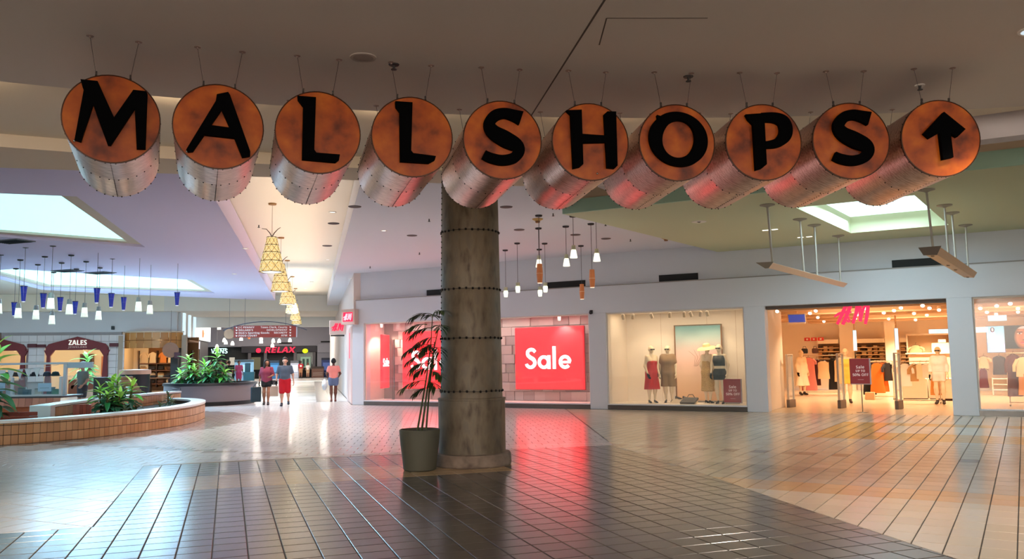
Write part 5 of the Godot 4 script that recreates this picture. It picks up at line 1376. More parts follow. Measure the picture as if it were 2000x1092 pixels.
func mannequins() -> void:
	var ivory := mat(rgb(236, 212, 176), 0.45)
	var blk := mat(rgb(18, 16, 18), 0.5)
	var specs := [
		{"s": 11.22, "t": 0.9, "label": "mannequin in a red strapless midi dress with sunglasses, leftmost in the window", "kind": "red", "z": -0.7},
		{"s": 11.66, "t": 0.12, "label": "mannequin in a long brown T-shirt dress carrying a black bag", "kind": "brown", "z": -0.95},
		{"s": 12.9, "t": 2.7, "label": "mannequin in a straw hat and gold patterned backless dress, turned away", "kind": "gold", "z": -0.95},
		{"s": 13.33, "t": -0.1, "label": "mannequin in a black crop top and black shorts beside the sale board", "kind": "black", "z": -0.7}]
	for q in specs:
		var o := thing("mannequin", q.label, "mannequin", H(q.s, 0.175, q.z), HROT + q.t, "mannequins in the display window")
		var p := base_pose(); p.bust = 0.05; p.shod = true; p.sw = 0.165; p.hipw = 0.08
		p.an = [Vector3(-0.09, 0.12, -0.03), Vector3(0.09, 0.12, 0.0)]; p.toe = [Vector3(-0.1, 0.03, 0.1), Vector3(0.1, 0.03, 0.13)]
		if q.kind == "red":
			p.el = [Vector3(-0.22, 1.14, -0.04), Vector3(0.22, 1.13, 0.0)]; p.wr = [Vector3(-0.2, 0.9, 0.08), Vector3(0.16, 0.9, 0.16)]
		if q.kind == "black": p.el = [Vector3(-0.24, 1.15, -0.03), Vector3(0.25, 1.15, -0.03)]
		part("body", body_mesh(p, 0.02), ivory, o)
		part("sunglasses", mb(Transform3D(Basis(), p.head)).box(Vector3(0, 0.115, 0.085), Vector3(0.15, 0.04, 0.05), 0.012), blk, o)
		match q.kind:
			"red": part("dress", skin(dress_bones(p, 1.27, 0.42, 0.05), 0.02, 42.0, [[Vector3.DOWN, -0.42], [Vector3.UP, 1.34]]), mat(rgb(206, 26, 30), 0.6), o)
			"brown":
				part("dress", skin(dress_bones(p, 1.33, 0.5, 0.03, 0.03) + arm_bones(p, 0.03, 0.6) + torso_bones(p, 0.022), 0.02, 42.0, [[Vector3.DOWN, -0.5]]), mat(rgb(150, 118, 82), 0.75), o)
				part("bag", mb().ball(Vector3(-0.3, 0.92, 0.06), Vector3(0.06, 0.17, 0.12), 12, 8), mat(rgb(30, 26, 24), 0.4), o)
			"gold":
				var gm := tex_mat(noise_tex(91, 0.09, [[0.0, rgb(120, 84, 40)], [0.45, rgb(172, 126, 66)], [0.6, rgb(226, 190, 120)], [1.0, rgb(240, 214, 150)]], 256, 3), 2.0, 0.6)
				part("dress", skin(dress_bones(p, 1.27, 0.36, 0.03), 0.02, 42.0, [[Vector3.DOWN, -0.36]]), gm, o)
				part("strap", mb().tube([Vector3(-0.12, 1.3, 0.08), Vector3(-0.1, 1.46, 0.0), Vector3(-0.08, 1.3, -0.1)], 0.008, 5), gm, o)
				part("hat", mb(Transform3D(Basis(Vector3.RIGHT, -0.2), p.head + Vector3(0, 0.15, -0.01))).lathe([Vector2(0.3, -0.05), Vector2(0.25, 0.0), Vector2(0.12, 0.02), Vector2(0.105, 0.1), Vector2(0.06, 0.125), Vector2(0, 0.13)], 28), mat(rgb(232, 204, 150), 0.7), o)
			"black":
				part("top", skin(torso_bones(p, 0.014), 0.02, 42.0, [[Vector3.DOWN, -1.12], [Vector3.UP, 1.43]]), blk, o)
				part("shorts", skin(leg_bones(p, 0.022, 0.5) + [[Vector3(-0.07, 0.93, -0.01), Vector3(-0.06, 1.04, 0), 0.11, 0.095], [Vector3(0.07, 0.93, -0.01), Vector3(0.06, 1.04, 0), 0.11, 0.095]], 0.02, 42.0, [[Vector3.UP, 1.05], [Vector3.DOWN, -0.71]]), blk, o)
		for s in 2: part("shoe", shoe(p, s, 0.06), blk, o)
		part("stand", mb().lathe([Vector2(0, -0.002), Vector2(0.17, -0.002), Vector2(0.165, 0.006), Vector2(0, 0.008)], 20), mat(rgb(190, 166, 136), 0.3, 0.4), o)
	# shoes and bag on a low stand
	var st := thing("display_stand", "low cream stand with sloping sides on the window floor", "stand", H(12.2, 0.17, -0.72), HROT)
	part("top", mb().plate(pv([-0.4, 0, 0.42, 0, 0.38, 0.13, -0.3, 0.13]), -0.12, 0.12), mat(rgb(238, 214, 180), 0.6), st)
	for q in [[11.95, "left"], [12.18, "right"]]:
		var o := thing("display_shoe", "dark strappy heeled shoe on the low stand, %s one" % q[1], "shoe", H(q[0] + 0.05, 0.302, -0.68), HROT + 1.3, "shoes on the low stand")
		var p := {"an": [Vector3(0, 0.12, 0)], "toe": [Vector3(0, 0.03, 0.16)]}
		part("upper", shoe(p, 0, 0.06), mat(rgb(44, 30, 24), 0.45), o)
	var hb := thing("handbag", "flat dark brown handbag with a curved handle lying against the low stand", "bag", H(12.42, 0.19, -0.5), HROT)
	part("body", mb(Transform3D(Basis(Vector3.RIGHT, -0.9), Vector3(0, 0.09, 0))).plate(pv([-0.24, -0.13, 0.2, -0.13, 0.28, 0.1, -0.16, 0.1]), -0.03, 0.03), mat(rgb(62, 44, 32), 0.5), hb)
	part("handle", mb().tube([Vector3(-0.08, 0.15, -0.08), Vector3(-0.02, 0.25, -0.1), Vector3(0.1, 0.26, -0.1), Vector3(0.18, 0.15, -0.08)], 0.012, 6), mat(rgb(52, 36, 28), 0.5), hb)

# ---------------------------------------------------------------- inside the fashion shop
func garment(top_w: float, hem_w: float, length: float, sleeve := 0.0, waves := 3.0, thick := 0.045) -> MB:
	# cloth hanging from its shoulders at the origin
	var b := mb()
	var N := 24
	var rows := []
	for k in 9:
		var f := k / 8.0
		var w: float = lerpf(top_w, hem_w, f) if k > 0 else top_w * 0.45
		var y := -length * f if k > 0 else 0.02
		if k == 1: y = -0.05; w = top_w
		var ring := []
		for s in N:
			var a := TAU * s / N
			var wob := 1.0 + 0.22 * f * sin(a * waves * 2.0 + f * 2.0)
			ring.append(Vector3(cos(a) * w * (1.0 + 0.03 * sin(f * 9.0)), y, sin(a) * (thick * (0.7 + 0.6 * f)) * wob))
		rows.append(ring)
	for k in 8:
		for s in N:
			var t := (s + 1) % N
			var A: Vector3 = rows[k][s]; var B: Vector3 = rows[k][t]; var Cc: Vector3 = rows[k + 1][t]; var D: Vector3 = rows[k + 1][s]
			var na := Vector3(A.x * 0.05, 0, A.z).normalized(); var nb := Vector3(B.x * 0.05, 0, B.z).normalized()
			b.tri_n(A, B, Cc, na, nb, nb); b.tri_n(A, Cc, D, na, nb, na)
	for s in range(1, N - 1):
		b.tri(rows[0][0], rows[0][s + 1], rows[0][s]); b.tri(rows[8][0], rows[8][s], rows[8][s + 1])
	if sleeve > 0.0:
		for e in [-1.0, 1.0]: b.tube([Vector3(e * top_w * 0.8, -0.05, 0), Vector3(e * (top_w + 0.06), -sleeve * 0.55, 0.01), Vector3(e * (top_w + 0.07), -sleeve, 0.02)], [0.055, 0.05, 0.045], 8)
	return b
func hanger() -> MB:
	return mb().tube([Vector3(-0.19, -0.03, 0), Vector3(-0.05, 0.03, 0), Vector3(0, 0.045, 0), Vector3(0.05, 0.03, 0), Vector3(0.19, -0.03, 0)], 0.008, 5).tube([Vector3(0, 0.045, 0), Vector3(0, 0.1, 0), Vector3(0.02, 0.125, 0), Vector3(0.035, 0.1, 0)], 0.004, 5)
func hung(called: String, label: String, cat: String, s: float, y: float, z: float, g: MB, m: Material, turn := 0.0, group := "") -> Node3D:
	var o := thing(called, label, cat, H(s, y, z), HROT + turn, group)
	part("cloth", g, m, o)
	part("hanger", hanger(), mat(rgb(60, 40, 30), 0.4), o)
	return o
func rack(label: String, s0: float, s1: float, z: float, y: float) -> void:
	var w := s1 - s0
	var o := thing("clothes_rack", label, "rack", H((s0 + s1) / 2, 0, z), HROT)
	var m := mat(rgb(214, 190, 160), 0.3, 0.5)
	part("rail", mb().bar(Vector3(-w / 2, y, 0), Vector3(w / 2, y, 0), 0.016, 8), m, o)
	for e in [-w / 2, w / 2]:
		part("upright", mb().bar(Vector3(e, 0.08, 0), Vector3(e, y, 0), 0.018, 8), m, o)
		part("foot", mb().box(Vector3(e, 0.06, 0), Vector3(0.05, 0.04, 0.5), 0.01), m, o)
		for zz in [-0.22, 0.22]: part("wheel", mb(Transform3D(Basis(Vector3.BACK, PI / 2), Vector3(e, 0.025, zz))).lathe([Vector2(0, -0.012), Vector2(0.025, -0.012), Vector2(0.025, 0.012), Vector2(0, 0.012)], 10), mat(rgb(60, 54, 50), 0.5), o)
	part("lower_bar", mb().bar(Vector3(-w / 2, 0.1, 0), Vector3(w / 2, 0.1, 0), 0.014, 8), m, o)

func shop_inside() -> void:
	var cream := mat(rgb(240, 222, 198), 0.8)
	struct("ceiling_shop", mb().slab(PackedVector2Array([H2(14.3, -0.4), H2(26, -0.4), H2(26, -16.3), H2(11.4, -16.3), H2(11.4, -2.7), H2(14.3, -2.0)]), 3.1, 3.3), mat(rgb(208, 170, 130), 0.85), "warm brown open ceiling of the fashion shop", "ceiling")
	struct("wall_shop_back", mb(HT()).box(Vector3(18.4, 1.6, -16.2), Vector3(15, 3.2, 0.3)), cream, "cream back wall of the fashion shop", "wall")
	struct("wall_shop_left", mb(HT()).box(Vector3(11.5, 1.6, -9.5), Vector3(0.2, 3.2, 13.6)), cream, "cream left wall inside the fashion shop", "wall")
	struct("wall_shop_right", mb(HT()).box(Vector3(25.5, 1.6, -8.2), Vector3(0.2, 3.2, 16.0)), cream, "right wall inside the fashion shop", "wall")
	struct("wall_shop_return", mb(HT()).box(Vector3(14.65, 1.5, -1.5), Vector3(0.28, 3.0, 2.3), 0.01), mat(rgb(232, 214, 190), 0.6), "pale panelled side of the shop entrance", "wall")
	struct("wall_shop_front_left", mb(HT()).box(Vector3(13.1, 1.6, -2.75), Vector3(3.2, 3.2, 0.16)), cream, "cream partition left inside the entrance", "wall")
	var pier := struct("trim_pier", mb(HT()).box(Vector3(15.0, 1.5, -16.0), Vector3(0.6, 3.1, 0.5)), cream, "cream pier in the back wall left of the first screen", "pier")
	struct("trim_pier", mb(HT()).box(Vector3(16.9, 1.5, -14.5), Vector3(0.42, 3.1, 0.42)), cream, "cream pier left of the second vertical screen", "pier")
	# ducts and rails under the ceiling
	var duct := mat(rgb(196, 156, 116), 0.7)
	var nm := ["nearest", "second", "third", "fourth", "farthest"]
	for k in 5: solo("ceiling_duct", mb().box(Vector3.ZERO, Vector3(11.5, 0.16, 0.34), 0.03), duct, "long brown ceiling duct across the shop, %s from the entrance" % nm[k], "duct", HT(19.5, 3.0, -2.2 - 2.9 * k), "ceiling ducts of the shop")
	# track lights
	var k := 0
	var first: Node3D = null
	var lamps := [[14.9, -1.6], [15.5, -3.6], [15.9, -2.2], [16.6, -6.0], [17.0, -3.3], [17.3, -2.0], [17.5, -5.2], [17.9, -3.9], [18.2, -2.4], [18.3, -6.5], [18.8, -1.6], [18.9, -3.2], [19.1, -4.6], [18.6, -8.2], [16.2, -9.0], [17.2, -10.5], [15.2, -7.0], [14.8, -11.0], [18.0, -12.5], [20.2, -4.6], [20.6, -3.4], [20.9, -2.4], [21.2, -5.6], [21.4, -1.6], [20.4, -7.6], [20.7, -9.5], [21.3, -8.2], [22.0, -3.0]]
	var rown := ["nearest", "middle", "farthest"]
	var rowc := [0, 0, 0]
	lamps.sort_custom(func(a, b): return a[0] - 0.55 * a[1] < b[0] - 0.55 * b[1])
	for q in lamps:
		var row := 0 if q[1] > -3.0 else (1 if q[1] > -5.8 else 2)
		var tl := "round glowing track spotlight under the shop ceiling, %s row, %s from the left" % [rown[row], ORD[rowc[row]]]
		rowc[row] += 1
		var tr := HT(q[0], 3.02, q[1])
		if first == null:
			first = thing("track_spotlight", tl, "lamp", Vector3.ZERO, 0.0, "track spotlights of the shop")
			part("stem", mb().bar(Vector3(0, 0.08, 0), Vector3(0, -0.03, 0), 0.014), duct, first)
			part("body", mb(Transform3D(Basis(Vector3.RIGHT, -0.9), Vector3(0, -0.08, 0))).lathe([Vector2(0, -0.09), Vector2(0.06, -0.09), Vector2(0.06, 0.05), Vector2(0, 0.07)], 14), mat(rgb(226, 206, 180), 0.4), first)
			part("lens", mb(Transform3D(Basis(Vector3.RIGHT, -0.9), Vector3(0, -0.08, 0))).ball(Vector3(0, -0.085, 0), Vector3(0.057, 0.025, 0.057), 14, 6), glow(rgb(255, 236, 214), 4.0), first)
			first.transform = tr
		else: dup(first, "track_spotlight", tl, tr)
		k += 1
	var wl := Color(1, 0.89, 0.75)
	for q in [[16.0, -3.0], [18.6, -3.0], [16.0, -7.5], [18.8, -7.5], [15.0, -12.5], [18.0, -13.0], [21.5, -3.5], [21.5, -9.5]]: spot(self, H(q[0], 2.95, q[1]), DOWN, wl, 5.0 if q[1] > -5.0 else 17.0, 66.0, 0.08)
	for q in [[17.0, -4.5], [18.0, -11.0], [21.8, -6.0]]: area_light(self, flat(H(q[0], 2.3, q[1]), HROT, true), Vector2(3.0, 3.0), wl, 8.0)
	# script sign in the entrance
	var lg := thing("script_sign", "big glowing pink-red script sign hanging in the head of the shop entrance", "sign", H(17.13, 2.685, -0.3), HROT)
	logo(lg, glow(rgb(255, 40, 84), 1.0, rgb(220, 20, 50)), Vector3.ZERO, 0.84)
	part("rail", mb().box(Vector3(0.08, 0.3, -0.03), Vector3(0.76, 0.03, 0.03)), mat(rgb(190, 30, 60), 0.5), lg)
	# gates
	var gl := ["anti-theft gate at the left side of the entrance", "anti-theft gate left of the floor sale board", "anti-theft gate right of the floor sale board"]
	var gp := [[15.0, -2.5], [16.45, -2.5], [18.0, -2.42]]
	for i in 3:
		var o := thing("security_gate", gl[i], "gate", H(gp[i][0], 0, gp[i][1]), HROT + 1.35, "anti-theft gates")
		for e in [-0.2, 0.2]: part("post", mb().box(Vector3(e, 0.8, 0), Vector3(0.045, 1.6, 0.06), 0.01), mat(rgb(196, 182, 164), 0.3, 0.4), o)
		part("top_bar", mb().box(Vector3(0, 1.59, 0), Vector3(0.44, 0.04, 0.06), 0.01), mat(rgb(196, 182, 164), 0.3, 0.4), o)
		part("pane", mb().box(Vector3(0, 0.85, 0), Vector3(0.36, 1.4, 0.012)), glass(0.12), o)
		part("foot", mb().box(Vector3(0, 0.12, 0), Vector3(0.46, 0.24, 0.1), 0.01), mat(rgb(112, 100, 92), 0.35, 0.4), o)
	board("burgundy sale board on a pole standing in the shop entrance", H(17.2, 1.12, -0.62), 0.5, 0.68, true)
	# mannequins
	var skin_ := mat(rgb(238, 210, 170), 0.45)
	for q in [["mannequin in a sleeveless yellow dress just inside the entrance", 16.3, -4.9, 0.15, "yellow"], ["mannequin in a white shirt and white shorts at the right of the entrance", 18.97, -5.0, -0.1, "white"], ["mannequin in a long cream dress far back at the left of the shop", 13.98, -10.3, 0.9, "cream"]]:
		var o := thing("mannequin", q[0], "mannequin", H(q[1], 0.01, q[2]), HROT + q[3], "mannequins inside the shop")
		var p := base_pose(); p.bust = 0.05; p.shod = true; p.sw = 0.165; p.hipw = 0.08
		p.an = [Vector3(-0.09, 0.1, -0.02), Vector3(0.09, 0.1, 0.0)]
		part("body", body_mesh(p, 0.024), skin_, o)
		match q[4]:
			"yellow": part("dress", skin(dress_bones(p, 1.3, 0.62, 0.06) + torso_bones(p, 0.012), 0.022, 42.0, [[Vector3.DOWN, -0.62], [Vector3.UP, 1.42]]), mat(rgb(244, 196, 76), 0.7), o)
			"cream": part("dress", skin(dress_bones(p, 1.3, 0.36, 0.08) + torso_bones(p, 0.014) + arm_bones(p, 0.016), 0.024, 42.0, [[Vector3.DOWN, -0.36]]), mat(rgb(250, 232, 200), 0.8), o)
			"white":
				part("shirt", skin(torso_bones(p, 0.024) + arm_bones(p, 0.016), 0.022, 42.0, [[Vector3.DOWN, -0.98]]), mat(rgb(246, 236, 224), 0.8), o)
				part("shorts", skin(leg_bones(p, 0.03, 0.55) + [[Vector3(-0.06, 0.92, 0), Vector3(0.06, 0.92, 0), 0.11, 0.11]], 0.022, 42.0, [[Vector3.DOWN, -0.7], [Vector3.UP, 1.0]]), mat(rgb(238, 224, 206), 0.8), o)
				part("sunglasses", mb(Transform3D(Basis(), p.head)).box(Vector3(0, 0.115, 0.085), Vector3(0.15, 0.04, 0.05), 0.012), mat(rgb(40, 28, 22), 0.4), o)
		for s in 2: part("shoe", shoe(p, s), mat(rgb(50, 36, 30), 0.5), o)
	# racks and what hangs on them
	rack("clothes rack with dark and orange dresses behind the floor sale board", 16.55, 17.45, -7.8, 1.32)
	rack("clothes rack with white and tan blouses right of the entrance gate", 17.66, 18.95, -5.75, 1.32)
	rack("clothes rack with pink and black dresses far back at the left", 13.95, 15.4, -11.0, 1.55)
	rack("clothes rack at the right window with brown coats", 20.8, 22.4, -4.7, 1.54)
	var hu := [["dress", "long orange dress, front one on the middle rack", 16.95, 1.24, -7.72, [0.16, 0.24, 1.02, 0.0], rgb(238, 120, 36), 0.1], ["dress", "second orange dress, just behind and right of the front one", 17.12, 1.24, -7.8, [0.14, 0.2, 0.98, 0.0], rgb(226, 108, 30), 0.4], ["dress", "long black dress left of the orange dresses", 16.68, 1.24, -7.8, [0.15, 0.22, 1.08, 0.0], rgb(24, 22, 24), 0.3], ["top", "dark top right of the orange dresses", 17.3, 1.24, -7.8, [0.13, 0.14, 0.6, 0.3], rgb(36, 26, 24), 0.5],
		["blouse", "white blouse with short sleeves, leftmost on the right rack", 17.98, 1.23, -5.7, [0.16, 0.18, 0.7, 0.3], rgb(248, 236, 220), 0.1], ["blouse", "tan blouse on the right rack beside the white one", 18.24, 1.21, -5.75, [0.12, 0.13, 0.52, 0.3], rgb(196, 150, 96), 0.5], ["top", "cream knitted top in the middle of the right rack", 18.42, 1.22, -5.72, [0.12, 0.12, 0.46, 0.0], rgb(240, 214, 172), 0.3], ["top", "pale camisole on the right rack next to the cream top", 18.6, 1.22, -5.72, [0.13, 0.14, 0.44, 0.0], rgb(236, 220, 198), 0.1], ["dress", "tan-orange dress at the right end of the right rack", 18.84, 1.2, -5.78, [0.12, 0.18, 0.95, 0.0], rgb(214, 142, 70), 0.3],
		["dress", "long pink dress on the far left rack", 14.14, 1.44, -10.9, [0.2, 0.3, 1.28, 0.25], rgb(232, 140, 130), 0.1], ["top", "cream sleeveless top on the far left rack", 14.7, 1.3, -10.9, [0.2, 0.22, 0.68, 0.0], rgb(246, 220, 176), 0.0], ["dress", "black dress right of the cream top on the far left rack", 15.06, 1.4, -11.0, [0.16, 0.22, 1.2, 0.0], rgb(22, 18, 20), 0.5], ["top", "tan top at the right end of the far left rack", 15.22, 1.36, -10.95, [0.12, 0.14, 0.85, 0.0], rgb(222, 184, 138), 0.5], ["dress", "dark wine dress between the pink dress and the cream top", 14.42, 1.36, -11.05, [0.12, 0.14, 1.0, 0.0], rgb(70, 22, 26), 0.4],
		["coat", "long brown coat at the left end of the right window's rack", 20.95, 1.48, -4.7, [0.18, 0.24, 1.2, 0.5], rgb(112, 60, 50), 0.6], ["blouse", "pale yellow blouse on the right window's rack", 21.2, 1.4, -4.62, [0.18, 0.2, 0.55, 0.4], rgb(255, 224, 168), 0.1], ["skirt", "orange-tan skirt below the pale yellow blouse", 21.22, 0.92, -4.6, [0.16, 0.2, 0.6, 0.0], rgb(236, 158, 92), 0.1], ["coat", "rust-brown coat right of the yellow blouse", 21.5, 1.46, -4.7, [0.18, 0.24, 1.15, 0.5], rgb(140, 76, 54), 0.5],
		["skirt", "dark wine-red skirt at the left edge of the right window", 20.2, 0.95, -11.9, [0.12, 0.16, 0.7, 0.0], rgb(96, 10, 16), 0.0], ["blouse", "cream blouse above the wine-red skirt", 20.24, 1.4, -11.95, [0.16, 0.16, 0.42, 0.2], rgb(240, 212, 170), 0.0], ["shirt", "striped tan shirt hanging in the pale niche", 18.14, 1.84, -9.0, [0.18, 0.22, 0.26, 0.2], rgb(214, 176, 130), 0.0]]
	for q in hu:
		var a: Array = q[5]
		hung(q[0], q[1], "clothes", q[2], q[3], q[4], garment(a[0], a[1], a[2], a[3]), mat(q[6], 0.85), q[7], "")
	# low white plinths under the right rack
	for q in [[17.75, 18.52, "left"], [18.56, 19.3, "right"]]:
		var o := thing("low_plinth", "low white display plinth behind the right rack, %s one" % q[2], "plinth", H((q[0] + q[1]) / 2, 0, -7.6), HROT, "low white plinths")
		part("body", mb().box(Vector3(0, 0.4, 0), Vector3(q[1] - q[0], 0.66, 0.7), 0.008), mat(rgb(250, 240, 224), 0.6), o)
		part("kick", mb().box(Vector3(0, 0.035, 0), Vector3(q[1] - q[0] - 0.04, 0.07, 0.62)), mat(rgb(70, 40, 30), 0.6), o)
	# pale niche with a screen on it
	var ni := thing("display_niche", "pale box niche with a panelled door front, right of the second screen", "shelf", H(18.55, 0, -9.2), HROT)
	for q in [[-0.68, 1.9, 0.04, 0.72], [0.68, 1.9, 0.04, 0.72]]: part("side", mb().box(Vector3(q[0], q[1], 0), Vector3(q[2], q[3], 0.5), 0.005), cream, ni)
	part("top", mb().box(Vector3(0, 2.24, 0), Vector3(1.4, 0.05, 0.5), 0.005), cream, ni)
	part("back", mb().box(Vector3(0, 1.9, -0.24), Vector3(1.36, 0.68, 0.03)), mat(rgb(232, 196, 152), 0.8), ni)
	part("shelf", mb().box(Vector3(0, 1.57, 0), Vector3(1.5, 0.05, 0.55), 0.005), cream, ni)
	part("door_panel", mb().box(Vector3(0.38, 1.76, 0.22), Vector3(0.56, 0.34, 0.03), 0.006), cream, ni)
	part("card", mb().box(Vector3(0.44, 2.0, 0.24), Vector3(0.24, 0.11, 0.01)), mat(rgb(252, 246, 236), 0.5), ni)
	part("pedestal", mb().box(Vector3(0, 0.78, -0.05), Vector3(1.3, 1.5, 0.4)), mat(rgb(226, 196, 160), 0.8), ni)
	# screens
	var cy := glow(rgb(150, 232, 255), 1.0)
	var sc := [["vertical_screen", "tall narrow cyan-white screen below the script sign", 16.14, 2.08, -9.0, 0.11, 0.74, 0.35], ["vertical_screen", "tall narrow cyan-white screen left of the pale niche", 17.54, 2.1, -9.0, 0.11, 0.76, 0.35], ["wide_screen", "wide low cyan screen on top of the pale niche", 18.95, 2.34, -9.1, 0.72, 0.14, 0.0], ["hanging_sign", "white-cyan lit sign hung from the ceiling in the right window", 20.78, 2.84, -12.0, 0.6, 0.2, 0.0]]
	for q in sc:
		var o := thing(q[0], q[1], "screen", H(q[2], q[3], q[4]), HROT + q[7])
		part("case", mb().box(Vector3(0, 0, -0.03), Vector3(q[5] + 0.02, q[6] + 0.02, 0.06), 0.005), mat(rgb(196, 204, 208), 0.4), o)
		part("picture", mb().box(Vector3(0, 0, 0.004), Vector3(q[5], q[6], 0.008)), cy, o)
		if q[0] == "hanging_sign": part("rod", mb().bar(Vector3(0.1, 0.1, -0.03), Vector3(0.1, 0.26, -0.03), 0.012), duct, o)
		if q[0] == "vertical_screen": part("pole", mb().bar(Vector3(0, q[6] / 2, -0.03), Vector3(0, 0.95, -0.03), 0.03, 8), duct, o)
	var tv := thing("tilted_screen", "dark blue tilted screen hung from the ceiling at the left of the entrance", "screen", H(15.08, 2.74, -3.6), HROT)
	part("case", mb(Transform3D(Basis(Vector3.RIGHT, 0.35), Vector3.ZERO)).box(Vector3(0, 0, -0.03), Vector3(0.54, 0.3, 0.05), 0.008), mat(rgb(186, 176, 168), 0.4), tv)
	part("picture", mb(Transform3D(Basis(Vector3.RIGHT, 0.35), Vector3.ZERO)).box(Vector3(0, 0.0, 0.0), Vector3(0.5, 0.25, 0.006)), glow(rgb(56, 74, 160), 0.7, rgb(40, 50, 110)), tv)
	part("base_bar", mb().box(Vector3(0, -0.15, 0.08), Vector3(0.54, 0.05, 0.05), 0.005), mat(rgb(214, 196, 178), 0.5), tv)
	part("hanger_rod", mb().bar(Vector3(0, 0.1, -0.05), Vector3(0, 0.36, -0.05), 0.015), duct, tv)
	posters()
	# shelves on the back wall with folded clothes
	for q in [[14.15, 1.92, 2, "left"], [15.35, 16.55, 5, "middle"], [17.15, 17.75, 5, "right"]]:
		if q[3] == "left": q[0] = 13.75; q[1] = 14.65
		var o := thing("wall_shelves", "stacked wooden wall shelves at the back of the shop, %s bay" % q[3], "shelf", H((q[0] + q[1]) / 2, 0, -15.8), HROT, "wall shelves of the shop")
		var w: float = q[1] - q[0]
		part("header", mb().box(Vector3(0, 2.15, 0.02), Vector3(w, 0.18, 0.3)), mat(rgb(252, 240, 216), 0.6), o)
		part("back", mb().box(Vector3(0, 1.45, -0.14), Vector3(w, 1.25, 0.03)), mat(rgb(150, 112, 76), 0.8), o)
		for j in 6:
			var y := 2.02 - 0.16 * (j + 1)
			part("shelf", mb().box(Vector3(0, y, 0.05), Vector3(w, 0.028, 0.4)), mat(rgb(236, 206, 164), 0.6), o)
			var x := -w / 2 + 0.12
			var c := 0
			while x < w / 2 - 0.08:
				var col: Color = [rgb(92, 60, 40), rgb(180, 132, 84), rgb(226, 196, 150), rgb(60, 42, 36), rgb(206, 160, 110)][rng.randi() % 5]
				var f := thing("folded_stack", "folded clothes on the %s back shelves, %s shelf from the top, %s pile" % [q[3], ORD[j], ORD[c]], "clothes", H((q[0] + q[1]) / 2 + x, y + 0.014, -15.74), HROT, "folded clothes on the back shelves")
				for l in 2 + rng.randi() % 2: part("folded_garment", mb().box(Vector3(rng.randf_range(-0.008, 0.008), 0.018 + 0.034 * l, 0), Vector3(0.17, 0.03, 0.24), 0.01), mat(col.lerp(rgb(236, 214, 180), 0.15 * l), 0.9), f)
				x += 0.235; c += 1
	for i in 3:
		var o := thing("shelf_card", "small red card with a white square on the left shelves, %s" % ["left", "middle", "right"][i], "card", H(13.38 + i * 0.29, 2.2, -15.4), HROT, "red shelf cards")
		part("card", mb().box(Vector3(0, 0.07, 0), Vector3(0.25, 0.15, 0.02)), mat(rgb(214, 50, 40), 0.5), o)
		part("print", mb().box(Vector3(0, 0.07, 0.011), Vector3(0.08, 0.07, 0.004)), mat(rgb(250, 230, 220), 0.5), o)
	for q in [[14.02, 1.62, 0, "dark handbag on the far left rack's shelf"], [14.42, 1.62, 1, "brown handbag beside the dark one on the far left rack's shelf"]]:
		var o := thing("handbag", q[3], "bag", H(q[0], q[1], -10.9), HROT + 0.2)
		part("body", mb().box(Vector3(0, 0.11, 0), Vector3(0.24, 0.2, 0.09), 0.03), mat([rgb(34, 24, 22), rgb(90, 54, 36)][q[2]], 0.5), o)
		part("handle", mb().tube([Vector3(-0.07, 0.2, 0), Vector3(-0.04, 0.29, 0), Vector3(0.04, 0.29, 0), Vector3(0.07, 0.2, 0)], 0.01, 6), mat(rgb(30, 20, 18), 0.5), o)
	# table with folded jeans in the right window
	var tb := thing("display_table", "white slatted display table with jeans in the right window's far aisle", "table", H(20.72, 0, -11.6), HROT)
	for j in 3: part("shelf", mb().box(Vector3(0, 0.2 + j * 0.2, 0), Vector3(0.5, 0.03, 0.4)), mat(rgb(240, 230, 224), 0.5), tb)
	for e in [-0.24, 0.24]: part("leg", mb().box(Vector3(e, 0.32, 0), Vector3(0.04, 0.62, 0.38)), mat(rgb(230, 216, 206), 0.5), tb)
	hung("jeans", "pair of dark purple-brown jeans hanging above the white table in the right window", "clothes", 20.74, 1.4, -11.9, garment(0.2, 0.22, 0.66, 0.0, 2.0), mat(rgb(64, 48, 50), 0.9), 0.0)
	# cardboard box by the middle rack
	solo("box", mb().box(Vector3(0, 0.13, 0), Vector3(0.3, 0.26, 0.24), 0.01), mat(rgb(196, 164, 124), 0.8), "small tan box on the floor at the foot of the middle rack", "box", HT(16.72, 0.0, -7.4))

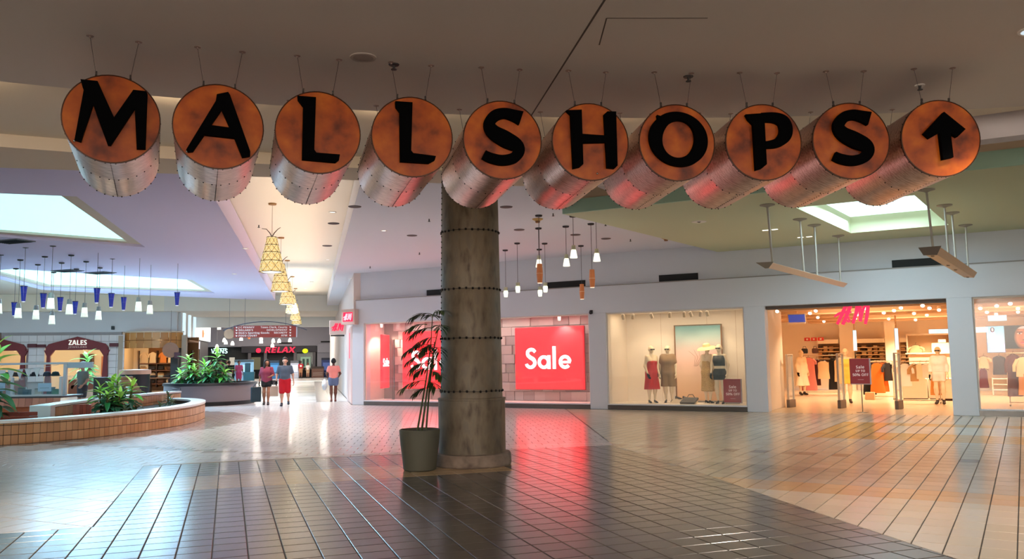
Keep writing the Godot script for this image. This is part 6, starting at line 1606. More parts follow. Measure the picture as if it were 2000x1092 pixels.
func posters() -> void:
	# printed boards in the right window: a sea-blue fashion print and a close-up face
	var im := Image.create(96, 128, false, Image.FORMAT_RGBA8)
	for y in 128:
		for x in 96:
			var u := x / 95.0 * 2.0 - 1.0; var v := y / 127.0 * 2.0 - 1.0
			var c := rgb(26, 24, 30)
			var cx := 0.18
			var e := Vector2((u - cx) / 0.62, (v - 0.05) / 1.05).length()
			if e < 1.0:
				c = rgb(150, 84, 56).lerp(rgb(206, 138, 98), clampf(0.7 - u * 0.9, 0, 1))
				c = c.darkened(clampf((e - 0.7) * 1.6, 0, 0.6))
				var nose := Vector2((u - cx) / 0.14, (v - 0.1) / 0.42).length()
				if nose < 1.0: c = c.lightened(0.18 * (1.0 - nose))
				for s in [-1.0, 1.0]:
					var ey := Vector2((u - cx - s * 0.27) / 0.15, (v + 0.3) / 0.055).length()
					if ey < 1.0: c = rgb(236, 220, 208) if Vector2((u - cx - s * 0.27), (v + 0.3) * 0.8).length() > 0.05 else rgb(30, 16, 14)
					var br := absf(v + 0.44 - 0.25 * pow(u - cx - s * 0.27, 2.0))
					if br < 0.03 and absf(u - cx - s * 0.27) < 0.19: c = rgb(34, 18, 16)
				if Vector2((u - cx) / 0.12, (v - 0.26) / 0.05).length() < 1.0: c = c.darkened(0.35)
				var lip := Vector2((u - cx) / 0.27, (v - 0.52) / 0.11).length()
				if lip < 1.0: c = rgb(216, 128, 116) if v > 0.52 else rgb(178, 84, 82)
				if e < 0.95 and v < -0.72: c = rgb(214, 196, 190)
			im.set_pixel(x, y, c)
	var fm := StandardMaterial3D.new(); fm.albedo_texture = ImageTexture.create_from_image(im); fm.roughness = 0.4
	fm.emission_enabled = true; fm.emission_texture = fm.albedo_texture; fm.emission = Color.WHITE; fm.emission_operator = BaseMaterial3D.EMISSION_OP_MULTIPLY; fm.emission_energy_multiplier = 0.5
	var o := thing("lit_poster", "lit poster with a close-up face on black at the right edge of the picture", "poster", H(21.5, 2.12, -12.0), HROT)
	var b := mb(); b.quad(Vector3(-0.52, -0.42, 0.031), Vector3(0.52, -0.42, 0.031), Vector3(0.52, 0.42, 0.031), Vector3(-0.52, 0.42, 0.031))
	part("print", b, fm, o)
	part("board", mb().box(Vector3.ZERO, Vector3(1.06, 0.86, 0.06)), mat(rgb(24, 22, 26), 0.5), o)
	var im2 := Image.create(64, 96, false, Image.FORMAT_RGBA8)
	for y in 96:
		for x in 64:
			var u := x / 63.0; var v := y / 95.0
			var c := rgb(120, 214, 250).lerp(rgb(206, 246, 250), clampf(v * 1.4, 0, 1))
			if v > 0.62: c = rgb(150, 190, 246).lerp(rgb(220, 200, 240), u)
			var bx := (u - 0.36) / (0.1 + 0.16 * clampf(v - 0.2, 0, 1))
			if v > 0.2 and v < 0.75 and absf(bx) < 1.0: c = rgb(236, 214, 240)
			if Vector2((u - 0.34) / 0.13, (v - 0.12) / 0.1).length() < 1.0: c = rgb(60, 44, 70)
			if Vector2((u - 0.34) / 0.07, (v - 0.12) / 0.07).length() < 1.0: c = rgb(226, 180, 190)
			im2.set_pixel(x, y, c)
	var cm := StandardMaterial3D.new(); cm.albedo_texture = ImageTexture.create_from_image(im2); cm.roughness = 0.4
	cm.emission_enabled = true; cm.emission_texture = cm.albedo_texture; cm.emission = Color.WHITE; cm.emission_operator = BaseMaterial3D.EMISSION_OP_MULTIPLY; cm.emission_energy_multiplier = 0.85
	var o2 := thing("lit_poster", "lit sea-blue poster with a figure in a pale dress, left of the face poster", "poster", H(20.68, 2.05, -11.95), HROT)
	var b2 := mb(); b2.quad(Vector3(-0.28, -0.48, 0.031), Vector3(0.28, -0.48, 0.031), Vector3(0.28, 0.48, 0.031), Vector3(-0.28, 0.48, 0.031))
	part("print", b2, cm, o2)
	part("board", mb().box(Vector3.ZERO, Vector3(0.6, 1.0, 0.06)), mat(rgb(120, 150, 170), 0.5), o2)
	solo("cyan_lightbox", mb().box(Vector3.ZERO, Vector3(0.42, 0.2, 0.05), 0.005), glow(rgb(170, 236, 246), 0.95), "short pale cyan lit panel at the left edge of the right window", "screen", HT(20.24, 2.42, -11.9))

# ---------------------------------------------------------------- planters, kiosk and plants on the left
func smooth(pts: Array, step: float) -> PackedVector2Array:
	var c := Curve2D.new()
	for k in pts.size():
		var t: Vector2 = (pts[mini(k + 1, pts.size() - 1)] - pts[maxi(k - 1, 0)]) / 6.0
		c.add_point(pts[k], -t, t)
	c.bake_interval = 0.05
	var r := PackedVector2Array()
	var n := int(c.get_baked_length() / step)
	for k in n + 1: r.append(c.sample_baked(c.get_baked_length() * k / n))
	return r

func planter_wall(o: Node3D, path: PackedVector2Array, thick: float, rows: Array, y_top: float, tile_m: Array, cap_m: Material, both := false) -> void:
	# path runs along the outer face, the inside lies on its left
	var n := path.size()
	var nor := []
	for k in n:
		var d := (path[mini(k + 1, n - 1)] - path[maxi(k - 1, 0)]).normalized()
		nor.append(Vector2(d.y, -d.x))
	var core := mb(); var cap := mb()
	for k in n - 1:
		var a: Vector2 = path[k] - nor[k] * 0.012; var b: Vector2 = path[k + 1] - nor[k + 1] * 0.012
		var c: Vector2 = path[k + 1] - nor[k + 1] * thick; var d: Vector2 = path[k] - nor[k] * thick
		core.slab(PackedVector2Array([a, b, c, d]), 0.0, y_top)
		var e := 0.025
		cap.slab(PackedVector2Array([path[k] + nor[k] * e, path[k + 1] + nor[k + 1] * e, c - nor[k + 1] * e, d - nor[k] * e]), y_top, y_top + 0.055)
	part("core", core, mat(rgb(70, 54, 44), 0.8), o)
	part("cap", cap, cap_m, o)
	var shared := {}
	for r in rows.size() - 1:
		for k in n - 1:
			var a := path[k]; var b := path[k + 1]
			var key := "%d %.3f" % [r, snappedf(a.distance_to(b), 0.004)]
			if not shared.has(key): shared[key] = mb().box(Vector3.ZERO, Vector3(snappedf(a.distance_to(b), 0.004) - 0.008, rows[r + 1] - rows[r] - 0.012, 0.02), 0.004).mesh()
			var d := (b - a).normalized()
			var m2 := (a + b) / 2.0
			part("tile", shared[key], tile_m[rng.randi() % tile_m.size()], o, Transform3D(Basis(Vector3.UP, atan2(d.y, d.x)), V(m2.x, (rows[r] + rows[r + 1]) / 2, m2.y)))

var leaf_meshes := []
func corn_plant(called: String, label: String, at: Vector3, canes: Array, tones: Array, size: float, count: int) -> void:
	# canes: [dx, dz, height]; rosettes of strap leaves down each cane
	if leaf_meshes.is_empty():
		for k in 3:
			var b := mb()
			leaf(b, Vector3.ZERO, Vector3.RIGHT, Vector3.UP, 1.0, 0.33, [0.25, 0.45, 0.65][k], 6)
			leaf_meshes.append(b.mesh())
	var o := thing(called, label, "plant", at)
	for c in canes:
		part("stem", mb().tube([Vector3(c[0], 0, c[1]), Vector3(c[0] * 1.1, c[2] * 0.5, c[1]), Vector3(c[0] * 1.25, c[2], c[1] * 1.2)], [0.03, 0.025, 0.02], 7), mat(rgb(96, 84, 50), 0.8), o)
		for i in count:
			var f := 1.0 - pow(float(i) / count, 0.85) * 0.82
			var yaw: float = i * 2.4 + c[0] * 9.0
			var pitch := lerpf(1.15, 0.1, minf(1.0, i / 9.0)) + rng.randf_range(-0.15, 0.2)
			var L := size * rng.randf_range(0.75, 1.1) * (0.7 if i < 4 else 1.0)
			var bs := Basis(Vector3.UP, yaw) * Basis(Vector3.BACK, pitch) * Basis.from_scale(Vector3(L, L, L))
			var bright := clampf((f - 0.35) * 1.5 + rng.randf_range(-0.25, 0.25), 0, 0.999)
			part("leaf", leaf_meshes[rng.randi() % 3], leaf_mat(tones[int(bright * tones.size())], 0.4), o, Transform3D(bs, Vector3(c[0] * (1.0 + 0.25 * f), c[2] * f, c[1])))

func planters() -> void:
	var tan_t := [mat(rgb(196, 150, 108), 0.35), mat(rgb(186, 140, 100), 0.35), mat(rgb(204, 160, 118), 0.35), mat(rgb(190, 142, 98), 0.35)]
	var cap := mat(rgb(228, 230, 228), 0.3)
	var o := thing("curved_planter", "long curved planter wall of upright brown tiles with a white rim", "planter", Vector3.ZERO)
	var path := smooth([Vector2(-13.2, 15.5), Vector2(-11.6, 16.15), Vector2(-10.42, 17.03), Vector2(-9.77, 17.75), Vector2(-9.22, 18.83), Vector2(-8.82, 20.45), Vector2(-8.66, 22.2), Vector2(-8.95, 24.1), Vector2(-9.45, 25.5), Vector2(-10.1, 26.5), Vector2(-10.9, 27.2)], 0.135)
	planter_wall(o, path, 0.36, [0.0, 0.2, 0.4, 0.44], 0.44, tan_t, cap)
	var bed := PackedVector2Array([Vector2(-10.9, 19.9), Vector2(-9.75, 18.7), Vector2(-9.2, 20.5), Vector2(-9.05, 22.2), Vector2(-9.35, 24.0), Vector2(-9.8, 25.2), Vector2(-10.4, 26.1), Vector2(-11.1, 26.8), Vector2(-11.2, 24), Vector2(-11.1, 22)])
	part("soil", mb().slab(bed, 0.0, 0.34), mat(rgb(62, 52, 40), 0.95), o)
	var bk := thing("raised_planter_wall", "higher tiled wall with a white rim behind the big leafy bush", "planter", Vector3.ZERO)
	planter_wall(bk, smooth([Vector2(-10.78, 19.6), Vector2(-11.1, 21.5), Vector2(-11.3, 24), Vector2(-11.3, 26), Vector2(-11.15, 28)], 0.16), 0.4, [0.0, 0.2, 0.4, 0.62], 0.63, tan_t, cap)
	part("end_block", mb().box(V(-10.98, 0.34, 19.5), Vector3(0.5, 0.68, 0.2), 0.01), mat(rgb(222, 226, 226), 0.35), bk)
	# second planter block with a bin
	var p2 := thing("planter_block", "small tan tiled planter block with a white rim left of the walking couple", "planter", C(-3.2, 0, 43.4), CROT)
	part("body", mb().box(Vector3(0, 0.28, 0), Vector3(0.62, 0.56, 0.9), 0.01), mat(rgb(176, 134, 96), 0.4), p2)
	for y in [0.2, 0.4]: part("joint", mb().box(Vector3(0, y, 0), Vector3(0.63, 0.012, 0.91)), mat(rgb(96, 72, 54), 0.7), p2)
	part("cap", mb().box(Vector3(0, 0.59, 0), Vector3(0.68, 0.06, 0.96), 0.012), cap, p2)
	var bin := thing("bin", "teal square bin standing behind the small tan planter block", "bin", C(-3.1, 0, 44.6), CROT)
	part("body", mb().plate(pv([-0.24, 0, 0.24, 0, 0.27, 1.12, -0.27, 1.12]), -0.25, 0.25), mat(rgb(36, 84, 92), 0.5), bin)
	part("hood", mb().box(Vector3(-0.08, 1.32, -0.1), Vector3(0.26, 0.5, 0.26), 0.02), mat(rgb(28, 66, 74), 0.5), bin)
	# dark rounded planter counter
	var dk := thing("dark_planter", "dark grey rounded planter with black top and base, in front of the corridor shops", "planter", V(-11.95, 0, 33.0))
	var el := Transform3D(Basis.from_scale(Vector3(1.68, 1, 2.0)), Vector3.ZERO)
	part("base", mb(el).lathe([Vector2(0, 0), Vector2(0.97, 0), Vector2(0.97, 0.16), Vector2(0, 0.16)], 48), mat(rgb(26, 24, 26), 0.5), dk)
	part("wall", mb(el).lathe([Vector2(0.9, 0.15), Vector2(1.0, 0.15), Vector2(1.0, 0.76), Vector2(0.9, 0.76)], 48), mat(rgb(124, 112, 116), 0.55), dk)
	part("rim", mb(el).lathe([Vector2(0.88, 0.75), Vector2(1.02, 0.75), Vector2(1.03, 0.79), Vector2(1.02, 0.85), Vector2(0.88, 0.85)], 48), mat(rgb(40, 36, 40), 0.3), dk)
	part("soil", mb(el).lathe([Vector2(0.9, 0.7), Vector2(0, 0.72)], 32), mat(rgb(50, 40, 32), 0.95), dk)
	part("access_panel", mb(Transform3D(Basis(Vector3.UP, -0.25), Vector3(-0.6, 0.52, 1.9))).box(Vector3.ZERO, Vector3(0.34, 0.34, 0.03), 0.005), mat(rgb(112, 104, 110), 0.5), dk)
	# plants
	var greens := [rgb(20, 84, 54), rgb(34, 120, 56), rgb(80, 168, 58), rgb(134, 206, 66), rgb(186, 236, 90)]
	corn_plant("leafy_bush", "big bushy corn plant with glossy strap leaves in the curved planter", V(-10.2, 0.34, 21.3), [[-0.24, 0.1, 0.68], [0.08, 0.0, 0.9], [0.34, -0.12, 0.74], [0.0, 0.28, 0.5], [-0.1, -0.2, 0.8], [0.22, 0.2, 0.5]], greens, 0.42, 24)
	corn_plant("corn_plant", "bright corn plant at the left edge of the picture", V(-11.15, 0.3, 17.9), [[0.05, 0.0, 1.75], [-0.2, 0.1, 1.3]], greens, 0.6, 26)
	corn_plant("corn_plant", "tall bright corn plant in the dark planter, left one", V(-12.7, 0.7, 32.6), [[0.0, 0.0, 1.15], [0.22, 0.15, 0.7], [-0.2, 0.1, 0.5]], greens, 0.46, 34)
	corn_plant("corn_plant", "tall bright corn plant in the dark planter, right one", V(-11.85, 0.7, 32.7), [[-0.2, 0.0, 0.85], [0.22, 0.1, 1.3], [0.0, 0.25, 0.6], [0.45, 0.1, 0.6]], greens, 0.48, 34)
	for k in 5:
		var q: Array = [[-9.75, 21.6], [-9.55, 22.6], [-9.75, 23.6], [-9.6, 20.7], [-9.95, 24.3]][k]
		corn_plant("low_plant", "small dark green plant in the planter bed, %s from the near end" % ORD[[1, 2, 3, 0, 4][k]], V(q[0], 0.34, q[1]), [[0.0, 0.0, 0.16 if k != 2 else 0.42]], [rgb(14, 54, 44), rgb(20, 74, 58), rgb(30, 96, 70)], 0.28, 16)
	# benches inside the curve
	var red := [mat(rgb(134, 58, 44), 0.45), mat(rgb(150, 70, 52), 0.45)]
	var b1 := thing("bench", "long reddish wooden bench behind the planter wall at the left edge", "bench", V(-11.42, 0, 18.15), 0.12)
	for k in 3: part("slat", mb().box(Vector3(0, 0.36 + k * 0.1, 0.02 * k), Vector3(2.1, 0.09, 0.035), 0.008), red[k % 2], b1)
	for k in 3: part("slat", mb().box(Vector3(0, 0.3, -0.08 - k * 0.13), Vector3(2.1, 0.035, 0.115), 0.008), red[k % 2], b1)
	for e in [-0.9, 0.9]: part("leg", mb().box(Vector3(e, 0.14, -0.2), Vector3(0.08, 0.28, 0.4)), mat(rgb(60, 40, 34), 0.6), b1)
	var b2 := thing("bench", "short curved reddish wooden bench end beside the white end block", "bench", V(-10.15, 0, 19.45), 0.0)
	for k in 9:
		var a := -0.5 + k * 0.26
		part("slat", mb(Transform3D(Basis(Vector3.UP, PI - a), Vector3(sin(a) * 0.3, 0.5, -cos(a) * 0.2))).box(Vector3.ZERO, Vector3(0.075, 0.36, 0.03), 0.006), red[k % 2], b2)
	part("rail", mb().box(Vector3(-0.1, 0.3, 0.1), Vector3(0.7, 0.05, 0.3), 0.01), red[0], b2)
	part("leg", mb().box(Vector3(0, 0.14, 0), Vector3(0.4, 0.28, 0.2)), mat(rgb(60, 40, 34), 0.6), b2)
	kiosk()

func kiosk() -> void:
	var o := thing("kiosk", "sales kiosk with a salmon base, glass showcase and white posts", "kiosk", V(-14.0, 0, 24.0))
	var white := mat(rgb(206, 216, 222), 0.4)
	part("base", mb().box(Vector3(-0.5, 0.22, -0.6), Vector3(3.0, 0.44, 1.2), 0.01), mat(rgb(188, 100, 64), 0.5), o)
	for k in 15: part("shingle", mb(Transform3D(Basis(Vector3.RIGHT, -0.12), Vector3(-1.9 + k * 0.2, 0.55, 0.02))).box(Vector3.ZERO, Vector3(0.194, 0.25 + 0.01 * (k % 2), 0.03), 0.008), mat([rgb(206, 140, 118), rgb(196, 128, 108), rgb(214, 150, 126)][k % 3], 0.6), o)
	part("counter", mb().box(Vector3(-0.5, 0.7, -0.6), Vector3(3.04, 0.06, 1.24), 0.008), mat(rgb(90, 86, 88), 0.4), o)
	for x in [-1.98, -0.42, 0.98]: part("post", mb().box(Vector3(x, 1.0, -0.02), Vector3(0.07, 0.56, 0.07), 0.006), white, o)
	for x in [-2.0, 0.95]: part("tall_post", mb().box(Vector3(x, 1.2, -0.3), Vector3(0.09, 0.95, 0.09), 0.006), white, o)
	part("lower_rail", mb().box(Vector3(-0.5, 0.75, 0.0), Vector3(3.0, 0.05, 0.05)), white, o)
	part("header", mb().box(Vector3(-0.5, 1.66, -0.3), Vector3(3.1, 0.06, 0.12), 0.006), white, o)
	part("sign_panel", mb().box(Vector3(1.35, 1.6, -0.3), Vector3(0.8, 0.17, 0.06), 0.006), mat(rgb(186, 206, 220), 0.3), o)
	part("glass_front", mb().box(Vector3(-0.5, 1.02, 0.0), Vector3(2.9, 0.5, 0.01)), glass(0.1, Color(0.7, 0.95, 1)), o)
	part("glass_shelf", mb().box(Vector3(-0.5, 1.28, -0.5), Vector3(2.9, 0.012, 1.0)), glass(0.12, Color(0.7, 0.95, 1)), o)
	# bunting
	var bt := thing("bunting", "string of white triangular pennants hung across the kiosk", "bunting", V(-14.0, 1.5, 23.75))
	var pts := []
	for k in 12: pts.append(Vector3(-1.9 + k * 0.245, 0.05 * pow((k - 4.0) / 5.0, 2.0) - 0.02, 0))
	pts.append(Vector3(1.05, 0.12, 0))
	part("cord", mb().tube(pts, 0.006, 4), white, bt)
	for k in 10:
		var c: Vector3 = pts[k] + Vector3(0.12, -0.005, 0.0)
		var b := mb(); b.plate(pv([c.x - 0.1, c.y, c.x + 0.1, c.y + 0.005, c.x + 0.015, c.y - 0.28]), -0.004, 0.004)
		part("pennant", b, mat(rgb(226, 234, 240), 0.8), bt)
	# goods
	var dark := [rgb(18, 32, 50), rgb(28, 26, 34), rgb(40, 44, 58), rgb(16, 46, 50), rgb(70, 58, 54)]
	for k in 9:
		var x := -1.85 + k * 0.3
		var g := thing("hat", "dark cap on the kiosk's rear shelf, %s from the left" % ORD[k], "hat", V(-14.0 + x, 1.29, 24.5 + 0.1 * (k % 2)), 0.4 * k, "caps on the kiosk")
		part("crown", mb().lathe([Vector2(0.11, 0), Vector2(0.11, 0.05), Vector2(0.08, 0.12), Vector2(0, 0.14)], 14), mat(dark[k % 5], 0.8), g)
		part("brim", mb(Transform3D(Basis.from_scale(Vector3(1, 1, 1)), Vector3(0, 0.01, 0.1))).lathe([Vector2(0, 0), Vector2(0.1, -0.005), Vector2(0.1, 0.008), Vector2(0, 0.012)], 14), mat(dark[(k + 1) % 5], 0.8), g)
	for k in 10:
		var x := -1.8 + k * 0.28
		var col: Color = [rgb(30, 40, 60), rgb(190, 180, 166), rgb(24, 60, 70), rgb(60, 120, 80), rgb(200, 210, 216), rgb(90, 60, 50)][k % 6]
		var g := thing("boxed_goods", "small item in the kiosk's glass showcase, %s from the left" % ORD[k], "goods", V(-14.0 + x, 0.735, 24.25 + 0.12 * (k % 3)), 0.3 * sin(k * 3.0), "items in the kiosk showcase")
		part("body", mb().box(Vector3(0, 0.08, 0), Vector3(0.2, 0.16 + 0.05 * (k % 3), 0.14), 0.015), mat(col, 0.6), g)
		part("lid", mb().box(Vector3(0, 0.17 + 0.025 * (k % 3), 0), Vector3(0.205, 0.03, 0.145), 0.008), mat(col.darkened(0.3), 0.6), g)
	for q in [[-14.0 - 0.72, 1.02, 0.26, "left"], [-14.0 + 0.55, 0.98, 0.38, "right"]]:
		var c := thing("price_card", "pale blue card standing in the kiosk showcase, %s one" % q[3], "card", V(q[0], q[1], 23.96))
		part("sheet", mb().box(Vector3.ZERO, Vector3(q[2], 0.24, 0.012)), mat(rgb(170, 206, 232), 0.5), c)
		part("rule", mb().box(Vector3(0, -0.02, 0.008), Vector3(q[2] * 0.7, 0.012, 0.004)), mat(rgb(110, 140, 170), 0.6), c)
	# massage chair and cabinet behind the kiosk
	var cb := thing("cabinet", "dark grey cabinet standing right of the kiosk", "cabinet", V(-13.15, 0, 26.8), 0.2)
	part("body", mb().box(Vector3(0, 0.62, 0), Vector3(0.5, 1.16, 0.5), 0.02), mat(rgb(62, 64, 70), 0.5), cb)
	part("foot", mb().box(Vector3(0, 0.02, 0), Vector3(0.44, 0.04, 0.44)), mat(rgb(26, 26, 28), 0.6), cb)
	var mc := thing("massage_chair", "reclined tan and black massage chair between the cabinet and the bush", "chair", V(-12.15, 0, 26.3), -0.5)
	for k in 5: part("back_pad", mb(Transform3D(Basis(Vector3.BACK, 0.7), Vector3(0.3 - k * 0.1, 0.75 + k * 0.1, 0))).box(Vector3.ZERO, Vector3(0.14, 0.12, 0.5), 0.03), mat(rgb(170, 146, 110) if k % 2 else rgb(150, 126, 92), 0.6), mc)
	part("seat", mb().box(Vector3(0.0, 0.5, 0), Vector3(0.6, 0.2, 0.5), 0.05), mat(rgb(40, 36, 36), 0.5), mc)
	part("footrest", mb(Transform3D(Basis(Vector3.BACK, -0.5), Vector3(-0.35, 0.34, 0))).box(Vector3.ZERO, Vector3(0.4, 0.16, 0.44), 0.04), mat(rgb(60, 56, 58), 0.5), mc)
	part("base", mb().box(Vector3(0, 0.2, 0), Vector3(0.6, 0.4, 0.4), 0.04), mat(rgb(30, 28, 30), 0.5), mc)
	var pt := thing("planter_tub", "black tub with a tan top right of the massage chair", "pot", V(-13.6, 0, 30.0))
	part("body", mb().lathe([Vector2(0, 0), Vector2(0.42, 0), Vector2(0.5, 1.25), Vector2(0, 1.25)], 20), mat(rgb(28, 26, 30), 0.5), pt)
	part("rim", mb().lathe([Vector2(0.48, 1.24), Vector2(0.53, 1.24), Vector2(0.53, 1.4), Vector2(0, 1.42)], 20), mat(rgb(206, 164, 138), 0.6), pt)
	corn_plant("umbrella_tree", "round bright green tree standing in front of the jeweller's doorway", V(-17.4, 0.6, 34.0), [[0.0, 0.0, 1.35]], [rgb(30, 100, 40), rgb(70, 150, 50), rgb(130, 200, 80)], 0.62, 34)
	for c in [[-17.4, 34.0]]: solo("plant_pot", mb().lathe([Vector2(0, 0), Vector2(0.26, 0), Vector2(0.32, 0.6), Vector2(0, 0.6)], 18), mat(rgb(120, 84, 60), 0.6), "brown pot under the round green tree", "pot", Transform3D(Basis(), V(c[0], 0, c[1])))

# ---------------------------------------------------------------- shops across the court (b = 50 along the corridor axis)
func far_shops() -> void:
	var wall := mat(rgb(206, 204, 206), 0.85)
	struct("wall_far", mb(CT(0, 0, 50)).box(Vector3(-18.6, 3.96, -0.15), Vector3(22.4, 1.12, 0.3)), wall, "grey wall above the jeweller and the wood-fronted shop", "wall")
	var tilew := mat(rgb(216, 206, 204), 0.6)
	var fw := struct("wall_jeweller", mb(CT(0, 0, 50)).box(Vector3(-13.3, 3.09, -0.2), Vector3(6.0, 0.64, 0.25)).box(Vector3(-14.6, 1.3, -0.2), Vector3(0.9, 2.6, 0.25)).box(Vector3(-10.75, 1.3, -0.2), Vector3(0.66, 2.6, 0.25)), mat(rgb(170, 160, 158), 0.8), "white tiled front of the jeweller", "wall")
	for r in 7:
		for c in 15:
			var x := -16.1 + c * 0.4 + 0.2
			var y := 0.9 + r * 0.36
			if y < 2.6 and not ((x > -15.05 and x < -14.2) or (x > -11.1)): continue
			part("tile", mb().box(Vector3.ZERO, Vector3(0.39, 0.345, 0.03), 0.005) if r + c == 0 else tile_shared(), tilew, fw, CT(x, y, 49.92))
	# red pediments and columns
	var red := mat(rgb(112, 22, 26), 0.5)
	for q in [[-12.46, "red gabled shopfront of the jeweller with tapered columns"], [-16.55, "second red gabled bay at the left edge, behind the leaves"]]:
		var o := thing("gabled_shopfront", q[1], "shopfront", C(q[0], 0, 49.86), CROT, "red gabled bays of the jeweller")
		part("pediment", mb().plate(pv([-1.55, 2.42, 1.55, 2.42, 1.55, 2.58, 1.42, 2.75, 0, 3.15, -1.42, 2.75, -1.55, 2.58]), -0.1, 0.12), red, o)
		for e in [-1.0, 1.0]:
			part("column", mb().plate(pv([1.24, 0.0, 1.6, 0.0, 1.5, 2.1, 1.64, 2.42, 1.12, 2.42, 1.33, 2.1].map(func(v): return v)), -0.08, 0.1) if e > 0 else mb().plate(pv([-1.24, 0.0, -1.6, 0.0, -1.5, 2.1, -1.64, 2.42, -1.12, 2.42, -1.33, 2.1]), -0.08, 0.1), red, o)
		part("cornice", mb().box(Vector3(1.83, 2.68, 0.0), Vector3(0.44, 0.2, 0.14), 0.01), mat(rgb(84, 16, 24), 0.5), o)
		part("cornice", mb().box(Vector3(-1.8, 2.66, 0.0), Vector3(0.44, 0.16, 0.14), 0.01), mat(rgb(84, 16, 24), 0.5), o)
	var zs := thing("shop_lettering", "cream raised letters of the jeweller's name on the red gable", "sign", C(-12.42, 2.8, 49.7), CROT)
	part("lettering", lettering("ZALES", 0.36, 0.05, "Droid Sans", 900), glow(rgb(255, 246, 224), 0.55), zs, Transform3D(Basis.from_scale(Vector3(0.92, 1, 1)), Vector3(0, 0.02, 0)))
	part("lettering", lettering("JEWELERS", 0.15, 0.03), mat(rgb(196, 150, 140), 0.5), zs, Transform3D(Basis.from_scale(Vector3(1.35, 1, 1)), Vector3(0, -0.22, 0)))
	# lit rooms behind
	var room := mat(rgb(228, 212, 182), 0.8)
	struct("wall_jeweller_room", mb(CT(0, 0, 50)).box(Vector3(-13.6, 1.5, -4.2), Vector3(8, 3, 0.2)), room, "beige back wall inside the jeweller", "wall")
	for x in [-10.5, -17.6]: struct("wall_jeweller_side", mb(CT(0, 0, 50)).box(Vector3(x, 1.5, -2.2), Vector3(0.15, 3, 3.9)), room, "beige side wall inside the jeweller, %s" % ("right" if x > -12 else "left"), "wall")
	struct("ceiling_jeweller", mb(CT(0, 0, 50)).box(Vector3(-14, 2.95, -2.2), Vector3(7.2, 0.1, 4.1)), room, "ceiling inside the jeweller", "ceiling")
	omni(self, C(-12.4, 2.3, 51.3), Color(1, 0.92, 0.78), 2.6, 0.08)
	omni(self, C(-16.0, 2.3, 51.3), Color(1, 0.92, 0.78), 1.8, 0.08)
	var pic := thing("picture", "dark framed picture in the jeweller behind a white bust", "picture", C(-12.95, 1.75, 53.9), CROT)
	part("frame", mb().box(Vector3.ZERO, Vector3(0.75, 1.0, 0.06), 0.01), mat(rgb(90, 56, 32), 0.5), pic)
	part("canvas", mb().box(Vector3(0, 0, 0.035), Vector3(0.58, 0.82, 0.01)), mat(rgb(40, 28, 24), 0.6), pic)
	var bust := thing("bust", "white sculpted bust on a stand in the jeweller's doorway", "statue", C(-12.75, 0, 52.0), CROT)
	part("stand", mb().box(Vector3(0, 0.55, 0), Vector3(0.4, 1.1, 0.4), 0.02), mat(rgb(170, 130, 90), 0.6), bust)
	part("figure", skin([[Vector3(-0.16, 1.2, 0), Vector3(0.16, 1.2, 0), 0.11, 0.11], [Vector3(0, 1.2, 0), Vector3(0, 1.45, 0), 0.09, 0.07], [Vector3(0, 1.6, 0), Vector3(0, 1.68, 0.01), 0.13, 0.12], [Vector3(0, 1.6, 0.1), Vector3(0, 1.63, 0.13), 0.03, 0.02]], 0.03), mat(rgb(240, 236, 228), 0.6), bust)
	var dw := thing("wood_door", "orange-brown wooden door panel inside the jeweller", "door", C(-11.6, 0, 53.9), CROT)
	part("leaf", mb().box(Vector3(0, 1.05, 0), Vector3(1.1, 2.1, 0.08), 0.01), mat(rgb(170, 96, 46), 0.5), dw)
	for y in [0.55, 1.5]: part("panel", mb().box(Vector3(0, y, 0.045), Vector3(0.8, 0.7, 0.03), 0.01), mat(rgb(150, 82, 38), 0.5), dw)
	for q in [[-12.2, "right doorway"], [-15.9, "left doorway"]]:
		var sc := thing("showcase", "dark wood showcase counter in the jeweller's %s" % q[1], "counter", C(q[0], 0, 51.2), CROT, "jeweller's showcases")
		part("base", mb().box(Vector3(0, 0.4, 0), Vector3(1.9, 0.8, 0.5), 0.01), mat(rgb(120, 66, 40), 0.5), sc)
		part("glass_top", mb().box(Vector3(0, 0.92, 0), Vector3(1.9, 0.22, 0.5)), glass(0.12), sc)
		for x in [-0.5, 0.2, 0.6]: part("tray", mb().box(Vector3(x, 0.85, 0), Vector3(0.34, 0.06, 0.3)), mat([rgb(232, 208, 170), rgb(210, 110, 80), rgb(240, 226, 200)][int(x * 3 + 2) % 3], 0.6), sc)
	solo("camera_box", mb().box(Vector3.ZERO, Vector3(0.16, 0.2, 0.16), 0.02), mat(rgb(50, 54, 58), 0.5), "small dark camera box on the grey wall above the jeweller's right end", "camera", CT(-10.72, 3.62, 49.9))
	# wood-fronted shop
	var pil := mat(rgb(176, 154, 134), 0.6)
	for q in [[-10.3, "left"], [-7.0, "right"]]: struct("trim_shop_pillar", mb(CT(0, 0, 50)).box(Vector3(q[0], 1.6, -0.1), Vector3(0.26, 3.2, 0.4), 0.01), pil, "tan pillar at the %s of the wood-fronted shop" % q[1], "pillar")
	var wf := thing("wooden_fascia", "curved honey-coloured wooden fascia of the shop right of the jeweller", "shopfront", C(-8.62, 0, 51.6), CROT)
	var tones := [mat(rgb(196, 132, 70), 0.4), mat(rgb(184, 120, 62), 0.4), mat(rgb(204, 142, 80), 0.4)]
	for r in 2:
		for c in 8:
			var a0 := -0.82 + c * 0.205
			part("panel", mb().lathe([Vector2(2.05, 2.48 + r * 0.44), Vector2(2.1, 2.49 + r * 0.44), Vector2(2.1, 2.9 + r * 0.44), Vector2(2.05, 2.91 + r * 0.44)], 3, a0 - PI / 2 + 0.004, a0 - PI / 2 + 0.2), tones[(r * 3 + c * 2) % 3], wf)
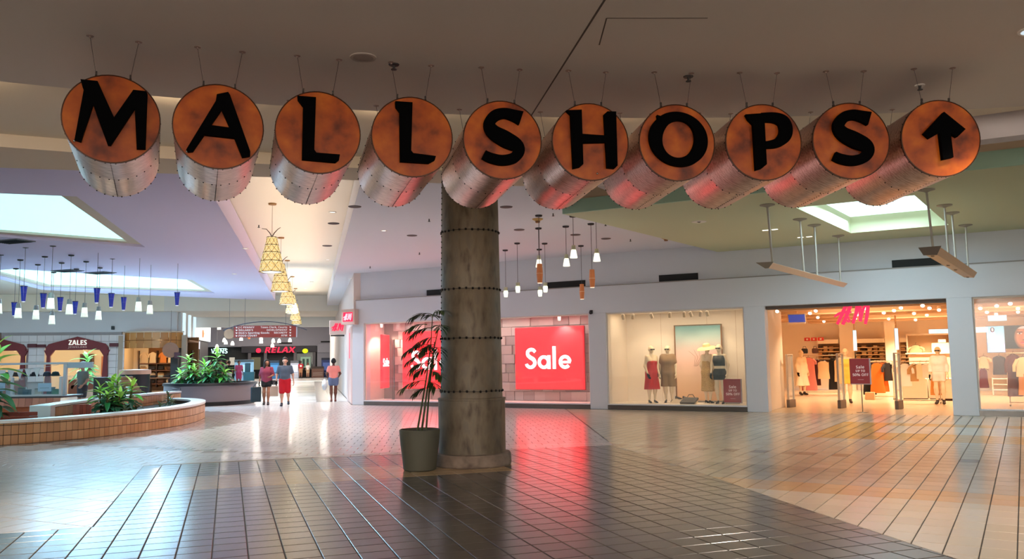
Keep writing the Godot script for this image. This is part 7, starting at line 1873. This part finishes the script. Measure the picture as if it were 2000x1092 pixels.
	part("top_strip", mb().lathe([Vector2(2.0, 3.36), Vector2(2.14, 3.36), Vector2(2.14, 3.42), Vector2(2.0, 3.42)], 24, -0.84 - PI / 2, 0.84 - PI / 2), mat(rgb(210, 190, 166), 0.5), wf)
	var inside := mat(rgb(150, 104, 64), 0.8)
	struct("wall_woodshop", mb(CT(0, 0, 50)).box(Vector3(-8.6, 1.6, -4.6), Vector3(3.6, 3.2, 0.2)), inside, "brown back wall of the wood-fronted shop", "wall")
	struct("ceiling_woodshop", mb(CT(0, 0, 50)).box(Vector3(-8.6, 2.9, -2.6), Vector3(3.6, 0.1, 4.2)), inside, "ceiling of the wood-fronted shop", "ceiling")
	omni(self, C(-8.6, 2.3, 51.8), Color(1, 0.82, 0.58), 2.6, 0.08)
	var sh := thing("wall_display", "wall display of pale shirts and bags in the wood-fronted shop", "shelf", C(-8.6, 0, 54.2), CROT)
	for y in [0.4, 0.8, 1.2, 1.62]: part("shelf", mb().box(Vector3(0, y, 0), Vector3(3.0, 0.05, 0.5)), mat(rgb(120, 76, 44), 0.5), sh)
	for x in [-1.5, -0.5, 0.5, 1.5]: part("divider", mb().box(Vector3(x, 1.3, 0), Vector3(0.05, 2.2, 0.5)), mat(rgb(60, 40, 30), 0.6), sh)
	var k := 0
	for q in [[-9.85, 1.66, rgb(236, 214, 180)], [-9.35, 1.66, rgb(244, 224, 190)], [-8.75, 1.66, rgb(236, 150, 80)], [-8.3, 1.66, rgb(246, 226, 190)], [-7.6, 1.66, rgb(238, 222, 196)]]:
		solo("shirt", garment(0.17, 0.19, 0.62, 0.3).box(Vector3(0, 0.02, 0), Vector3(0.1, 0.03, 0.04)), mat(q[2], 0.8), "%s shirt shown upright on the top shelf of the wood-fronted shop, %s from the left" % ["pale" if k != 2 else "orange", ORD[k]], "clothes", CT(q[0], q[1] + 0.62, 54.1), "shirts on the top shelf")
		k += 1
	k = 0
	for y in [0.43, 0.83, 1.23]:
		for i in 6:
			var col: Color = [rgb(46, 44, 48), rgb(196, 160, 116), rgb(226, 206, 176), rgb(90, 60, 44), rgb(30, 28, 30)][(k * 3 + i) % 5]
			var g := thing("bag", "bag in the wood-fronted shop, %s shelf, %s from the left" % ["lowest" if y < 0.5 else "middle" if y < 1.0 else "upper", ORD[i]], "bag", C(-9.85 + i * 0.5, y, 54.0), CROT, "bags on the shelves")
			part("body", mb().box(Vector3(0, 0.12, 0), Vector3(0.36, 0.22, 0.2), 0.05), mat(col, 0.7), g)
			part("flap", mb().box(Vector3(0, 0.2, 0.08), Vector3(0.3, 0.08, 0.08), 0.02), mat(col.darkened(0.25), 0.7), g)
			k += 1
	for q in [[-9.75, "left"], [-8.4, "right"]]:
		var t := thing("display_table", "low wooden table with folded goods in the wood-fronted shop's doorway, %s" % q[1], "table", C(q[0], 0, 51.0), CROT, "doorway tables")
		part("top", mb().box(Vector3(0, 0.8, 0), Vector3(1.2, 0.06, 0.6), 0.01), mat(rgb(160, 110, 70), 0.5), t)
		for x in [-0.5, 0.5]: part("leg", mb().box(Vector3(x, 0.39, 0), Vector3(0.08, 0.78, 0.5)), mat(rgb(70, 46, 32), 0.6), t)
		for x in [-0.35, 0.05, 0.4]: part("pile", mb().box(Vector3(x, 0.9, 0), Vector3(0.3, 0.14, 0.36), 0.03), mat([rgb(214, 190, 150), rgb(60, 50, 46), rgb(190, 110, 96)][int(x * 4 + 3) % 3], 0.8), t)
	var ob := thing("hanging_disc", "brown shell-shaped panel with a small dark red plaque in front of the wood-fronted shop", "sign", C(-7.55, 2.35, 48.9), CROT)
	part("shell", mb(Transform3D(Basis(Vector3.RIGHT, PI / 2), Vector3.ZERO)).lathe([Vector2(0, -0.05), Vector2(0.42, -0.03), Vector2(0.42, 0.03), Vector2(0, 0.06)], 24), mat(rgb(156, 104, 76), 0.5), ob)
	part("plaque", mb().box(Vector3(0.35, -0.3, 0.05), Vector3(0.3, 0.34, 0.04), 0.01), mat(rgb(80, 16, 34), 0.5), ob)
	part("rod", mb().bar(Vector3(0, 0.4, 0), Vector3(0, 2.17, 0), 0.01), mat(rgb(90, 80, 76), 0.5), ob)

var _tile_shared: ArrayMesh
func tile_shared() -> ArrayMesh:
	if _tile_shared == null: _tile_shared = mb().box(Vector3.ZERO, Vector3(0.39, 0.345, 0.03), 0.005).mesh()
	return _tile_shared

# ---------------------------------------------------------------- the corridor and its far end
func corridor() -> void:
	var white := mat(rgb(226, 230, 232), 0.7)
	# left corridor wall: dark glazed shop below, white fins above
	struct("wall_corridor_left", mb(CT(0, 0, 0)).box(Vector3(-7.4, 3.9, -57.6), Vector3(0.3, 1.5, 14.2)), white, "white upper wall on the left of the corridor", "wall")
	for k in 3: solo("light_fin", mb().box(Vector3.ZERO, Vector3(0.12, 1.3, 0.5), 0.01), glow(rgb(206, 236, 250), 0.75), "tall pale lit fin high on the left corridor wall, %s from the court" % ORD[k], "lamp", CT(-7.2, 3.85, 51.2 + k * 2.2), "lit fins")
	var ds := thing("dark_shopfront", "dark glazed shopfront at the left of the corridor mouth", "shopfront", C(-7.3, 0, 57.6), CROT)
	part("body", mb().box(Vector3(-0.3, 1.6, 0), Vector3(0.4, 3.2, 14.0)), mat(rgb(24, 24, 28), 0.4), ds)
	for z in [6.4, 2.6, -1.6]: part("mullion", mb().box(Vector3(-0.05, 1.6, z), Vector3(0.1, 3.2, 0.14)), mat(rgb(120, 112, 104), 0.4, 0.4), ds)
	part("pane", mb().box(Vector3(-0.06, 1.5, 0.5), Vector3(0.02, 2.6, 3.6)), glass(0.2, Color(0.5, 0.8, 0.9)), ds)
	for y in [0.9, 1.5, 2.1]: part("display_card", mb().box(Vector3(-0.02, y, 0.8), Vector3(0.03, 0.4, 1.8)), glow(rgb(150, 196, 220), 0.4, rgb(170, 200, 215)), ds)
	part("lit_sign", mb().box(Vector3(0.0, 2.8, -1.0), Vector3(0.03, 0.5, 0.9)), glow(rgb(120, 140, 210), 0.7), ds)
	# white bulkhead at the end of the ceiling band, then the high grey front
	struct("trim_bulkhead", mb(CT(0, 0, 56.2)).box(Vector3(-3, 4.62, 0), Vector3(10.6, 1.5, 0.3)), mat(rgb(238, 240, 238), 0.7), "bright white bulkhead across the corridor", "bulkhead")
	struct("wall_far_right", mb(CT(0, 0, 0)).box(Vector3(4.2, 2.4, -80.0), Vector3(0.3, 4.9, 17.0)), mat(rgb(150, 148, 158), 0.85), "grey side wall at the right of the far end", "wall")
	var far := struct("wall_far_end", mb(CT(0, 0, 88)).box(Vector3(-6, 4.6, -0.3), Vector3(30, 2.8, 0.6)).box(Vector3(2.2, 1.6, -0.3), Vector3(3.3, 3.3, 0.6)), mat(rgb(150, 148, 158), 0.85), "grey wall at the far end of the corridor", "wall")
	part("panel", mb(CT(0, 0, 88)).box(Vector3(1.6, 2.95, 0.05), Vector3(2.0, 0.9, 0.12), 0.02), mat(rgb(158, 156, 166), 0.8), far)
	part("air_slot", mb(CT(0, 0, 88)).box(Vector3(-2.6, 3.52, 0.02), Vector3(1.3, 0.16, 0.06)), mat(rgb(20, 20, 22), 0.7), far)
	part("air_slot", mb(CT(0, 0, 88)).box(Vector3(1.6, 3.62, 0.02), Vector3(1.4, 0.16, 0.06)), mat(rgb(20, 20, 22), 0.7), far)
	for k in 8: omni(self, C(-7.5 + 2.9 * (k % 4), 4.6, 60.0 + 11.0 * (k / 4) * 1.6), Color(1, 0.95, 0.88), 3.4, 0.1)
	# dark shopfronts below it
	var dk := mat(rgb(22, 22, 26), 0.4)
	struct("wall_dark_shops", mb(CT(0, 0, 88)).box(Vector3(-7.0, 1.6, -2.6), Vector3(15.6, 3.3, 0.3)), dk, "dark interiors behind the far shopfronts", "wall")
	var sf := thing("far_shopfront", "dark shopfront frame with grey piers under the red neon word", "shopfront", C(-3.6, 0, 88), CROT)
	for x in [-2.5, -0.95, 1.95, 2.0 + 1.85]: part("pier", mb().box(Vector3(x, 1.28, 0.05), Vector3(0.3, 2.56, 0.3), 0.02), mat(rgb(96, 92, 96), 0.6), sf)
	part("header", mb().box(Vector3(0.4, 2.9, 0.0), Vector3(7.4, 0.66, 0.2), 0.02), mat(rgb(48, 46, 54), 0.6), sf)
	part("window", mb().box(Vector3(2.9, 1.8, -0.2), Vector3(1.7, 2.0, 0.05)), glass(0.25, Color(0.2, 0.4, 0.4)), sf)
	part("poster", mb().box(Vector3(3.0, 1.55, 0.0), Vector3(1.0, 1.1, 0.04)), mat(rgb(170, 206, 186), 0.6), sf)
	for x in [2.8, 3.2]: part("poster_figure", mb().box(Vector3(x, 1.5, 0.03), Vector3(0.22, 0.8, 0.02), 0.01), mat(rgb(60, 90, 80), 0.7), sf)
	part("yellow_sign", mb(Transform3D(Basis.from_scale(Vector3(1.3, 0.8, 0.2)), Vector3(2.95, 2.7, 0.1))).ball(Vector3.ZERO, Vector3(0.22, 0.3, 0.3), 14, 8), glow(rgb(236, 255, 40), 0.9, rgb(200, 220, 40)), sf)
	part("notice", mb().box(Vector3(-1.9, 1.5, 0.0), Vector3(0.95, 1.25, 0.04)), mat(rgb(120, 118, 92), 0.7), sf)
	var ne := thing("neon_sign", "red neon word RELAX with a round red dot over the dark doorway", "sign", C(-3.25, 2.82, 87.7), CROT)
	var neon := glow(rgb(255, 16, 64), 1.2, rgb(160, 10, 40))
	part("lettering", lettering("RELAX", 0.78, 0.06, "Droid Sans", 800, true), neon, ne, Transform3D(Basis(Vector3(1.28, 0, 0), Vector3(0.22, 1, 0), Vector3(0, 0, 1)), Vector3(0.1, 0, 0)))
	part("dot", mb(Transform3D(Basis(Vector3.RIGHT, PI / 2), Vector3(-1.98, -0.03, 0))).lathe([Vector2(0, -0.03), Vector2(0.24, -0.03), Vector2(0.24, 0.03), Vector2(0, 0.04)], 20), neon, ne)
	var vs := thing("shop_lettering", "glowing pale cyan block letters on the black shopfront at the left of the far end", "sign", C(-8.95, 2.76, 87.6), CROT + 0.15)
	part("lettering", lettering("VANS", 0.62, 0.05, "Droid Sans", 900), glow(rgb(190, 250, 250), 1.1), vs)
	part("bar", mb().box(Vector3(0.05, 0.27, 0), Vector3(1.2, 0.06, 0.05)), glow(rgb(190, 250, 250), 1.1), vs)
	for q in [["white_notice", -7.6, 1.75, 0.5, 0.75, rgb(214, 214, 206), "white notice board hanging in the black shopfront", 86.0]]: solo(q[0], mb().box(Vector3.ZERO, Vector3(q[3], q[4], 0.04), 0.01), mat(q[5], 0.6), q[6], "sign", CT(q[1], q[2], q[7]))
	# machines and stands at the end
	var mach := [["vending_machine", "blue vending machine left of the dark doorway", -3.55, 0.95, 1.75, rgb(36, 110, 170), 84.5], ["vending_machine", "white lit display machine right of the dark doorway", -1.62, 0.8, 1.7, rgb(196, 204, 224), 85.0], ["cash_machine", "dark blue cash machine at the right of the far end", 1.5, 1.05, 1.95, rgb(28, 48, 110), 86.5], ["sales_stand", "beige sales stand with a red label left of the walking woman", -5.9, 1.0, 1.3, rgb(176, 150, 128), 82.0], ["display_case", "large pale blue lit display case in the middle of the corridor", -5.85, 1.6, 1.85, rgb(140, 196, 240), 78.0], ["sales_counter", "low brown counter with striped top right of the far children", 0.6, 1.2, 1.1, rgb(110, 74, 60), 85.5]]
	for q in mach:
		var o := thing(q[0], q[1], "machine" if "machine" in q[0] else "stand", C(q[2], 0, q[6]), CROT)
		part("body", mb().box(Vector3(0, q[4] / 2, 0), Vector3(q[3], q[4], 0.6), 0.03), mat(q[5], 0.4), o)
		part("head", mb().box(Vector3(0, q[4] - 0.1, 0.03), Vector3(q[3] * 1.02, 0.22, 0.6), 0.02), mat(q[5].darkened(0.55), 0.4), o)
		if q[0] in ["vending_machine", "display_case", "cash_machine"]: part("lit_panel", mb().box(Vector3(0, q[4] * 0.56, 0.305), Vector3(q[3] * 0.76, q[4] * 0.4, 0.02)), glow(q[5].lightened(0.25), 0.6, q[5]), o)
		for y in [0.25, 0.42]: part("strip", mb().box(Vector3(0, q[4] * y, 0.305), Vector3(q[3] * 0.8, 0.05, 0.02)), mat(q[5].lightened(0.5), 0.4), o)
	# directory sign
	var di := thing("directory_sign", "wide dark red hanging directory sign with white lines of text under a thin arch", "sign", C(-2.3, 3.16, 44.0), CROT)
	part("panel", mb().box(Vector3.ZERO, Vector3(3.06, 0.6, 0.08), 0.008), mat(rgb(150, 46, 34), 0.5), di)
	part("side_trim", mb().box(Vector3(1.54, 0, 0), Vector3(0.05, 0.6, 0.09)), mat(rgb(190, 180, 190), 0.4), di)
	var tw := mat(rgb(240, 220, 212), 0.6)
	var lt := ["J C PENNEY", "DILLARD'S", "Dick's Sporting Goods", "FOOD COURT"]
	var rt := ["Town Clerk, Courts", "DEVELOPMENT", "SECURITY", "ATM"]
	for k in 4:
		for s in 2:
			var t := lettering((rt if s else lt)[k], 0.125, 0.006)
			t.horizontal_alignment = HORIZONTAL_ALIGNMENT_RIGHT if s else HORIZONTAL_ALIGNMENT_LEFT
			part("lettering", t, tw, di, Transform3D(Basis.from_scale(Vector3(1.15, 1, 1)), Vector3(1.08 if s else -1.3, 0.21 - 0.14 * k, 0.043)))
			part("arrow", mb().plate(pv([-0.04, 0.03, 0.05, 0.03, 0.05, 0.0, 0.03, -0.04, -0.02, -0.04, -0.02, 0.0, -0.04, 0.0]), 0, 0.006), tw, di, Transform3D(Basis(), Vector3(1.22 if s else -1.4, 0.21 - 0.14 * k, 0.041)))
	var arch := []
	for k in 15:
		var x := -2.05 + k * 0.293
		arch.append(Vector3(x, 0.5 - 0.105 * x * x, 0.06))
	part("arch", mb().tube(arch, 0.022, 6), mat(rgb(70, 80, 104), 0.4, 0.3), di)
	for x in [-1.0, 1.0]: part("rod", mb().bar(Vector3(x, 0.3, 0), Vector3(x, 2.27, 0), 0.01), mat(rgb(110, 110, 116), 0.5), di)
	var wd := thing("wood_disc", "round pale wooden disc hanging left of the directory sign", "sign", C(-4.08, 3.06, 44.4), CROT)
	part("disc", mb(Transform3D(Basis(Vector3.RIGHT, PI / 2), Vector3.ZERO)).lathe([Vector2(0, -0.03), Vector2(0.25, -0.03), Vector2(0.26, 0), Vector2(0.25, 0.03), Vector2(0, 0.035)], 28), mat(rgb(196, 150, 118), 0.6), wd)
	part("rod", mb().bar(Vector3(0, 0.25, 0), Vector3(0, 2.37, 0), 0.008), mat(rgb(110, 110, 116), 0.5), wd)
	# small corridor pendants
	var proto: Node3D = null
	var wp := [[-6.39, 4.11], [-4.84, 4.1], [-1.38, 4.1], [-4.68, 3.67], [-3.36, 3.59], [-4.89, 3.32], [-3.53, 3.33], [-3.52, 3.11], [-2.69, 3.16], [-2.28, 3.14], [-1.53, 3.19], [-2.74, 2.82], [-5.92, 3.07], [-6.03, 3.23], [-5.47, 3.0], [-6.51, 2.78]]
	wp.sort_custom(func(a, b): return a[0] < b[0])
	for k in wp.size():
		var tr := CT(wp[k][0], wp[k][1], 62.0)
		var l := "small white bell pendant in the corridor near the directory sign, %s from the left" % ORD[k]
		if proto == null:
			proto = thing("pendant_lamp", l, "lamp", Vector3.ZERO, 0.0, "small white corridor pendants")
			part("shade", mb().lathe([Vector2(0, -0.16), Vector2(0.13, -0.16), Vector2(0.12, -0.02), Vector2(0.06, 0.12), Vector2(0, 0.14)], 14), glow(rgb(255, 250, 226), 1.2), proto)
			part("cord", mb().bar(Vector3(0, 0.14, 0), Vector3(0, 1.4, 0), 0.005, 4), mat(rgb(140, 136, 134), 0.6), proto)
			proto.transform = tr
		else: dup(proto, "pendant_lamp", l, tr)
	proto = null
	var op := [[-7.24, 3.6], [-4.21, 3.46], [-3.1, 3.61], [-2.11, 3.56]]
	for k in 4:
		var tr := CT(op[k][0], op[k][1], 60.0)
		var l := "small orange barrel pendant in the corridor, %s from the left" % ORD[k]
		if proto == null:
			proto = thing("pendant_lamp", l, "lamp", Vector3.ZERO, 0.0, "small orange corridor pendants")
			part("barrel", mb().lathe([Vector2(0, -0.25), Vector2(0.07, -0.25), Vector2(0.11, 0.0), Vector2(0.07, 0.25), Vector2(0, 0.25)], 14), glow(rgb(232, 130, 80), 0.5, rgb(210, 120, 80)), proto)
			part("cord", mb().bar(Vector3(0, 0.25, 0), Vector3(0, 1.9, 0), 0.005, 4), mat(rgb(140, 136, 134), 0.6), proto)
			proto.transform = tr
		else: dup(proto, "pendant_lamp", l, tr)
	# bright step line across the far corridor floor
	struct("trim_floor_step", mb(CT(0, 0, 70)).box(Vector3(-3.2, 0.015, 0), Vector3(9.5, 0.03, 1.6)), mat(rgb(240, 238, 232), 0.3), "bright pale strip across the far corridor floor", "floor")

# ---------------------------------------------------------------- people
func person(label: String, at: Vector3, turn: float, p: Dictionary, sc: float, look: Dictionary) -> Node3D:
	var o := thing("person", label, "person", at, turn)
	o.scale = Vector3.ONE * sc
	var cell: float = look.get("cell", 0.02)
	part("body", body_mesh(p, cell), mat(look.skin, 0.6), o)
	var torso := torso_bones(p, look.get("loose", 0.018))
	part("top", skin(torso + arm_bones(p, 0.016, look.get("sleeve", 0.6)), cell, 42.0, [[Vector3.DOWN, -look.get("hem", 0.9)], [Vector3.UP, 1.475]]), mat(look.top, 0.85), o)
	part("bottoms", skin(leg_bones(p, look.get("wide", 0.02), look.get("leg", 0.8)) + [[Vector3(-0.06, 0.93, -0.01), Vector3(0.06, 0.93, -0.01), 0.115, 0.115]], cell, 42.0, [[Vector3.UP, 1.02]]), mat(look.bottom, 0.85), o)
	var hb := [[Vector3(0, 0.155, -0.025), Vector3(0, 0.17, -0.02), 0.09, 0.088], [Vector3(-0.03, 0.12, -0.06), Vector3(0.03, 0.12, -0.06), 0.07, 0.07]]
	if look.get("long_hair", false): hb += [[Vector3(-0.08, 0.14, 0.0), Vector3(-0.1, -0.1, 0.03), 0.042, 0.045], [Vector3(0.08, 0.14, 0.0), Vector3(0.1, -0.1, 0.03), 0.042, 0.045], [Vector3(0, 0.1, -0.07), Vector3(0, -0.14, -0.08), 0.07, 0.07]]
	if look.get("bun", false): hb.append([Vector3(0, 0.2, -0.07), Vector3(0, 0.21, -0.07), 0.055, 0.055])
	part("hair", skin(hb, 0.014, 70.0), mat(look.hair, 0.7), o, Transform3D(Basis(Vector3.UP, p.turn) * Basis(Vector3.RIGHT, p.nod), p.head))
	if look.has("shoes"):
		for s in 2: part("shoe", shoe(p, s), mat(look.shoes, 0.6), o)
	if look.get("face", false):
		var f := Transform3D(Basis(Vector3.UP, p.turn) * Basis(Vector3.RIGHT, p.nod), p.head)
		for e in [-1.0, 1.0]: part("eye", mb(f).ball(Vector3(0.03 * e, 0.112, 0.083), Vector3(0.013, 0.008, 0.008), 8, 6), mat(rgb(30, 22, 20), 0.3), o)
		part("mouth", mb(f).ball(Vector3(0, 0.056, 0.093), Vector3(0.02, 0.006, 0.006), 8, 6), mat(rgb(140, 66, 60), 0.5), o)
	return o

func people() -> void:
	# the couple walking towards the viewer
	var w := base_pose()
	w.shod = true; w.bust = 0.045; w.turn = 0.35; w.sw = 0.165
	w.el = [Vector3(-0.25, 1.15, -0.03), Vector3(0.25, 1.16, -0.02)]; w.wr = [Vector3(-0.27, 0.9, 0.02), Vector3(0.16, 1.1, 0.2)]
	w.kn = [Vector3(-0.09, 0.49, 0.04), Vector3(0.08, 0.5, 0.1)]; w.an = [Vector3(-0.1, 0.1, -0.14), Vector3(0.08, 0.085, 0.14)]; w.toe = [Vector3(-0.1, 0.03, 0.0), Vector3(0.09, 0.03, 0.3)]
	var at := C(-1.65, 0, 32.9)
	person("long-haired woman in a loose wine-red blouse and black shorts, walking with a teal bag", at, CROT - 0.05, w, 0.965, {"skin": rgb(150, 100, 76), "top": rgb(138, 54, 78), "bottom": rgb(24, 22, 26), "hair": rgb(22, 16, 18), "long_hair": true, "sleeve": 0.95, "hem": 0.86, "loose": 0.045, "leg": 0.34, "wide": 0.03, "shoes": rgb(40, 28, 26), "face": true, "cell": 0.018})
	var m := base_pose()
	m.shod = true; m.sw = 0.195; m.nod = 0.05; m.turn = -0.1; m.hipw = 0.095
	m.el = [Vector3(-0.28, 1.15, -0.06), Vector3(0.28, 1.15, -0.04)]; m.wr = [Vector3(-0.3, 0.9, 0.02), Vector3(0.31, 0.9, 0.03)]
	m.kn = [Vector3(-0.1, 0.49, 0.08), Vector3(0.12, 0.52, 0.04)]; m.an = [Vector3(-0.1, 0.085, 0.12), Vector3(0.13, 0.15, -0.22)]; m.toe = [Vector3(-0.12, 0.035, 0.3), Vector3(0.14, 0.05, -0.08)]
	var mt := C(-0.95, 0, 31.75)
	person("man in a grey-blue T-shirt and red shorts walking beside the woman with a paper bag", mt, CROT, m, 1.0, {"skin": rgb(206, 156, 132), "top": rgb(84, 96, 112), "bottom": rgb(196, 14, 34), "hair": rgb(40, 26, 24), "sleeve": 0.75, "hem": 0.88, "loose": 0.032, "leg": 0.92, "wide": 0.035, "shoes": rgb(30, 34, 44), "face": true, "cell": 0.018})
	var wb := base_pose()
	wb.shod = true; wb.sw = 0.175; wb.hipw = 0.1
	wb.el = [Vector3(-0.27, 1.15, 0.0), Vector3(0.27, 1.15, 0.0)]; wb.wr = [Vector3(-0.2, 0.97, 0.2), Vector3(0.22, 0.96, 0.18)]
	wb.kn = [Vector3(-0.09, 0.49, 0.05), Vector3(0.09, 0.49, 0.0)]; wb.an = [Vector3(-0.08, 0.085, 0.06), Vector3(0.08, 0.1, -0.08)]; wb.toe = [Vector3(-0.09, 0.03, 0.2), Vector3(0.09, 0.03, 0.06)]
	person("woman in a pink T-shirt and denim shorts seen from behind, walking into the corridor", C(0.85, 0, 34.0), CROT + PI, wb, 0.965, {"skin": rgb(98, 54, 40), "top": rgb(232, 140, 132), "bottom": rgb(92, 108, 142), "hair": rgb(16, 14, 16), "sleeve": 0.55, "hem": 0.93, "loose": 0.025, "leg": 0.4, "wide": 0.028, "bun": true, "shoes": rgb(120, 66, 56), "cell": 0.018})
	# what they carry
	var bg := thing("shopping_bag", "dark teal rectangular shopping bag held low beside the woman in red", "bag", at + Vector3(-0.36, 0.1, 0.12), CROT + 0.3)
	part("body", mb().box(Vector3(0, 0.3, 0), Vector3(0.36, 0.56, 0.16), 0.015), mat(rgb(18, 46, 58), 0.5), bg)
	for z in [-0.06, 0.06]: part("handle", mb().tube([Vector3(-0.1, 0.57, z), Vector3(-0.02, 0.7, z * 0.4), Vector3(0.12, 0.74, z * 0.2), Vector3(0.1, 0.57, z)], 0.008, 5), mat(rgb(20, 30, 36), 0.6), bg)
	var hb := thing("handbag", "small black handbag at the hip of the woman in red", "bag", at + Vector3(0.31, 0.74, 0.02), CROT)
	part("body", mb().box(Vector3(0, 0.1, 0), Vector3(0.22, 0.18, 0.1), 0.03), mat(rgb(30, 28, 38), 0.5), hb)
	part("strap", mb().tube([Vector3(-0.08, 0.18, 0), Vector3(-0.14, 0.45, 0.04), Vector3(-0.16, 0.66, 0.02)], 0.007, 5), mat(rgb(24, 22, 28), 0.5), hb)
	var pb := thing("paper_bag", "pale brown paper bag hanging from the man's hand", "bag", mt + Vector3(-0.36, 0.36, 0.06), CROT)
	part("body", mb().plate(pv([-0.15, 0, 0.13, 0, 0.12, 0.36, -0.13, 0.36]), -0.06, 0.06), mat(rgb(186, 164, 146), 0.8), pb)
	part("handle", mb().tube([Vector3(-0.06, 0.36, 0), Vector3(-0.01, 0.5, 0), Vector3(0.03, 0.5, 0), Vector3(0.06, 0.36, 0)], 0.006, 5), mat(rgb(160, 136, 116), 0.8), pb)
	var wbg := thing("shopping_bag", "thin white plastic bag at the left hand of the woman in pink", "bag", C(0.5, 0.52, 33.9), CROT)
	part("body", mb().ball(Vector3(0, 0.16, 0), Vector3(0.1, 0.22, 0.07), 12, 8), mat(rgb(206, 214, 222), 0.5), wbg)
	part("handle", mb().tube([Vector3(-0.04, 0.34, 0), Vector3(0.02, 0.44, 0.0), Vector3(0.06, 0.34, 0)], 0.01, 5), mat(rgb(206, 214, 222), 0.5), wbg)
	# far figures
	var far := [
		["child in a red top with a white print and tan shorts, far down the corridor", -1.02, 84.0, 0.95, PI, rgb(176, 24, 44), rgb(186, 132, 96), rgb(60, 30, 26), rgb(150, 96, 74)],
		["child in a white T-shirt and tan shorts beside the child in red", -0.35, 84.0, 0.84, PI + 0.4, rgb(236, 232, 226), rgb(206, 170, 136), rgb(110, 70, 56), rgb(190, 136, 108)],
		["person in dark clothes behind the planter, nearest the glass shopfront", -6.4, 57.0, 0.99, 0.3, rgb(40, 26, 34), rgb(44, 40, 48), rgb(24, 18, 20), rgb(150, 100, 84)],
		["person in black behind the dark planter, under the white notice", -5.85, 58.0, 1.0, -0.2, rgb(28, 24, 32), rgb(26, 26, 34), rgb(30, 20, 20), rgb(160, 96, 80)],
		["person in a black top and white shorts behind the planter", -5.2, 57.0, 0.98, 2.8, rgb(26, 34, 32), rgb(206, 212, 206), rgb(44, 28, 22), rgb(150, 98, 78)],
		["person in a pale grey shirt behind the one in white shorts", -5.45, 58.5, 1.02, 0.6, rgb(170, 180, 182), rgb(40, 44, 60), rgb(60, 44, 36), rgb(176, 122, 98)],
		["person in a pink top at the right end of the dark planter", -4.6, 57.0, 0.98, 0.1, rgb(206, 90, 140), rgb(196, 70, 120), rgb(40, 24, 30), rgb(150, 98, 84)],
		["person in a grey coat with a white cap behind the kiosk", -14.25, 27.6, 0.95, -0.4, rgb(120, 128, 120), rgb(70, 70, 76), rgb(60, 56, 56), rgb(196, 150, 126)]]
	for k in far.size():
		var q: Array = far[k]
		var p := base_pose(); p.shod = true
		if k % 2: p.wr = [Vector3(-0.2, 0.98, 0.18), Vector3(0.22, 1.0, 0.16)]
		var pos := C(q[1], 0, q[2]) if k < 7 else V(q[1], 0, q[2])
		var o := person(q[0], pos, (CROT if k < 7 else 0.0) + q[4], p, q[3], {"skin": q[8], "top": q[5], "bottom": q[6], "hair": q[7], "shoes": rgb(40, 36, 38), "leg": 0.7, "cell": 0.032})
		if k == 7: part("cap", mb(Transform3D(Basis(), p.head)).lathe([Vector2(0.12, 0.15), Vector2(0.112, 0.2), Vector2(0.07, 0.27), Vector2(0, 0.28)], 16), mat(rgb(214, 232, 246), 0.7), o)
		if k == 0: part("print", mb().box(Vector3(0, 1.25, -0.125), Vector3(0.2, 0.2, 0.02), 0.005), mat(rgb(240, 214, 214), 0.8), o)
